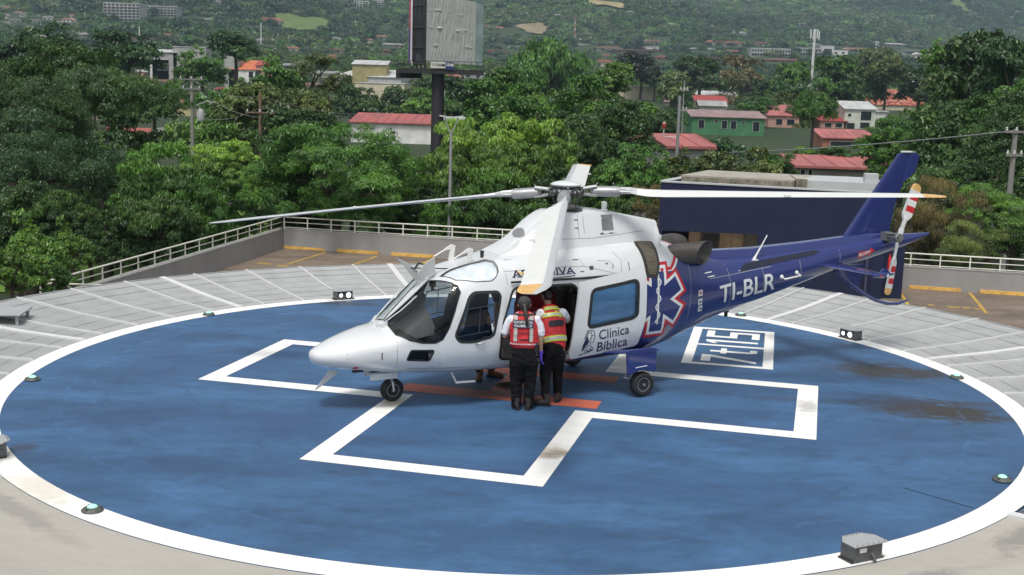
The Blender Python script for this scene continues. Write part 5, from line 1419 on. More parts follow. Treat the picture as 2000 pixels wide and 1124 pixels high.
# second paramedic leaning into the doorway
w2 = thing('person', 'paramedic in red vest with lime stripes leaning into the helicopter doorway, dark hair', 'person', (0.64, 16.78, 0.006))
N = dict(pel=((-.04, -.02, .86), .10, .09), wst=((-.03, .06, 1.0), .09, .085), chs=((-.05, .17, 1.18), .12, .10), nkb=((-.10, .28, 1.34), .065, .06), nk=((-.12, .33, 1.40), .05, .05), hd0=((-.13, .38, 1.45), .064, .074), hd=((-.135, .40, 1.51), .076, .09), hd1=((-.135, .40, 1.57), .062, .072),
         shl=((-.225, .18, 1.29), .055), ell=((-.265, .17, 1.04), .042), wrl=((-.20, .38, .93), .03), shr=((.10, .22, 1.30), .055), elr=((.17, .42, 1.12), .042), wrr=((.02, .60, 1.08), .03),
         hpl=((-.11, -.02, .80), .09), knl=((-.13, .0, .46), .058), anl=((-.12, -.10, .10), .036), hpr=((.05, -.01, .80), .09), knr=((.05, .06, .46), .058), anr=((.06, .12, .10), .036))
me = skin_mesh('body', N, E_, 'pel', SKINM)
hm_ = MB(); hand(hm_, (-.20, .38, .93), (.5, .8, -.1), (0, 0, 1)); hand(hm_, (.02, .60, 1.08), (-.5, .8, -.1), (0, 0, 1)); face(hm_, (-.135, .40, 1.50), (-.75, .65, -.3)); join_mb(me, hm_); link('body', me, w2)
T = dict(top=((-.035, .015, .91), 0.154, 0.129), pel=((-.04, -.03, .85), 0.177, 0.151), low=((-.035, -.035, .78), 0.177, 0.157), hpl=((-.105, -.03, .70), 0.125, 0.140), knl=((-.13, .0, .46), 0.097, 0.101), m2=((-.128, -.05, .28), 0.080, 0.083), anl=((-.12, -.10, .13), 0.068, 0.073), hpr=((.045, -.01, .70), 0.120, 0.134), knr=((.05, .06, .46), 0.091, 0.095), m3=((.056, .09, .28), 0.078, 0.081), anr=((.06, .12, .13), 0.068, 0.073))
link('trousers', skin_mesh('trousers', T, [('top', 'pel'), ('pel', 'low'), ('low', 'hpl'), ('hpl', 'knl'), ('knl', 'm2'), ('m2', 'anl'), ('low', 'hpr'), ('hpr', 'knr'), ('knr', 'm3'), ('m3', 'anr')], 'pel', BLACKT), w2)
S_ = dict(wst=((-.03, .05, .98), .145, .115), chs=((-.05, .17, 1.18), .16, .12), nkb=((-.10, .27, 1.33), .075, .07), col=((-.115, .31, 1.375), .062, .06), shl=((-.215, .18, 1.29), .078, .078), al=((-.25, .17, 1.17), .076, .076), al2=((-.262, .17, 1.09), .072, .072), shr=((.09, .22, 1.30), .078, .078), ar=((.14, .32, 1.21), .076, .076), ar2=((.16, .38, 1.15), .07, .07))
link('shirt', skin_mesh('shirt', S_, [('wst', 'chs'), ('chs', 'nkb'), ('nkb', 'col'), ('chs', 'shl'), ('shl', 'al'), ('al', 'al2'), ('chs', 'shr'), ('shr', 'ar'), ('ar', 'ar2')], 'chs', SHIRT), w2)
Vn = dict(a=((-.03, .01, .865), .19, .155), b=((-.035, .06, 1.0), .192, .155), c=((-.055, .16, 1.16), .20, .155), d=((-.075, .22, 1.26), .188, .14), e=((-.095, .265, 1.32), .135, .11))
vme = skin_mesh('vest', Vn, [('a', 'b'), ('b', 'c'), ('c', 'd'), ('d', 'e')], 'c', VEST, 3); vest = link('vest', vme, w2)
bb = bmesh.new(); bb.from_mesh(vme); VB = BVHTree.FromBMesh(bb); bb.free()
ups = Vector((-.05, .42, .90)).normalized(); VF = Frame((0.10, -0.88, 0.42), bvh=VB)
mid = Vector((-.045, .15, 1.16)); mu, mv = mid.dot(VF.u), mid.dot(VF.v)
def vr2(mb, x0, y0, x1, y1, off, sl=0.16): drape(mb, [[(mu + x0, mv + y0 + sl * x0), (mu + x1, mv + y0 + sl * x1), (mu + x1, mv + y1 + sl * x1), (mu + x0, mv + y1 + sl * x0)]], VF, off, 0.025)
for (y0, y1, x0, x1) in ((-.315, -.235, -.19, .19), (.05, .115, -.16, .19), (.16, .215, -.13, .13)):
    mb = MB(); vr2(mb, x0, y0, x1, y1, .011); s1 = mb.build('lime_stripe', LIME, vest)
    mb = MB(); vr2(mb, x0, y0 + .02, x1, y1 - .018, .016); mb.build('silver_tape', SILV, s1)
mb = MB(); vr2(mb, -.07, -.10, .14, -.01, .012); mb.build('black_patch', BLK, vest)
mb = MB(); mb.ell((-.128, .385, 1.545), (.086, .10, .078), 12); mb.ell((-.115, .34, 1.50), (.075, .065, .07), 10); mb.build('hair', HAIR, w2, 60)
mb = MB(); mb.tube([(-.268, .195, 1.02), (-.262, .21, 1.0)], .046, 12); mb.build('watch', BLK, w2)
mb = MB(); mb.box((-.255, .13, .99), (.05, .05, .07)); mb.build('pouch', mat('pouch_lime', (0.25, 0.32, 0.04), 0.7), w2, None, .01)
boots(w2, ((-.12, -.12, -1.0, .25), (.06, .12, .25, 1)), BOOT)

# third person on the far side: only the shoes show under the belly
w3 = thing('person', 'person in brown shoes behind the helicopter, seen only below its belly', 'person', (-0.50, 18.40, 0.006))
N = dict(pel=((0, .12, .92), .11, .10), wst=((0, .13, 1.08), .10, .09), chs=((0, .14, 1.30), .13, .10), nkb=((0, .13, 1.47), .065, .06), nk=((0, .12, 1.54), .05, .05), hd0=((0, .11, 1.60), .062, .072), hd=((0, .105, 1.66), .076, .088), hd1=((0, .11, 1.72), .062, .07),
         shr=((.2, .13, 1.42), .06), elr=((.27, .10, 1.13), .042), wrr=((.26, .0, .90), .03), shl=((-.2, .13, 1.42), .06), ell=((-.27, .10, 1.13), .042), wrl=((-.26, .0, .90), .03),
         hpr=((.10, .10, .86), .09), knr=((.16, .0, .48), .06), anr=((.22, -.14, .10), .04), hpl=((-.10, .10, .86), .09), knl=((-.03, -.05, .48), .06), anl=((.04, -.30, .10), .04))
me = skin_mesh('body', N, E_, 'pel', SKINM); hm_ = MB(); hand(hm_, (.26, 0, .9), (0, -.2, -1), (-1, 0, 0)); hand(hm_, (-.26, 0, .9), (0, -.2, -1), (1, 0, 0)); face(hm_, (0, .105, 1.65), (.2, -1, -.2)); join_mb(me, hm_); link('body', me, w3)
T = dict(pel=((0, .12, .92), 0.182, 0.146), low=((0, .11, .84), 0.182, 0.146), hpr=((.11, .08, .72), 0.114, 0.123), knr=((.16, .0, .48), 0.091, 0.090), anr=((.215, -.13, .13), 0.074, 0.078), hpl=((-.09, .06, .72), 0.114, 0.123), knl=((-.03, -.05, .48), 0.091, 0.090), anl=((.035, -.28, .13), 0.074, 0.078))
link('trousers', skin_mesh('trousers', T, [('pel', 'low'), ('low', 'hpr'), ('hpr', 'knr'), ('knr', 'anr'), ('low', 'hpl'), ('hpl', 'knl'), ('knl', 'anl')], 'pel', BLACKT), w3)
S_ = dict(wst=((0, .13, .98), .15, .12), chs=((0, .14, 1.28), .17, .12), nkb=((0, .13, 1.46), .08, .075), shl=((-.2, .13, 1.42), .08), al=((-.26, .11, 1.18), .07), shr=((.2, .13, 1.42), .08), ar=((.26, .11, 1.18), .07))
link('shirt', skin_mesh('shirt', S_, [('wst', 'chs'), ('chs', 'nkb'), ('chs', 'shl'), ('shl', 'al'), ('chs', 'shr'), ('shr', 'ar')], 'chs', mat('dark_shirt', (0.02, 0.025, 0.05), 0.8)), w3)
mb = MB(); mb.ell((0, .125, 1.70), (.086, .095, .07), 10); mb.build('hair', HAIR, w3, 60)
boots(w3, ((.045, -.31, -.1, -1), (.225, -.15, 1, -.35)), mat('brown_shoe', (0.13, 0.055, 0.03), 0.6, 0, 0.2, 20), 'shoe')
# ------------------------------------------------------------------ terrain and hills
def gz(x, y):
    x = np.asarray(x, float); y = np.asarray(y, float)
    base = np.interp(y, [-500, 250, 450, 700, 900, 1200, 1700, 2300, 3200, 4600], [-6.5, -6.5, -2.0, 5, 13, 32, 88, 190, 390, 640])
    k = np.clip(x / np.maximum(y, 60), -0.5, 0.5)
    s = np.interp(k, [-0.5, -0.25, 0.0, 0.25, 0.5], [1.5, 1.3, 1.0, 0.85, 0.8])
    hill = np.clip(base + 2, 0, None)
    am = np.clip((y - 500) / 900, 0, 1)
    n = (np.sin(x * 0.0052 + 1.3) * np.sin(y * 0.0041 + 0.4) * 22 + np.sin(x * 0.0125 + y * 0.004) * 9 + np.sin(y * 0.0118 - x * 0.006 + 2) * 8 + np.sin(x * .031 + 1) * np.sin(y * .027) * 3.5) * am
    return np.minimum(base, -2) + hill * s + n * np.clip(y / 1800, 0.25, 1.3)
def gzf(x, y): return float(gz(x, y))
def hit_ground(px, py):
    d = 60.0
    while d < 4500:
        p = at(px, py, d)
        if p.z <= gzf(p.x, p.y): return p
        d *= 1.012
    return at(px, py, 4400)
ys = np.concatenate([np.linspace(-150, 250, 14), np.linspace(280, 1200, 38), np.linspace(1230, 4600, 85)])
ks = np.linspace(-0.85, 0.85, 121)
V = []
for y in ys:
    X = ks * (y + 400); Z = gz(X, np.full_like(X, y)); V += list(zip(X, np.full_like(X, y), Z))
nk = len(ks)
me = bpy.data.meshes.new('hills')
me.from_pydata(V, [], [(i * nk + j, i * nk + j + 1, (i + 1) * nk + j + 1, (i + 1) * nk + j) for i in range(len(ys) - 1) for j in range(nk - 1)])
me.materials.append(mat('hill_ground', (0.030, 0.052, 0.014), 0.95, 0, 0, 0.012, col2=(0.012, 0.026, 0.008), detail=8)); me.shade_smooth()
struct('hills', me, None)
LAWN = mat('lawn_green', (0.11, 0.20, 0.03), 0.95, 0, 0.3, 0.6, 0.4, 8)
mb = MB(); mb.add([(-45, 58, -6.44), (-12, 58, -6.44), (-16, 96, -6.44), (-50, 96, -6.44)], [(0, 1, 2, 3)]); struct('lawn', mb, LAWN)
mb = MB(); mb.add([(-60, 97, -6.43), (60, 97, -6.43), (60, 104, -6.43), (-60, 104, -6.43)], [(0, 1, 2, 3)]); struct('street', mb, mat('asphalt', (0.06, 0.06, 0.062), 0.9, 0, 0.2, 2))
def meadow(px, py, w_, h_, nm, col):
    p = hit_ground(px, py); d = p.y; W_ = w_ * d / FPX / 2; D_ = min(150, h_ * d / FPX / .1) / 2
    mb = MB(); n = 12; G = []; rg_ = random.Random(int(px)); ph = rg_.uniform(0, 6)
    G.append((p.x, d, gzf(p.x, d) + 1.5))
    for j in (1, 2, 3):
        for i in range(28):
            a_ = 2 * pi * i / 28; k_ = j / 3 * (1 + .18 * sin(3 * a_ + ph) + .1 * sin(5 * a_)); x, y = p.x + W_ * k_ * cos(a_), d + D_ * k_ * sin(a_); G.append((x, y, gzf(x, y) + 1.5))
    F = [(0, 1 + i, 1 + (i + 1) % 28) for i in range(28)] + [(1 + 28 * j + i, 29 + 28 * j + i, 29 + 28 * j + (i + 1) % 28, 1 + 28 * j + (i + 1) % 28) for j in (0, 1) for i in range(28)]
    mb.add(G, F); struct('meadow', mb, mat(nm, col, 0.95, 0, 0, 0.05, col2=tuple(c * .55 for c in col), detail=6))
    return (p.x, d, W_, D_)
MEAD = [meadow(598, 52, 100, 22, 'meadow_green', (0.12, 0.18, 0.04)), meadow(1182, 6, 78, 14, 'meadow_straw', (0.36, 0.30, 0.14)), meadow(1722, 42, 34, 8, 'meadow_green', (0.12, 0.18, 0.04)), meadow(1878, 20, 34, 12, 'meadow_green', (0.12, 0.18, 0.04)), meadow(1045, 60, 60, 8, 'meadow_brown', (0.26, 0.21, 0.13)), meadow(560, 40, 50, 10, 'meadow_green', (0.12, 0.18, 0.04)), meadow(640, 62, 60, 8, 'meadow_green', (0.12, 0.18, 0.04))]

# ------------------------------------------------------------------ trees
def leaf_mat(name, hue_var=0.35, translucent=0.25):
    m = bpy.data.materials.new(name); m.use_nodes = True; t = m.node_tree; t.nodes.clear()
    out = nd(t, 'ShaderNodeOutputMaterial'); oi = nd(t, 'ShaderNodeObjectInfo'); at_ = nd(t, 'ShaderNodeAttribute'); at_.attribute_name = 'tint'
    rp = nd(t, 'ShaderNodeValToRGB'); e = rp.color_ramp.elements
    e[0].position = 0.0; e[0].color = (0.55, 0.58, 0.6, 1); e[1].position = 1.0; e[1].color = (1.9, 1.75, 1.2, 1)
    el = e.new(0.5); el.color = (1, 1, 1, 1)
    t.links.new(at_.outputs['Fac'], rp.inputs[0])
    mu_ = nd(t, 'ShaderNodeMix', data_type='RGBA', blend_type='MULTIPLY'); mu_.inputs[0].default_value = 1
    t.links.new(oi.outputs['Color'], mu_.inputs[6]); t.links.new(rp.outputs[0], mu_.inputs[7])
    hs_ = nd(t, 'ShaderNodeHueSaturation'); mr = nd(t, 'ShaderNodeMapRange'); mr.inputs[3].default_value = 0.8; mr.inputs[4].default_value = 1.25
    t.links.new(oi.outputs['Random'], mr.inputs[0]); t.links.new(mr.outputs[0], hs_.inputs['Value']); t.links.new(mu_.outputs[2], hs_.inputs['Color'])
    bs = nd(t, 'ShaderNodeBsdfPrincipled'); bs.inputs['Roughness'].default_value = 0.42; bs.inputs['Specular IOR Level'].default_value = 0.45
    t.links.new(hs_.outputs[0], bs.inputs['Base Color'])
    tl = nd(t, 'ShaderNodeBsdfTranslucent'); t.links.new(hs_.outputs[0], tl.inputs[0])
    mx = nd(t, 'ShaderNodeMixShader'); mx.inputs[0].default_value = translucent
    t.links.new(bs.outputs[0], mx.inputs[1]); t.links.new(tl.outputs[0], mx.inputs[2]); t.links.new(mx.outputs[0], out.inputs[0])
    return m
LEAF = leaf_mat('leaves'); BARK = mat('bark', (0.07, 0.058, 0.045), 0.95, 0, 0.3, 6, 0.5, 12)
def unit(v): return v / np.maximum(1e-9, np.linalg.norm(v, axis=-1, keepdims=True))
def crown_mesh(name, kind, R, H, n, leaf, seed, m=LEAF):
    """leaf cloud of height H and radius R standing on z = 0 .. H: lobes -> clumps -> separate leaf faces"""
    rg = np.random.default_rng(seed)
    if kind == 'umbrella':
        nl = 15; a = rg.uniform(0, 2 * pi, nl); r = np.sqrt(rg.uniform(0.0, 1, nl)) * R * .78
        lc = np.stack([r * np.cos(a), r * np.sin(a), H * (0.80 - .42 * (r / R) ** 2 + rg.uniform(-.16, .06, nl))], 1); lr = np.stack([R * rg.uniform(.26, .40, nl)] * 2 + [H * rg.uniform(.12, .20, nl)], 1); zmin = -.15
    elif kind == 'dome':
        nl = 13; a = rg.uniform(0, 2 * pi, nl); z = rg.uniform(0.12, .74, nl); r = R * .62 * np.sqrt(np.clip(1 - (z - .25) ** 2 * 2.0, .05, 1)) * rg.uniform(.55, 1.05, nl)
        lc = np.stack([r * np.cos(a), r * np.sin(a), z * H], 1); lr = np.stack([R * rg.uniform(.30, .46, nl)] * 2 + [H * rg.uniform(.17, .27, nl)], 1); zmin = -.45
    elif kind == 'tall':
        nl = 15; z = np.linspace(.12, .86, nl); a = rg.uniform(0, 2 * pi, nl); r = R * .55 * np.sin(np.clip(z, .1, 1) * pi * .9) * rg.uniform(.5, 1.2, nl)
        lc = np.stack([r * np.cos(a), r * np.sin(a), z * H], 1); lr = np.stack([R * rg.uniform(.32, .5, nl)] * 2 + [H * rg.uniform(.10, .15, nl)], 1); zmin = -.5
    else:                                                                   # sparse, open crown
        nl = 17; a = rg.uniform(0, 2 * pi, nl); z = rg.uniform(.15, .9, nl); r = R * rg.uniform(.2, .82, nl) * np.sqrt(np.clip(1 - (z - .4) ** 2 * 2, .1, 1))
        lc = np.stack([r * np.cos(a), r * np.sin(a), z * H], 1); lr = np.stack([R * rg.uniform(.16, .28, nl)] * 2 + [H * rg.uniform(.08, .14, nl)], 1); zmin = -.5
    ncl = 20 if n > 3000 else 11
    wgt = lr[:, 0] ** 2; wgt /= wgt.sum()
    cd = unit(rg.normal(size=(nl, ncl, 3))); cd[..., 2] = np.where(cd[..., 2] < zmin, -cd[..., 2], cd[..., 2])
    cc = lc[:, None] + cd * lr[:, None] * rg.uniform(.72, 1.06, (nl, ncl, 1))
    ct = rg.uniform(0, 1, (nl, ncl)) * .55 + rg.uniform(0, .3, (nl, 1))
    if kind == 'dome' and leaf[2] > .7: ct = np.clip(ct * .8 + .45 * (cc[..., 2] > lc[:, None, 2] + lr[:, None, 2] * .35) * (lc[:, None, 2] > H * .45), 0, 1)      # pale new growth on the mango tops
    li = rg.choice(nl, n, p=wgt); ki = rg.integers(0, ncl, n)
    d = unit(rg.normal(size=(n, 3))); d[:, 2] = np.where(d[:, 2] < -.3, -d[:, 2], d[:, 2])
    crad = lr[li, 0] * (.29 if kind != 'sparse' else .36)
    P = cc[li, ki] + d * (crad * rg.uniform(.25, 1, n) ** .6)[:, None] * np.array([1, 1, .62 if kind != 'umbrella' else .4])
    od = unit(P - np.array([0, 0, H * .3])); nrm = unit(d * .5 + od * .35 + np.array([0, 0, .55]) + rg.normal(size=(n, 3)) * .45)
    ax = unit(np.cross(nrm, rg.normal(size=(n, 3))))
    ax[:, 2] -= leaf[2]; ax = unit(ax); sd = unit(np.cross(nrm, ax))
    L = (leaf[0] * rg.uniform(.65, 1.25, n))[:, None]; Wd = (leaf[1] * rg.uniform(.7, 1.2, n))[:, None]
    Q = np.stack([P, P + ax * L * .45 + sd * Wd * .5, P + ax * L - np.array([0, 0, 1]) * L * leaf[2] * .25, P + ax * L * .45 - sd * Wd * .5], 1).reshape(-1, 3)
    zlo, zhi = np.percentile(Q[:, 2], 1), np.percentile(Q[:, 2], 99.7)
    Q[:, 2] = (Q[:, 2] - zlo) * H / (zhi - zlo)
    me = bpy.data.meshes.new(name); me.vertices.add(4 * n); me.vertices.foreach_set('co', Q.ravel().astype(np.float32))
    me.loops.add(4 * n); me.loops.foreach_set('vertex_index', np.arange(4 * n, dtype=np.int32))
    me.polygons.add(n); me.polygons.foreach_set('loop_start', np.arange(0, 4 * n, 4, dtype=np.int32))
    me.update(calc_edges=True)
    at_ = me.attributes.new('tint', 'FLOAT', 'FACE'); at_.data.foreach_set('value', np.clip(ct[li, ki] + rg.normal(size=n) * .12 + .1, 0, 1).astype(np.float32))
    me.materials.append(m)
    return me, (lc - np.array([0, 0, zlo])) * np.array([1, 1, H / (zhi - zlo)])
def trunk_mesh(lc, R, H, seed, thick=.055):
    rg = random.Random(seed); mb = MB(); base = Vector((rg.uniform(-.1, .1) * R, rg.uniform(-.1, .1) * R, -14)); fork = Vector((0, 0, H * .12)); r0 = R * thick
    mb.tube([base, base.lerp(fork, .55) + Vector((rg.uniform(-.1, .1) * R, 0, 0)), base.lerp(fork, .85), fork], [r0 * 1.5, r0 * 1.15, r0, r0 * .95], 9)
    for c in list(lc)[:11]:
        c = Vector(c); m1 = fork.lerp(c, .5) + Vector((rg.uniform(-.08, .08) * R, rg.uniform(-.08, .08) * R, rg.uniform(-.02, .1) * H))
        st_ = fork + Vector((0, 0, -rg.uniform(0, .15) * H)); mb.tube([st_, m1, c + (c - m1) * .25], [r0 * .6, r0 * .36, r0 * .12], 6)
    return mb.mesh('trunk', BARK, 60)
SPEC = {}
def variants(key, kind, R, H, n, leaf, k, seed):
    L_ = []
    for i in range(k):
        me, lc = crown_mesh('crown', kind, R, H, n, leaf, seed + i); L_.append((me, trunk_mesh(lc, R, H, seed + i), R, H))
    SPEC[key] = L_
variants('rain', 'umbrella', 7.5, 5.2, 56000, (.21, .065, .15), 2, 10)
variants('mango', 'dome', 4.6, 5.6, 26000, (.30, .085, .75), 3, 20)
variants('feather', 'dome', 5.5, 5.0, 46000, (.27, .055, .35), 2, 30)
variants('round', 'dome', 4.5, 5.2, 24000, (.20, .11, .3), 2, 40)
variants('bush', 'sparse', 2.6, 3.2, 14000, (.17, .085, .45), 2, 50)
variants('willow', 'dome', 3.8, 5.2, 22000, (.26, .028, .9), 1, 60)
variants('midr', 'dome', 4.5, 5.0, 7500, (.42, .22, .35), 4, 70)
variants('midu', 'umbrella', 6.0, 4.2, 8500, (.45, .20, .2), 2, 80)
variants('mids', 'sparse', 5.0, 5.5, 5200, (.40, .16, .3), 2, 90)
variants('midt', 'tall', 3.4, 7.5, 7000, (.42, .2, .35), 2, 95)
variants('farr', 'dome', 4.5, 5.0, 900, (1.15, .65, .3), 3, 100)
variants('faru', 'umbrella', 6.0, 4.0, 900, (1.2, .65, .2), 2, 110)
DK, MD, LT, YG, BR, BL, OL = (.038, .088, .020), (.060, .150, .026), (.100, .210, .036), (.120, .225, .040), (.130, .118, .055), (.034, .084, .028), (.090, .128, .036)
_cnt = [0]
def tree(px, top, rpx, d, key, col, label, group=None, zs=1.0, name='tree'):
    _cnt[0] += 1; L_ = SPEC[key]; me, tm, R, H = L_[_cnt[0] % len(L_)]
    p = at(px, top, d); g = gzf(p.x, p.y); s = rpx * d / FPX / R
    r = thing(name, label, 'tree', (p.x, p.y, g), random.uniform(0, 6.28), group)
    sz = s * zs; Hc = H * sz
    if p.z - g < .72 * Hc: Hc = max(.8, (p.z - g) / .72); sz = Hc / H
    zc_ = p.z - Hc - g
    c = link('crown', me, r, (0, 0, zc_)); c.scale = (s, s, sz); c.color = (*col, 1)
    t_ = link('trunk', tm, r, (0, 0, zc_)); t_.scale = (s, s, sz)
    return r
G1 = 'big trees beyond the parapet'
for a in ((150, 78, 215, 72, 'rain', DK, 'tall spreading rain tree at the upper left with dark flat crown', .95), (15, 155, 165, 60, 'rain', DK, 'spreading dark tree cut by the left edge, below the tallest crown', 1.0), (60, 215, 190, 52, 'rain', BL, 'low spreading tree at left with bare limbs below its crown', 1.1), (200, 294, 110, 58, 'rain', BL, 'flat-topped dark tree right of the low left tree, above the lawn', 1.0),
          (335, 285, 130, 50, 'mango', MD, 'mango tree with drooping leaves above the left railing', 1.0), (300, 380, 110, 47, 'mango', DK, 'dark low mango tree right behind the left railing', .9), (430, 275, 90, 60, 'mango', YG, 'yellowish mango tree left of the feathery tree', .8), (215, 430, 90, 50, 'mango', DK, 'small dark mango tree over the lawn at left', .8),
          (45, 415, 95, 32, 'bush', LT, 'pale green bushy tree at the left edge above the net', 1.1), (20, 480, 75, 29, 'bush', LT, 'pale green bush in the left corner beside the net', 1.0), (125, 425, 60, 33, 'bush', LT, 'young bush with upright shoots at left below the trees', 1.3), (85, 500, 60, 30, 'bush', MD, 'mid green bush touching the left end of the net', 1.0),
          (655, 245, 190, 53, 'feather', MD, 'broad feathery green tree left of the rotor hub', .95), (560, 300, 110, 56, 'feather', LT, 'brighter feathery tree at the left flank of the broad one', .8), (765, 290, 95, 56, 'feather', MD, 'feathery tree in front of the white wall below the billboard', 1.0), (690, 335, 130, 54, 'feather', MD, 'feathery branch mass hanging over the back railing', .8),
          (925, 235, 115, 56, 'mango', YG, 'yellow green mango tree right of the street lamp', 1.0), (1030, 225, 115, 60, 'mango', YG, 'yellow green mango tree left above the rotor hub', 1.0), (985, 330, 110, 54, 'mango', MD, 'darker mango tree behind the rotor hub', 1.0), (1085, 150, 180, 85, 'round', MD, 'wide dense green tree above the rotor hub', .9), (1195, 195, 130, 72, 'round', DK, 'dark dense tree right of the rotor hub', 1.1), (1225, 280, 100, 55, 'round', MD, 'mid green tree left of the dark blue building', 1.0), (1270, 360, 60, 51, 'willow', BR, 'brownish thin-leaved bush at the left corner of the dark blue building', 1.2),
          (1440, 290, 110, 72, 'bush', OL, 'olive bush over the flat roof of the dark blue building', .9), (1350, 290, 60, 70, 'bush', OL, 'olive bush left above the flat roof', .9), (1515, 300, 60, 74, 'bush', MD, 'green bush right above the flat roof, by the red roof', .8),
          (1895, 190, 200, 78, 'round', DK, 'very large dark tree at the right behind the power lines', .95), (1770, 235, 100, 82, 'round', MD, 'loose green tree left of the very large dark one', .9), (1985, 200, 100, 66, 'round', DK, 'dark tree cut by the right edge behind the utility pole', 1.2),
          (1840, 345, 105, 50, 'willow', BR, 'brownish green weeping tree behind the tail rotor', 1.25), (1890, 430, 90, 48, 'willow', OL, 'drooping olive shrub above the right railing', .9), (1935, 360, 95, 53, 'feather', LT, 'bright green tree in front of the dark one at right', .9), (1985, 420, 85, 50, 'round', LT, 'bright leafy tree at the right edge above the railing', .9), (1800, 400, 60, 52, 'willow', BR, 'small brown shrub just left of the tail rotor', 1.0)):
    tree(*a[:7], G1, a[7])
for i, a in enumerate(((35, 352, 115, 46, 'round', DK, 'dark shrubby tree hiding the trunks of the left rain trees', 1.1), (135, 372, 90, 45, 'mango', DK, 'dark shrub between the lawn and the left rain trees', 1.0), (30, 330, 120, 66, 'round', DK, 'dark understorey tree at the left edge under the spreading crowns', 1.0), (135, 335, 110, 68, 'round', DK, 'dark understorey tree below the low spreading tree', 1.0), (235, 345, 95, 66, 'mango', DK, 'dark understorey tree left of the mango tree', 1.0), (70, 395, 90, 60, 'mango', DK, 'dark leafy tree behind the pale green bushes', 1.0), (170, 400, 70, 62, 'round', DK, 'low dark tree at the far edge of the lawn', .9), (390, 400, 90, 60, 'mango', MD, 'green tree behind the middle of the left railing', 1.0),
          (480, 360, 95, 62, 'round', MD, 'rounded green tree above the inner corner of the parapet', 1.0), (590, 385, 85, 58, 'feather', DK, 'dark feathery tree low behind the back railing', 1.0), (770, 375, 100, 57, 'feather', DK, 'dark feathery tree low behind the third wheel stop', 1.0), (850, 330, 80, 60, 'round', DK, 'dark tree left of the street lamp', 1.0), (880, 390, 80, 55, 'mango', MD, 'low green tree at the foot of the street lamp', 1.0), (1130, 330, 110, 56, 'round', DK, 'dark tree low behind the rotor head', 1.0), (1215, 385, 80, 52, 'mango', DK, 'dark low tree left of the building wall', .9), (1960, 300, 100, 60, 'round', DK, 'dark tree low at the right edge behind the pole', 1.0), (1860, 310, 90, 62, 'round', DK, 'dark tree low between fin and utility pole', 1.0),
          (320, 330, 120, 68, 'round', DK, 'dark tree behind the mango tree at left', 1.0), (560, 320, 120, 70, 'round', DK, 'dark tree behind the feathery trees', .9), (1000, 290, 120, 72, 'round', DK, 'dark tree behind the yellow green mango trees', .9))):
    tree(*a[:7], 'understorey trees beyond the parapet', a[7])
G2 = 'trees among the houses'
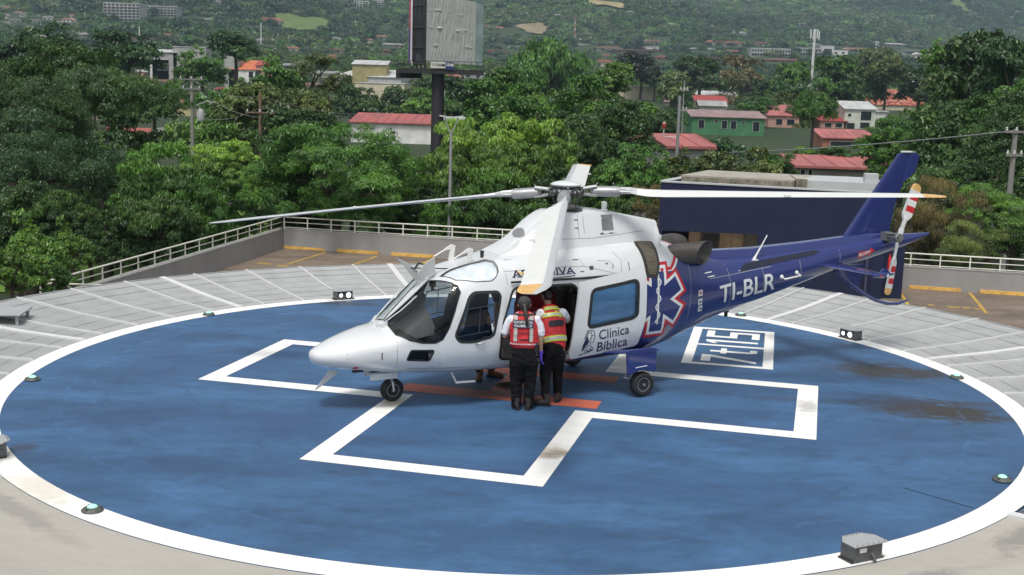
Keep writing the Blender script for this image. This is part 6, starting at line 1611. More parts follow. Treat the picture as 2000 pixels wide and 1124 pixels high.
for a in ((600, 105, 85, 130, 'mids', OL, 'half-bare brownish tree left of the grey warehouse', .9), (555, 110, 60, 128, 'midr', MD, 'round green tree at the left flank of the half-bare one', 1.0), (700, 168, 60, 255, 'midr', DK, 'dark round tree in front of the grey warehouse', .9), (500, 165, 95, 95, 'midr', OL, 'olive crowned tree beside the wooden pole', .9), (530, 210, 60, 85, 'midr', DK, 'dark tree under the olive crowned one', 1.0), (395, 95, 62, 240, 'midr', MD, 'round tree hiding the right end of the white hall at left', .9),
          (905, 150, 110, 260, 'midr', DK, 'dark tree behind the billboard post', .9), (790, 170, 60, 260, 'midr', DK, 'dark tree left of the billboard post', .9), (975, 130, 60, 120, 'midr', MD, 'green tree right below the billboard', 1.0), (1075, 78, 105, 300, 'midu', MD, 'broad flat-crowned tree in the middle, right of the billboard', 1.3), (1195, 120, 50, 145, 'midr', LT, 'light green round tree left of the beige wall', 1.0), (1255, 102, 50, 440, 'midr', (.012, .02, .010), 'blackish round tree behind the beige wall', 1.0), (1280, 145, 22, 445, 'midr', MD, 'small round tree above the beige wall', 1.0), (1322, 160, 30, 380, 'midr', DK, 'dark small tree right of the beige wall', 1.0), (1290, 212, 40, 150, 'midr', DK, 'dark tree behind the twin masts', 1.2),
          (1455, 108, 85, 440, 'mids', BR, 'bare-branched brownish tree above the green house', 1.0), (1370, 110, 60, 420, 'midr', DK, 'dark tree left of the bare-branched one', .9), (1592, 180, 50, 190, 'midu', MD, 'flat-crowned tree left of the white two-storey house', 1.4), (1478, 188, 42, 290, 'midr', MD, 'low tree behind the roof of the green house', .7), (1545, 120, 50, 330, 'midr', MD, 'round tree right of the bare-branched one', 1.0), (1620, 108, 60, 340, 'midr', MD, 'round green tree below the long white building', 1.0), (1675, 115, 75, 355, 'midr', DK, 'dark broad tree left of the tiled roof', 1.0), (1710, 95, 75, 520, 'midu', OL, 'dome of olive foliage below the white block', 1.2), (1735, 112, 45, 350, 'midr', OL, 'olive tree above the tiled roof cupola', 1.0), (1800, 128, 60, 352, 'midr', DK, 'dark tree right of the tiled roof', 1.0), (1840, 148, 55, 345, 'midr', OL, 'rounded olive tree right of the tiled roof', .9), (1870, 70, 70, 130, 'midt', MD, 'tall tree with pale branches at the upper right', .9), (1930, 60, 100, 125, 'midr', DK, 'big dark tree at the upper right corner', 1.2), (1985, 75, 80, 118, 'midr', BL, 'bluish dark tree cut by the upper right edge', 1.3), (1960, 160, 70, 110, 'midr', MD, 'green tree between the dark ones at the right edge', 1.0), (1640, 285, 50, 100, 'midr', MD, 'small tree in front of the pink roofed shed', .6), (1575, 288, 35, 105, 'midr', LT, 'bright low tree left of the pink roofed shed', .7),
          (255, 200, 80, 90, 'midr', DK, 'dark tree behind the rain trees at left', 1.0), (60, 45, 90, 190, 'midr', BL, 'bluish dark tree at the upper left under the hill houses', .8), (250, 60, 80, 200, 'midr', BL, 'bluish round tree left of the white hall', .8), (460, 60, 60, 230, 'midr', BL, 'bluish round tree above the orange roof', .8), (430, 215, 60, 110, 'midr', DK, 'dark tree right of the utility pole with transformer', 1.2), (300, 160, 60, 115, 'midr', MD, 'green tree in front of the white hall', 1.0), (610, 218, 65, 80, 'midr', DK, 'dark tree left of the long red roof', .8), (1130, 220, 90, 66, 'round', DK, 'dark tree between the mango trees and the red beacon', 1.1)):
    tree(*a[:7], G2, a[7])
# smaller trees filling the valley between the houses
SAFE = []; LMK = [(870, 60, 'billboard'), (1592, 95, 'mobile phone mast'), (1122, 60, 'tallest red and white lattice mast'), (600, 50, 'green meadow'), (1328, 190, 'steel mast'), (1184, 0, 'straw coloured meadow')]; USED = {}
def uniq(base, px, py, k=40):
    c = sorted(LMK, key=lambda q: (q[0] - px) ** 2 + 3 * (q[1] - py) ** 2)[:k]
    for lx, ly, nm in c:
        dx, dy = px - lx, py - ly
        if abs(dx) + abs(dy) < 3: continue
        rel = ('right of' if dx > 0 else 'left of') if abs(dx) > 1.6 * abs(dy) else ('below' if dy > 0 else 'above')
        t_ = '%s %s the %s' % (base, rel, nm)
        if t_ not in USED and len(t_.split()) <= 16: USED[t_] = 1; return t_
    return base + ' among the other ones'
def blocked(px, py, rpx):
    return any(x0 - rpx * .75 < px < x1 + rpx * .75 and y0 - 2 < py + rpx * .5 and py - 1 < y1 for x0, y0, x1, y1 in SAFE)
GARDEN = []
# ------------------------------------------------------------------ houses
PANE = mat('window_dark', (0.02, 0.025, 0.03), 0.15); FRAME = mat('window_frame', (0.55, 0.55, 0.53), 0.5)
def hm(col, k=0.22, sc=.5, rough=.85): return mat('paint_%02x%02x%02x' % tuple(int(min(1, c) * 255) for c in col), col, rough, 0, k, sc)
def roofm(col): return mat('roof_%02x%02x%02x' % tuple(int(min(1, c) * 255) for c in col), tuple(c * 1.1 for c in col), .65, 0, 0, .45, col2=tuple(c * .55 + .02 for c in col), stretch=(1, .35, 1), detail=6)
def house(label, x0, x1, yr, ye, yb, d, depth, wc, rc, roof='gable', wins=(), name='house', group='houses in the valley', tiles=False, over=.4, skew=0.0, cat='house', keep=False):
    hg = hit_ground((x0 + x1) / 2, yb).y; d = d if keep else max(d * .9, min(hg, 450))
    LMK.append(((x0 + x1) / 2, (yr + yb) / 2, label))
    a, b_ = at(x0, yb, d), at(x1, yb, d); z0 = (a.z + b_.z) / 2; c = (a + b_) / 2; w_ = (b_.x - a.x); ze = at((x0 + x1) / 2, ye, d).z - z0
    zr = at((x0 + x1) / 2, yr, d + (depth / 2 if roof in ('gable', 'hip') else depth)).z - z0
    SAFE.append((x0, yr, x1, yb))
    g = gzf(c.x, d + depth / 2); dn = min(0, g - z0 - .5)
    if dn < -1.3: GARDEN.append((x0, x1, yb, d, label))
    r = thing(name, label, cat, (c.x, d, z0), skew, group)
    hw = w_ / 2; wm = hm(wc); rm = roofm(rc)
    wl_ = MB().box((0, depth / 2, (ze + dn) / 2), (w_, depth, ze - dn)).build('wall', wm, r)
    mb = MB(); o = over; th = .18
    if roof == 'gable':
        for s in (-1, 1):
            y0 = depth / 2 + s * (depth / 2 + o); ee = ze + .02 - o * (zr - ze) / (depth / 2)
            P_ = [(-hw - o, y0, ee), (hw + o, y0, ee), (hw + o, depth / 2, zr), (-hw - o, depth / 2, zr)]
            mb.add(P_ + [(x, y, z - th) for x, y, z in P_], [(0, 1, 2, 3), (7, 6, 5, 4), (0, 4, 5, 1), (1, 5, 6, 2), (3, 7, 4, 0)])
        gm_ = MB().prism([(0.01, ze), (depth - .01, ze), (depth / 2, zr - th)], -hw + .01, hw - .01, 'yz')
        ro = mb.build('roof', rm, r); gm_.build('gable', wm, r)
    elif roof == 'shed':
        P_ = [(-hw - o, -o, ze), (hw + o, -o, ze), (hw + o, depth + o, zr), (-hw - o, depth + o, zr)]
        mb.add(P_ + [(x, y, z - th) for x, y, z in P_], [(0, 1, 2, 3), (7, 6, 5, 4), (0, 4, 5, 1), (1, 5, 6, 2), (2, 6, 7, 3), (3, 7, 4, 0)]); ro = mb.build('roof', rm, r)
        MB().prism([(.02, ze - .05), (depth - .02, ze - .05), (depth - .02, zr - th), (.02, ze - th + .02)], -hw + .01, hw - .01, 'yz').build('upper_wall', wm, r)
    elif roof == 'hip':
        k = min(hw * .6, depth / 2); P_ = [(-hw - o, -o, ze), (hw + o, -o, ze), (hw + o, depth + o, ze), (-hw - o, depth + o, ze), (-hw + k, depth / 2, zr), (hw - k, depth / 2, zr)]
        mb.add(P_, [(0, 1, 5, 4), (1, 2, 5), (2, 3, 4, 5), (3, 0, 4), (3, 2, 1, 0)]); ro = mb.build('roof', rm, r)
    else:
        mb.box((0, depth / 2, ze + .15), (w_ + .3, depth + .3, .3)); ro = mb.build('roof', rm, r)
    if roof in ('gable', 'shed') and not tiles and d < 230:
        rb = MB(); n = max(3, int(w_ / 1.3))
        for i in range(n + 1):
            x = -hw - o + (w_ + 2 * o) * i / n; y1, z1 = (depth / 2, zr) if roof == 'gable' else (depth + o, zr)
            e0 = ze + .02 - o * (zr - ze) / (depth / 2) if roof == 'gable' else ze
            rb.tube([(x, -o, e0 + .03), (x, y1, z1 + .03)], .04, 4)
        rb.build('roof_rib', rm, ro)
    if tiles:
        tb = MB(); rg = random.Random(3)
        sl = Vector((0, depth / 2, zr - ze)); n = max(4, int(w_ / .55)); mrows = 9
        tbm = [mat('tile_a', (.36, .10, .06), .8, 0, .2, 3), mat('tile_b', (.24, .055, .04), .8, 0, .2, 3), mat('tile_c', (.50, .28, .19), .8, 0, .2, 3)]
        for i in range(n):
            for j in range(mrows):
                f = (j + .5) / mrows; lim = hw + o - (min(hw * .6, depth / 2)) * f
                x = -hw - o + (w_ + 2 * o) * (i + .5) / n
                if abs(x) < lim: tb.box(Vector((x, -o, ze + .05)) + Vector((0, (depth / 2 + o) * f, (zr - ze) * f)), (.5, (depth / 2 + o) / mrows * .98, .1), Matrix.Rotation(atan2(zr - ze, depth / 2 + o), 3, 'X'), rg.choice((0, 0, 1, 1, 2)))
        t_ = tb.build('roof_tiles', tbm, ro); t_['kind'] = 'stuff'
    for (fx0, fz0, fx1, fz1) in wins:
        xa, xb = -hw + w_ * fx0, -hw + w_ * fx1; za, zb = ze * fz0, ze * fz1
        f = MB().box(((xa + xb) / 2, -.03, (za + zb) / 2), (xb - xa + .12, .1, zb - za + .12)).build('window', FRAME, r)
        MB().box(((xa + xb) / 2, -.075, (za + zb) / 2), (xb - xa, .03, zb - za)).build('pane', PANE, f)
    return r
GREEN, CREAM, WHT, GRY, PINK = (.06, .19, .085), (.55, .50, .38), (.68, .68, .66), (.36, .36, .35), (.52, .30, .24)
RED_, ORG, SAL, ROSE, GALV, BRN = (.38, .05, .045), (.62, .17, .06), (.42, .13, .12), (.30, .20, .20), (.50, .51, .50), (.17, .075, .05)
house('green two-storey house with brownish metal roof and small dark windows', 1350, 1492, 216, 229, 266, 178, 9, GREEN, ROSE, 'shed', ((.09, .38, .17, .80), (.31, .70, .36, .82), (.41, .38, .485, .80), (.535, .38, .61, .80), (.68, .66, .73, .76), (.84, .28, .93, .78)))
house('red roofed house behind the green house', 1358, 1420, 187, 198, 212, 205, 9, CREAM, RED_, 'shed'); house('low grey gabled house between the red roof and the green house', 1365, 1418, 197, 206, 216, 192, 6, GRY, GRY, 'gable')
house('long white shed with flat roof left of the bare-branched tree', 1352, 1440, 178, 186, 196, 215, 10, WHT, GALV, 'shed'); house('beige warehouse wall in the middle of the valley', 1219, 1284, 166, 170, 196, 140, 12, CREAM, GALV, 'flat'); house('small blue roofed shed among the trees', 1244, 1275, 209, 217, 226, 110, 5, GRY, (.16, .22, .50), 'shed'); house('small grey roofed hut right of the blue roof', 1298, 1320, 193, 199, 206, 125, 4, GRY, ROSE, 'shed')
house('pink roofed house with grey gable right beside the masts', 1303, 1386, 262, 284, 312, 80, 7, (.42, .42, .41), SAL, 'gable', skew=.25, keep=True)
house('pink roofed brick shed right of the green house', 1606, 1708, 253, 270, 290, 128, 8, (.36, .15, .10), SAL, 'shed', ((.15, .1, .9, .62),)); house('salmon house with red roof left of the flat-crowned tree', 1500, 1560, 205, 226, 250, 165, 9, PINK, SAL, 'shed', ((.25, .25, .45, .7), (.6, .25, .85, .7))); house('salmon house with low red roof right of the flat-crowned tree', 1600, 1652, 222, 236, 252, 165, 8, PINK, RED_, 'shed', ((.2, .2, .45, .7), (.6, .2, .85, .7)))
house('white two-storey house with grey roof and balcony', 1648, 1708, 198, 213, 253, 160, 8, (.56, .57, .50), GALV, 'shed', ((.52, .45, .86, .88), (.52, .06, .82, .34), (.08, .02, .34, .30), (.1, .62, .2, .75)))
house('lean-to with grey metal roof right of the white two-storey house', 1706, 1732, 214, 218, 236, 163, 6, WHT, GALV, 'shed')
house('spread out house with brown red tiled roof', 1662, 1822, 188, 206, 216, 182, 12, CREAM, (.33, .09, .06), 'hip', tiles=True); house('small tiled cupola above the tiled roof', 1721, 1764, 175, 185, 192, 186, 5, CREAM, (.33, .09, .06), 'hip', ((.3, .2, .45, .8), (.6, .2, .75, .8)), tiles=True)
house('long red roofed building behind the dark blue lobby', 1560, 1745, 305, 326, 352, 92, 7, (.30, .27, .24), SAL, 'shed', ((.02, .15, .06, .7), (.10, .15, .14, .7)), skew=-.06, keep=True)
house('white hall with pale roof at the upper left', 293, 330, 112, 117, 148, 130, 10, WHT, GALV, 'flat', ((.45, .35, .95, .75),)); house('pale grey roof behind the white hall', 297, 345, 97, 102, 112, 150, 8, GRY, GALV, 'shed'); house('long light roof above the white hall', 338, 402, 89, 93, 100, 165, 8, GRY, GALV, 'flat'); house('house with light roof at the right of the round tree', 438, 465, 101, 104, 110, 160, 6, GRY, GALV, 'shed')
house('orange roofed white house left of the half-bare tree', 447, 510, 118, 136, 156, 140, 9, WHT, ORG, 'shed', ((.62, .2, .75, .8), (.82, .2, .95, .8))); house('red roofed house at the left of the half-bare tree', 500, 530, 118, 128, 142, 150, 8, PINK, RED_, 'shed'); house('pinkish low house under the red roof', 505, 530, 150, 156, 165, 135, 5, PINK, (.5, .3, .28), 'flat')
house('long grey metal warehouse left of the billboard', 648, 790, 136, 150, 180, 165, 16, (.45, .46, .45), GALV, 'shed', ((.05, .1, .2, .62),), skew=-.35); house('cream and white workshop in front of the warehouse', 692, 790, 157, 164, 200, 140, 10, (.55, .50, .36), GALV, 'flat', skew=-.1); house('yellow walled house with grey roof behind the warehouse', 688, 755, 118, 126, 136, 200, 10, (.34, .30, .14), GALV, 'shed')
house('long red roofed building with white wall below the billboard', 685, 850, 222, 240, 282, 92, 9, WHT, (.40, .10, .09), 'shed', ((.5, .4, .52, .6),), skew=-.04); house('grey flat roof right of the billboard post', 848, 905, 228, 234, 262, 97, 7, (.12, .17, .08), GALV, 'shed')
house('pale house with red and white roof among the left trees', 215, 290, 250, 268, 292, 74, 6, (.4, .38, .34), (.40, .10, .07), 'shed', skew=.3); house('white metal roof beside the red and white roof', 205, 270, 262, 272, 284, 70, 4, GRY, (.62, .63, .62), 'shed', skew=.2); house('low grey roof behind the dark limbs at left', 145, 240, 205, 217, 235, 88, 7, (.30, .26, .24), (.32, .30, .28), 'shed', skew=.2)
house('red roofed yellow house beside the utility pole', 337, 376, 195, 205, 228, 88, 6, (.5, .44, .25), RED_, 'shed'); house('small white roofed stall below the utility pole', 300, 352, 252, 256, 266, 78, 4, (.35, .38, .2), (.6, .62, .6), 'flat'); house('white walled house behind the left edge trees', 0, 45, 200, 212, 232, 85, 7, WHT, GALV, 'shed')
house('pinkish rows of roofs behind the broad flat-crowned tree', 1040, 1160, 148, 155, 163, 190, 8, PINK, (.45, .16, .13), 'shed'); house('cream low wall below the broad flat-crowned tree', 1048, 1240, 160, 163, 172, 175, 6, CREAM, (.45, .42, .36), 'flat')
# far town along the foot of the hills and houses on the slopes
GF = 'far houses on the hillside'
def far_house(px, py, w_, h_, wc, rc, lab, roof='gable', fl=0, cols=0, grp=GF, name='house'):
    if lab.startswith('*'): lab = uniq(lab[1:], px, py, 60)
    else: LMK.append((px, py - h_ / 2, lab))
    p = hit_ground(px, py); d = p.y; W_ = w_ * d / FPX; H_ = h_ * d / FPX; SAFE.append((px - w_ / 2, py - h_, px + w_ / 2, py))
    r = thing(name, lab, 'building' if fl else 'house', (p.x, d, p.z), random.uniform(-.3, .3) if not fl else 0, grp)
    dp = W_ * .7; hw = H_ * (.66 if roof == 'gable' else 1)
    MB().box((0, dp / 2, hw / 2 - 2), (W_, dp, hw + 4)).build('wall', hm(wc), r)
    if roof == 'gable':
        MB().prism([(-W_ * .56, hw), (W_ * .56, hw), (W_ * .30, H_ * 1.05), (-W_ * .30, H_ * 1.05)], -dp * .08, dp * 1.05, 'xz').build('roof', roofm(rc), r)
    else: MB().box((0, dp / 2, hw + .4), (W_ * 1.03, dp * 1.03, .8)).build('roof', roofm(rc), r)
    if not fl:
        for fx in (-.25, .2): MB().box((W_ * fx, -.1, hw * .5), (W_ * .16, .25, hw * .42)).build('window', PANE, r)
    else:
        wm_ = MB().box((0, 0, 0), (W_ / cols * .62, .4, hw / fl * .55)).mesh('window', PANE)
        for i in range(cols):
            for j in range(fl): link('window', wm_, r, (-W_ / 2 + W_ * (i + .5) / cols, -.1, hw * (j + .5) / fl))
        for j in range(1, fl): MB().box((0, -.5, hw * j / fl), (W_, 1.2, hw / fl * .14)).build('floor_slab', hm((.5, .5, .48)), r)
    return r
PW, PWR, PT = (.62, .60, .58), (.58, .56, .54), (.34, .12, .09)
far_house(238, 42, 70, 33, (.42, .41, .39), (.5, .5, .48), 'grey six-storey apartment block on the left hillside', 'flat', 6, 9, None, 'apartment_building'); far_house(310, 33, 70, 19, (.36, .36, .35), (.48, .48, .46), 'long four-storey grey block right of the apartment block', 'flat', 4, 11, None, 'apartment_building'); far_house(385, 33, 60, 8, (.36, .36, .35), (.48, .48, .46), 'low grey wing at the right end of the long block', 'flat', 2, 9, None, 'apartment_building')
far_house(680, 15, 24, 13, (.5, .5, .48), (.5, .5, .5), 'leftmost of three white blocks high left of the billboard', 'flat', 3, 4, None, 'apartment_building'); far_house(708, 16, 24, 12, (.5, .5, .48), (.5, .5, .5), 'middle of three white blocks high left of the billboard', 'flat', 3, 4, None, 'apartment_building'); far_house(738, 13, 22, 11, (.5, .5, .48), (.5, .5, .5), 'rightmost of three white blocks high left of the billboard', 'flat', 3, 4, None, 'apartment_building')
far_house(524, 52, 40, 16, PW, PT, 'white villa with reddish roof above the green meadow', 'gable', 0)
far_house(1397, 90, 40, 10, PW, (.55, .20, .13), 'hall with orange red roof in the far town', 'gable'); far_house(1505, 112, 75, 15, (.42, .43, .42), (.55, .55, .55), 'long grey building with many windows in the far town', 'flat', 2, 14, None, 'building'); far_house(1582, 110, 40, 14, (.30, .31, .30), (.5, .5, .5), 'dark windowed row right of the long grey building', 'flat', 2, 8, None, 'building'); far_house(1616, 112, 24, 20, (.52, .53, .52), (.6, .6, .6), 'plain grey block right of the mobile phone mast', 'flat', 1, 1, None, 'building'); far_house(1708, 94, 16, 11, PW, (.6, .6, .6), 'small white tower block in the far town', 'flat', 2, 3, None, 'building')
far_house(1640, 108, 30, 8, PW, (.6, .6, .6), 'white shed left of the small white tower block', 'flat'); far_house(1445, 108, 50, 9, (.4, .3, .27), (.40, .17, .12), 'reddish roofs left of the long grey building', 'gable'); far_house(1255, 104, 90, 6, (.3, .2, .17), BRN, 'long brown roof in the far town', 'gable'); far_house(1380, 122, 60, 10, (.35, .28, .22), BRN, 'brown hipped roof below the far town', 'gable'); far_house(1270, 99, 44, 6, PW, (.55, .55, .55), 'white low hall above the long brown roof', 'flat'); far_house(1530, 122, 70, 6, (.45, .2, .16), (.45, .17, .13), 'low red roof below the long grey building', 'gable'); far_house(1300, 118, 46, 8, PINK, SAL, 'pink roof right of the blackish tree', 'gable'); far_house(968, 112, 46, 14, (.4, .36, .3), BRN, 'brown roof directly right of the billboard', 'gable')
far_house(1790, 97, 60, 8, (.5, .45, .4), (.5, .48, .45), 'pale roofs left of the upper right trees', 'gable'); far_house(1800, 108, 90, 7, (.2, .2, .19), (.3, .3, .3), 'dark long shed left of the upper right trees', 'flat')
LB_ = '*small white hillside house'
rg = random.Random(11)
for x, y, w_, h_ in [(10, 24, 26, 11), (4, 36, 20, 8), (34, 30, 14, 7), (52, 21, 22, 9), (48, 34, 16, 8), (70, 38, 16, 8), (88, 24, 20, 9), (92, 40, 18, 8), (110, 36, 20, 9), (130, 44, 20, 8), (30, 46, 26, 8), (62, 47, 26, 9), (10, 50, 18, 7), (115, 48, 16, 6), (140, 35, 14, 6), (150, 46, 14, 6)]:
    far_house(x, y, w_, h_, PWR, rg.choice([(.40, .36, .34), (.45, .25, .2), (.3, .28, .27)]), '*white house', grp='houses on the upper left slope')
for x, y, w_, h_ in [(950, 47, 18, 8), (972, 48, 18, 7), (948, 57, 16, 7), (970, 60, 22, 7), (992, 56, 12, 7), (990, 64, 14, 5)]:
    far_house(x, y, w_, h_, PWR, (.48, .22, .17), '*white house with red roof', grp='houses right of the billboard')
for x, y, w_, h_ in [(1009, 46, 16, 5), (1012, 62, 16, 5), (1030, 66, 10, 4), (1088, 33, 12, 5), (1135, 76, 16, 5), (1224, 71, 18, 5), (1230, 26, 16, 4), (1245, 56, 8, 4), (1270, 77, 12, 4), (1302, 72, 14, 9), (1288, 77, 10, 3), (1312, 50, 14, 4), (1376, 39, 6, 3), (1420, 63, 30, 5), (1452, 68, 12, 5), (1392, 66, 12, 3), (1465, 48, 14, 4), (1575, 52, 34, 6), (1525, 60, 12, 4), (1728, 56, 14, 6), (1782, 50, 10, 4), (1760, 60, 12, 4), (1880, 60, 12, 4), (1840, 28, 8, 3), (1862, 34, 8, 3), (1920, 32, 10, 3), (1940, 30, 10, 3), (1958, 24, 10, 3), (1985, 25, 14, 3), (1975, 36, 12, 3), (420, 8, 26, 6), (408, 42, 22, 5), (480, 52, 16, 6), (748, 45, 8, 6), (762, 55, 10, 4), (625, 32, 8, 3), (1050, 84, 16, 4), (1990, 52, 10, 3), (1700, 78, 14, 4), (1550, 84, 12, 5)]:
    far_house(x, y, w_, h_, PWR, rg.choice([(.5, .5, .5), (.48, .25, .2), (.6, .6, .6)]), LB_, grp=GF)

rg = random.Random(31)
for k in range(130):
    x = rg.uniform(900, 2000) if k < 90 else rg.uniform(20, 790); y = (84 + rg.random() ** 1.3 * 36) if x > 900 else rg.uniform(70, 118); w_ = rg.uniform(18, 60)
    if any(a - 12 < x < c + 12 and b_ - 4 < y < d_ + 6 for a, b_, c, d_ in SAFE): continue
    rc = rg.choice([(.42, .16, .12), (.5, .24, .16), (.5, .5, .5), (.6, .6, .6), (.3, .17, .13), (.45, .42, .4)])
    far_house(x, y, w_, rg.uniform(6, 10), rg.choice([PWR, CREAM, (.45, .44, .42), PINK]), rc, '*low valley house with ' + ('reddish' if rc[0] > rc[1] * 1.4 else 'grey') + ' roof', grp='low roofs at the foot of the hills')
for k in range(70):
    x = rg.uniform(260, 1990); y = rg.uniform(128, 186) if x > 880 else rg.uniform(118, 200); w_ = rg.uniform(26, 60)
    if 1340 < x < 1500 and y > 150: continue
    if any(a - 10 < x < c + 10 and b_ - 6 < y < d_ + 14 for a, b_, c, d_ in SAFE): continue
    rc = rg.choice([(.42, .14, .10), (.46, .10, .07), (.56, .22, .10), (.5, .5, .5), (.33, .18, .13), (.6, .6, .58)])
    far_house(x, y, w_, rg.uniform(10, 15), rg.choice([PWR, CREAM, (.45, .44, .42), PINK, (.30, .36, .34)]), rc, '*valley house with ' + ('reddish' if rc[0] > rc[1] * 1.4 else 'grey') + ' roof', grp='valley houses among the trees')
# garden trees standing in front of the houses
rg = random.Random(21)
for x0, x1, yb, d, label in GARDEN:
    n = max(2, int((x1 - x0) * d / FPX / 5.0 + .5))
    for k in range(n):
        dd = d - rg.uniform(3, 6); px = x0 + (x1 - x0) * (k + .5) / n + rg.uniform(-.1, .1) * (x1 - x0); top = yb - rg.uniform(1, 5); R_ = rg.uniform(2.6, 3.6)
        if blocked(px, yb + 5, R_ * FPX / dd): continue
        col, cn = rg.choice(((DK, 'dark'), (MD, 'green'), (MD, 'mid green'), (LT, 'light green'), (OL, 'olive'))); key = rg.choice(('midr', 'midr', 'midt'))
        tree(px, top, R_ * FPX / dd, dd, key, col, uniq(cn + (' round' if key == 'midr' else ' tall') + ' garden tree', px, top, 14), 'garden trees in front of the houses')
# filler trees of the valley floor
rg = random.Random(5)
n = 0; tries = 0
while n < 150 and tries < 4000:
    tries += 1
    d = 100 * (5.2 ** rg.random()); px = rg.uniform(-30, 2030)
    if px < 240 and d < 130: continue
    p = at(px, 200, d); g = gzf(p.x, d); hgt = rg.uniform(6.5, 11.5); dz = g + hgt
    py = 562 - FPX * ((Vector((p.x, d, dz)) - Vector((0, 0, CAM_Z))).dot(_u2)) / ((Vector((p.x, d, dz)) - Vector((0, 0, CAM_Z))).dot(_fw))
    R_ = rg.uniform(3.2, 5.6); rpx = R_ * FPX / d
    if blocked(px, py + rpx * .4, rpx): continue
    n += 1
    far = d > 260
    col, cn = rg.choice(((DK, 'dark'), (MD, 'green'), (MD, 'mid green'), (LT, 'light green'), (BL, 'bluish'), (OL, 'olive'))); key = rg.choice(('farr', 'faru', 'farr')) if far else rg.choice(('midr', 'midr', 'midu', 'mids'))
    sh = {'farr': 'round', 'faru': 'flat-topped', 'midr': 'round', 'midu': 'flat-topped', 'mids': 'open'}[key]
    tree(px, py, rpx, d, key, col, uniq('%s %s tree' % (cn, sh), px, py, 14), 'trees of the valley floor')

# ------------------------------------------------------------------ the wooded hills: thousands of crowns, one object per kind
def forest(name, label, pts, src, col):
    me = bpy.data.meshes.new(name); P_ = np.array([p[:3] for p in pts], np.float32); me.vertices.add(len(P_)); me.vertices.foreach_set('co', P_.ravel())
    a = me.attributes.new('scl', 'FLOAT', 'POINT'); a.data.foreach_set('value', np.array([p[3] for p in pts], np.float32))
    a = me.attributes.new('rz', 'FLOAT', 'POINT'); a.data.foreach_set('value', np.array([p[4] for p in pts], np.float32))
    o = link(name, me); o.color = (*col, 1)
    ng = bpy.data.node_groups.new(name, 'GeometryNodeTree'); ng.interface.new_socket('Geometry', in_out='INPUT', socket_type='NodeSocketGeometry'); ng.interface.new_socket('Geometry', in_out='OUTPUT', socket_type='NodeSocketGeometry')
    gi, go = ng.nodes.new('NodeGroupInput'), ng.nodes.new('NodeGroupOutput'); ip = ng.nodes.new('GeometryNodeInstanceOnPoints'); oi = ng.nodes.new('GeometryNodeObjectInfo'); oi.inputs['Object'].default_value = src; oi.inputs['As Instance'].default_value = True
    n1 = ng.nodes.new('GeometryNodeInputNamedAttribute'); n1.data_type = 'FLOAT'; n1.inputs['Name'].default_value = 'scl'; n2 = ng.nodes.new('GeometryNodeInputNamedAttribute'); n2.data_type = 'FLOAT'; n2.inputs['Name'].default_value = 'rz'
    cx = ng.nodes.new('ShaderNodeCombineXYZ'); ng.links.new(n2.outputs[0], cx.inputs[2]); c3 = ng.nodes.new('ShaderNodeCombineXYZ')
    for i in range(3): ng.links.new(n1.outputs[0], c3.inputs[i])
    ng.links.new(gi.outputs[0], ip.inputs['Points']); ng.links.new(oi.outputs['Geometry'], ip.inputs['Instance']); ng.links.new(cx.outputs[0], ip.inputs['Rotation']); ng.links.new(c3.outputs[0], ip.inputs['Scale']); ng.links.new(ip.outputs[0], go.inputs[0])
    md = o.modifiers.new('forest', 'NODES'); md.node_group = ng
    o['kind'] = 'stuff'; o['label'] = label; o['category'] = 'forest'; return o
rg = np.random.default_rng(3)
buck = [[] for _ in range(5)]; buckn = [[] for _ in range(5)]
def in_poly(x, y, P_): return pinp(x, y, [[tuple(q) for q in P_]])
HP = np.array([(q[0], q[1], q[2], q[3]) for q in SAFE])
for y0, y1, dens in ((300, 700, 1 / 48.), (700, 1300, 1 / 48.), (1300, 2100, 1 / 62.), (2100, 3400, 1 / 100.)):
    area = 0.5 * (.50 * 2 * y0 + .50 * 2 * y1) * (y1 - y0); n = int(area * dens)
    Y = np.sqrt(y0 ** 2 + rg.uniform(0, 1, n) * (y1 ** 2 - y0 ** 2)); X = rg.uniform(-.50, .50, n) * Y; Z = gz(X, Y)
    q = np.stack([X, Y, Z - CAM_Z], 1); dd = q @ np.array(_fw); PX = 1000 + FPX * (q @ np.array(_r2)) / dd; PY = 562 - FPX * (q @ np.array(_u2)) / dd
    S_ = rg.uniform(.7, 1.5, n) + .9 * rg.uniform(0, 1, n) * (rg.uniform(0, 1, n) < .25); S_ *= np.where(Y < 800, .9, np.where(Y < 1000, 1.0, np.where(Y < 2100, 1.2, 1.6)))
    hgt = 5.4 * S_ * FPX / Y
    keep = np.ones(n, bool)
    for (x0, a, x1, b_) in HP:
        keep &= ~((PX > x0 - 2.5 * S_ * FPX / Y) & (PX < x1 + 2.5 * S_ * FPX / Y) & (PY > b_ - 1) & (PY - hgt < b_ - (b_ - a) * .12))
    den = np.sin(X * .011 + 2) + np.sin(Y * .009 + X * .004) + rg.normal(size=n) * .7
    for i in np.nonzero(keep)[0]:
        if any(((X[i] - q[0]) / q[2]) ** 2 + ((Y[i] - q[1] + q[3] * .3) / (q[3] * 1.3)) ** 2 < 1 for q in MEAD): continue
        s = S_[i]
        b_ = int(np.clip((den[i] + 2.2) / 4.4 * 5, 0, 4)) if rg.uniform() < .6 else int(rg.integers(0, 5))
        (buckn if Y[i] < 800 else buck)[b_].append((X[i], Y[i], Z[i] - .8, s, rg.uniform(0, 6.28)))
SRC = [o for o in bpy.data.objects if o.name.startswith('crown') and o.data in [m[0] for k in ('farr', 'faru') for m in SPEC[k]]]
bymesh = {}
for o in SRC: bymesh.setdefault(o.data.name, o)
SRC = list(bymesh.values())
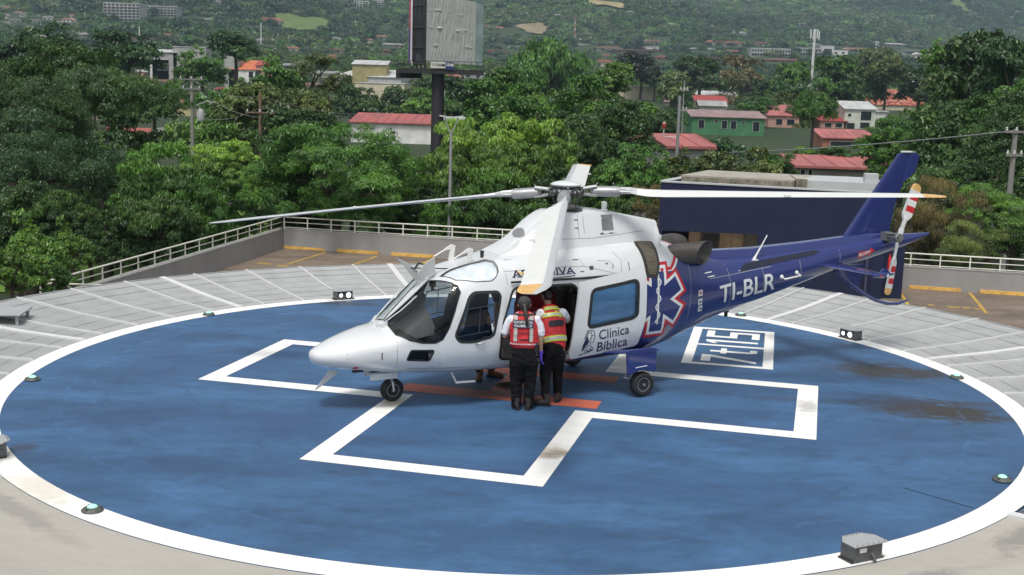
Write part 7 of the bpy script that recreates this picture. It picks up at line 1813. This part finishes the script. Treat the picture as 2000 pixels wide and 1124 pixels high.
SRCN = list({o.data.name: o for o in bpy.data.objects if o.name.startswith('crown') and o.data in [m[0] for k in ('midr', 'midu') for m in SPEC[k]]}.values())
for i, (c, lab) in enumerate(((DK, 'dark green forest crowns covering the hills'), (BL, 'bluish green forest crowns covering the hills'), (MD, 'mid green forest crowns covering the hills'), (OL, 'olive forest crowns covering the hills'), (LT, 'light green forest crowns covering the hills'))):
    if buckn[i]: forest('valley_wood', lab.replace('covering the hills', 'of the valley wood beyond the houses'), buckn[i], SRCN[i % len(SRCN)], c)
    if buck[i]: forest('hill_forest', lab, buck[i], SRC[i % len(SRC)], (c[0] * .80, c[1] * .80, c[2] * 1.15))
print('forest', [len(b_) for b_ in buck])
# ------------------------------------------------------------------ poles, lamp, wires, billboard, masts
GALVP = mat('galvanised_pole', (0.34, 0.35, 0.35), .5, .4, .1, 6); WOODP = mat('weathered_pole', (0.22, 0.20, 0.18), .9, 0, .2, 5); CONP = mat('concrete_pole', (0.24, 0.23, 0.215), .9, 0, .12, 3); WIRE = mat('wire_black', (0.03, 0.03, 0.03), .6); WIREG = mat('wire_grey', (0.25, 0.25, 0.25), .5)
p = at(884, 228, 53); b_ = gzf(p.x, p.y)
lp = thing('street_lamp', 'grey double-armed street lamp behind the back railing', 'street lamp', (p.x - .05, p.y, b_)); h = p.z - b_
MB().tube([(0, 0, 0), (0, 0, h - .6)], [.10, .065], 12).build('pole', GALVP, lp, 60)
for s in (-1, 1):
    MB().tube([(0, 0, h - .75), (s * .2, 0, h - .35), (s * .28, 0, h - .05)], .03, 8).build('arm', GALVP, lp, 60); MB().box((s * .36, 0, h), (.32, .2, .05), Matrix.Rotation(s * -.12, 3, 'Y')).build('lamp_head', mat('lamp_head_grey', (.5, .52, .5), .5), lp, None, .01)
def upole(px, top, d, lab, r=.13, m=CONP, arms=(), name='utility_pole'):
    p = at(px, top, d); b_ = gzf(p.x, p.y); o = thing(name, lab, 'pole', (p.x, p.y, b_)); h = p.z - b_
    MB().tube([(0, 0, 0), (0, 0, h)], [r * 1.4, r], 10).build('pole', m, o, 60)
    for (dz, L_, a) in arms:
        ar = MB().box((0, -.12, h - dz), (L_, .1, .1), Matrix.Rotation(a, 3, 'Z')).build('crossarm', m, o)
        for k in (-.42, 0, .42): MB().lathe([(.05, 0), (.07, .04), (.04, .08), (.06, .12), (.02, .18)], c=(k * L_ * cos(a), -.12 + k * L_ * sin(a), h - dz + .05), n=10).build('insulator', mat('insulator', (.5, .5, .48), .3), ar, 60)
    return o, Vector((p.x, p.y, p.z))
u1, P1 = upole(1984, 253, 57, 'utility pole with insulators at the right edge', .12, CONP, ((.12, 1.3, .3), (1.2, .9, .3))); u2, P2 = upole(374, 150, 90, 'utility pole with transformer among the left houses', .12, CONP, ((.2, 1.8, .5), (.9, 1.4, .5)))
o = MB().lathe([(.05, 0), (.28, .02), (.28, .75), (.2, .8), (.1, .9)], c=(.65, -.1, -3.2), n=14).build('transformer', mat('transformer_grey', (.30, .31, .31), .5), u2, 60); o.location = (0, 0, P2.z - gzf(P2.x, P2.y))
o = MB().tube([(0, 0, -2.2), (1.2, -.2, -1.75), (1.5, -.25, -1.8)], .05, 6).box((1.6, -.25, -1.8), (.5, .16, .08)).build('lamp_arm', GALVP, u2); o.location = (0, 0, P2.z - gzf(P2.x, P2.y))
u3, P3 = upole(508, 183, 84, 'weathered wooden pole in front of the olive crowned tree', .11, mat('brown_pole', (.17, .12, .085), .9, 0, .2, 5), ((1.3, 2.0, .1),)); u4, P4 = upole(1328, 188, 76, 'grey steel mast beside the pink roofed house', .09, GALVP, (), 'steel_mast')
bk = at(1297, 245, 76); sr = thing('siren', 'red and white siren on a bracket left of the steel mast', 'siren', (bk.x, bk.y, bk.z))
MB().lathe([(.02, .12), (.12, .12), (.14, .0), (.12, -.12), (.05, -.16), (.05, -.2)], n=16).build('siren_body', mat('siren_red', (.45, .05, .04), .4), sr, 50); MB().lathe([(.09, .12), (.1, .18), (.02, .2)], n=14).build('siren_cap', LETW, sr, 50); MB().tube([(0, 0, -.2), (0, 0, -.62), (.12, 0, -.72), (1.0, 0, -.74)], .03, 8).build('bracket', LETW, sr, 60)
u5, P5 = upole(1337, 157, 95, 'thin aerial mast with rungs right of the steel mast', .045, GALVP, ((.75, .6, 0), (2.3, .6, 0)), 'aerial_mast')
u6, P6 = upole(1592, 57, 330, 'white mobile phone mast above the valley trees', .35, mat('mast_white', (.6, .61, .6), .5), (), 'phone_mast')
hh = P6.z - gzf(P6.x, P6.y)
for k, x in enumerate((-1.1, -.4, .6, 1.1)): MB().box((x, -.4, hh - 1.3 - .4 * (k % 2)), (.35, .2, 2.3)).build('antenna', mat('mast_white', (.6, .61, .6)), u6)
for px, yt, yb, lab in ((1122, 34, 82, 'tallest red and white lattice mast on the slope'), (1090, 55, 80, 'short lattice mast left of the tallest one'), (1111, 66, 80, 'shortest lattice mast next to the tallest one'), (1819, 30, 56, 'thin far mast on the right slope'), (510, 45, 88, 'thin white pole on the left slope'), (273, 52, 88, 'white pole below the apartment block')):
    p = hit_ground(px, yb); q = at(px, yt, p.y); hh = q.z - p.z; o = thing('lattice_mast', lab, 'mast', p, 0); w_ = .9 if 'lattice' in lab else .35
    lm = [mat('mast_red', (.45, .08, .06), .6), mat('mast_white', (.6, .61, .6))]
    nseg = 7
    for k in range(nseg):
        z0, z1 = hh * k / nseg, hh * (k + 1) / nseg; mb = MB(); ww = w_ * (1 - .5 * k / nseg)
        for sx in (-1, 1):
            for sy in (-1, 1): mb.box((sx * ww, sy * ww, (z0 + z1) / 2), (.28, .28, z1 - z0))
            mb.tube([(-sx * ww, -ww, z0), (sx * ww, -ww, z1)], .1, 4)
        mb.build('mast_section', lm[k % 2] if 'lattice' in lab else lm[1], o)
def wire(pts, lab, r=.02, m=WIRE, sag=.4):
    A_, B_ = Vector(pts[0]), Vector(pts[1]); P_ = [A_.lerp(B_, k / 14) - Vector((0, 0, sag * 4 * (k / 14) * (1 - k / 14))) for k in range(15)]
    o = MB().tube([p - A_ for p in P_], r, 5).build('power_line', m, None, 60, loc=A_); tag(o, lab, 'power line', 'power lines'); return o
for (y0, x1, y1, d1, r, lab) in ((256, 1290, 300, 95, .035, 'thick power line from the top of the right pole, uppermost'), (312, 1790, 324, 66, .012, 'thin power line right of the fin, second from the top'), (316, 1250, 345, 80, .012, 'thin power line third from the top at the right pole'), (348, 1270, 368, 70, .012, 'thin power line at mid height of the right pole'), (368, 1800, 372, 62, .012, 'thin power line just above the thick lower cable'), (388, 1300, 395, 66, .022, 'thick lower cable of the right pole')):
    wire((at(1984, y0, 57), at(x1, y1, d1)), lab, r, WIREG if y0 == 256 else WIRE, .3)
    wire((at(1984, y0, 57), at(2060, y0 + 2, 57)), '%s cable from the top running off to the right of the right pole' % ('uppermost', 'second', 'third', 'fourth', 'fifth', 'lowest')[[256, 312, 316, 348, 368, 388].index(y0)], r, WIRE, .02)
for (xa, ya, da, xb, yb_, db, lab) in ((508, 188, 84, 760, 222, 96, 'upper power line from the wooden pole to the red roof'), (508, 196, 84, 760, 226, 96, 'lower power line from the wooden pole to the red roof'), (374, 155, 90, 508, 188, 84, 'power line between the transformer pole and the wooden pole'), (374, 165, 90, 508, 230, 84, 'slack cable from the transformer pole down to the wooden pole'), (374, 225, 90, 500, 215, 84, 'low cable right of the transformer pole'), (374, 158, 90, 200, 210, 84, 'power line left of the transformer pole')):
    wire((at(xa, ya, da), at(xb, yb_, db)), lab, .013, WIREG, .5)
wire((at(850, 345, 62), at(1290, 352, 72)), 'thin line behind the rotor hub', .012, WIREG, .3); wire((at(1040, 255, 70), at(1330, 262, 76)), 'thin line crossing the dark tree left of the mast', .012, WIREG, .3)

# billboard on its post
D_ = 116.0
bx = at(856, 140, D_); g = gzf(bx.x, D_)
bb_ = thing('billboard', 'tall advertising billboard on a dark post, its front covered by a crumpled grey tarpaulin', 'billboard', (bx.x, D_, g))
def L_(px, py, dd=0.0):
    q = at(px, py, D_ + dd); return (q.x - bx.x, dd, q.z - g)
DKP = mat('post_dark', (0.035, 0.032, 0.042), .6, .2, .15, 2); STR = mat('frame_black', (0.022, 0.022, 0.024), .7)
zpl = L_(856, 137)[2]
MB().tube([(0, 0, 0), (0, 0, zpl)], .60, 28).build('post', DKP, bb_, 60)
x0, x1 = L_(779, 137)[0], L_(946, 137)[0]
pf = MB(); pf.box(((x0 + x1) / 2, -.5, zpl), (x1 - x0, 1.6, .16)); pf.box(((x0 + x1) / 2, -1.3, zpl - .2), (x1 - x0, .08, .35)); pf.box((L_(800, 0)[0], .6, zpl - .45), (2.4, 1.2, .8)); pf.build('platform', STR, bb_)
rl = MB()
for k in range(14): x = x0 + (x1 - x0) * k / 13; rl.box((x, -1.32, zpl + .45), (.05, .05, .75))
rl.tube([(x0, -1.32, zpl + .8), (x1, -1.32, zpl + .8)], .03, 5); rl.tube([(x0, -1.32, zpl + .45), (x1, -1.32, zpl + .45)], .025, 5); rl.build('walkway_rail', STR, bb_)
# the front face, turned a little away to the right, with real folds
fl_, fr_ = L_(832, 121, -1.0), L_(928, 127, .9); zt_ = L_(832, -14, -1.0)[2]; zt2 = L_(928, 5, .9)[2]
nx, nz_ = 120, 84; Vt, Ft = [], []
rgb = random.Random(4); dents = []
for r_ in range(4):                                        # rows of slanting creases between the battens
    for q in range(15):
        sl = (-.42 if q < 8 else rgb.uniform(-.25, .35)) + rgb.uniform(-.1, .1)
        dents.append((.04 + q / 15 + rgb.uniform(-.015, .015), .14 + r_ * .25 + rgb.uniform(-.05, .05), rgb.uniform(.007, .013), rgb.uniform(.05, .11), sl, rgb.uniform(.5, 1.1) * (1 if rgb.random() < .75 else -.7)))
for q in range(40): dents.append((rgb.uniform(.03, .97), rgb.choice((.0, .26, .51, .76)) + rgb.uniform(-.02, .02), rgb.uniform(.02, .05), rgb.uniform(.006, .012), rgb.uniform(-.1, .1), rgb.uniform(.5, 1)))
for i in range(nx + 1):
    for j in range(nz_ + 1):
        u, v = i / nx, j / nz_; x = fl_[0] + (fr_[0] - fl_[0]) * u; y = fl_[1] + (fr_[1] - fl_[1]) * u
        zb = fl_[2] + (fr_[2] - fl_[2]) * u; zt3 = zt_ + (zt2 - zt_) * u; z = zb + (zt3 - zb) * v
        dsp = .0
        for (cu_, cv_, su, sv_, sl, am) in dents:
            c = v - cv_; a = (u - cu_) + sl * .35 * c
            if abs(c) < sv_ * 2.6 and abs(a) < su * 2.6: dsp += .075 * am * math.exp(-(a / su) ** 2 - (c / sv_) ** 2)
        dsp += .02 * sin(u * 55 + v * 20) * (1 - u * .5)
        e_ = min(1, 10 * min(u, 1 - u, v, 1 - v)); Vt.append((x, y - dsp * e_ - .04, z))
for i in range(nx):
    for j in range(nz_): a = i * (nz_ + 1) + j; Ft.append((a, a + nz_ + 1, a + nz_ + 2, a + 1))
mb = MB(); mb.add(Vt, Ft); mb.build('tarpaulin', mat('tarp_grey', (.36, .38, .36), .5, 0, .10, 1.2), bb_, 80)
mb = MB(); mb.add([(fl_[0], fl_[1] + .22, fl_[2]), (fr_[0], fr_[1] + .22, fr_[2]), (fr_[0], fr_[1] + .22, zt2), (fl_[0], fl_[1] + .22, zt_)], [(0, 1, 2, 3)])
mb.box((0, 2.0, zpl + 3.4), (.3, .3, 6.8)); mb.build('panel_backing', STR, bb_)
gr_ = L_(942, 128, 1.25); zt4 = L_(942, 9, 1.25)[2]; e0 = .02
mb = MB(); mb.add([(fr_[0] + e0, fr_[1], fr_[2] - .02), (gr_[0], gr_[1], gr_[2] - .02), (gr_[0], gr_[1], zt4), (fr_[0] + e0, fr_[1], zt2), (fr_[0] + e0, fr_[1] + .1, fr_[2] - .02), (gr_[0], gr_[1] + .1, gr_[2] - .02), (gr_[0], gr_[1] + .1, zt4), (fr_[0] + e0, fr_[1] + .1, zt2)], [(0, 1, 2, 3), (7, 6, 5, 4), (1, 5, 6, 2), (0, 4, 5, 1), (3, 2, 6, 7)])
mb.build('bare_panel', mat('bare_panel_green', (.24, .32, .31), .45, .2, .25, .9), bb_)
# open steel frame of the second face, seen from behind at the left
xa, xb = L_(803, 100)[0], L_(832, 100)[0]
fr2 = MB(); zz = [zpl + .5, zpl + 2.0, zpl + 3.9, zpl + 5.9, zpl + 7.6]
for k, y in ((0, 1.5), (.35, .8), (.68, .1), (1, -.8)):
    x = xa + (xb - xa) * k; fr2.box((x, y, zpl + 3.8), (.14, .14, 7.6))
for z in zz: fr2.tube([(xa, 1.5, z), (xb, -.8, z)], .09, 6)
for x, y in ((xa + .25, 1.2), (xb - .5, .6)): fr2.box((x, y, zpl + 3.8), (.03, .03, 7.4))
fr2.build('steel_frame', STR, bb_)
MB().box(((xa + xb) / 2 - .05, 2.0, zpl + 3.9), ((xb - xa) + .1, .06, 7.0), Matrix.Rotation(-.5, 3, 'Z')).build('back_sheet', mat('sheet_dark', (.055, .055, .06), .7, 0, .35, .8), bb_)
MB().lathe([(.30, -.05), (.30, .05)], c=(xa + 1.0 * (xb - xa) * .5, .4, zpl + 1.15), rot=Matrix.Rotation(pi / 2, 3, 'X'), n=20).build('round_lamp', mat('sheet_dark', (.055, .055, .06)), bb_, 50)
zb_, zt5 = L_(800, 122)[2], L_(800, -12)[2]; xs3 = L_(797, 60)[0]
for k, (c, nm) in enumerate((((.10, .03, .22), 'banner_violet'), ((.62, .58, .62), 'banner_white'))):
    mb = MB(); mb.box((xs3 + .05 + .16 * k, 1.4 - .1 * k, (zb_ + zt5) / 2), (.17, .08, zt5 - zb_)); mb.build('banner_edge', mat(nm, c, .6, 0, .3, .4), bb_)
MB().box((xs3 + .035, 1.34, zt5 - 1.6), (.13, .06, 3.2)).build('banner_edge', mat('banner_red', (.40, .05, .10), .6), bb_)
MB().tube([(xs3 + .3, 1.2, zb_ - .3), (xs3 + .3, 1.2, zb_ + .05)], .09, 8).build('bracket', FRAME, bb_, 60)
def splate(xp0, yp0, xp1, yp1, m, nm):
    a, c = L_(xp0, yp0, -1.4), L_(xp1, yp1, -1.4); o = MB().box(((a[0] + c[0]) / 2, -1.42, (a[2] + c[2]) / 2), (abs(c[0] - a[0]), .06, abs(c[2] - a[2]))).build(nm, m, bb_); return a, c, o
a, c, o = splate(841, 121, 869.5, 134, mat('sign_white', (.58, .58, .52), .5), 'name_plate')
mb = MB(); text_on(mb, 'PUBLI', (a[0] + .10, c[2] + .20), (a[0] + .58, c[2] + .19), .24, lambda x, z: (x, -1.455, z), 0, cut=0); text_on(mb, 'GRAFIK', (a[0] + .60, c[2] + .19), (c[0] - .28, c[2] + .17), .25, lambda x, z: (x, -1.455, z), .035, cut=0); mb.lathe([(.10, 0), (.13, .01)], c=(c[0] - .16, -1.452, c[2] + .28), rot=Matrix.Rotation(pi / 2, 3, 'X'), n=16); mb.build('name_text', BLK, o)
a, c, o = splate(870.5, 122, 887, 137, mat('sign_blue', (.025, .035, .12), .5), 'phone_plate')
mb = MB(); text_on(mb, '1.250-4848', (a[0] + .06, c[2] + .33), (c[0] - .06, c[2] + .32), .26, lambda x, z: (x, -1.455, z), .03, cut=0); mb.build('phone_text', LETW, o)

# haze: one closed box of thin air round the whole scene
hz = MB().box((0, 2150, 330), (9000, 5400, 1000)).build('haze', None)
hz.data.materials.clear()
hmt = bpy.data.materials.new('haze_air'); hmt.use_nodes = True; t = hmt.node_tree; t.nodes.clear()
out = nd(t, 'ShaderNodeOutputMaterial'); pv = nd(t, 'ShaderNodeVolumePrincipled'); pv.inputs['Color'].default_value = (0.62, 0.84, 1.0, 1); pv.inputs['Density'].default_value = HAZE; pv.inputs['Anisotropy'].default_value = 0.0
t.links.new(pv.outputs[0], out.inputs['Volume']); hz.data.materials.append(hmt); hz['kind'] = 'stuff'; hz['label'] = 'thin bluish haze over the valley and hills'; hz.visible_shadow = True
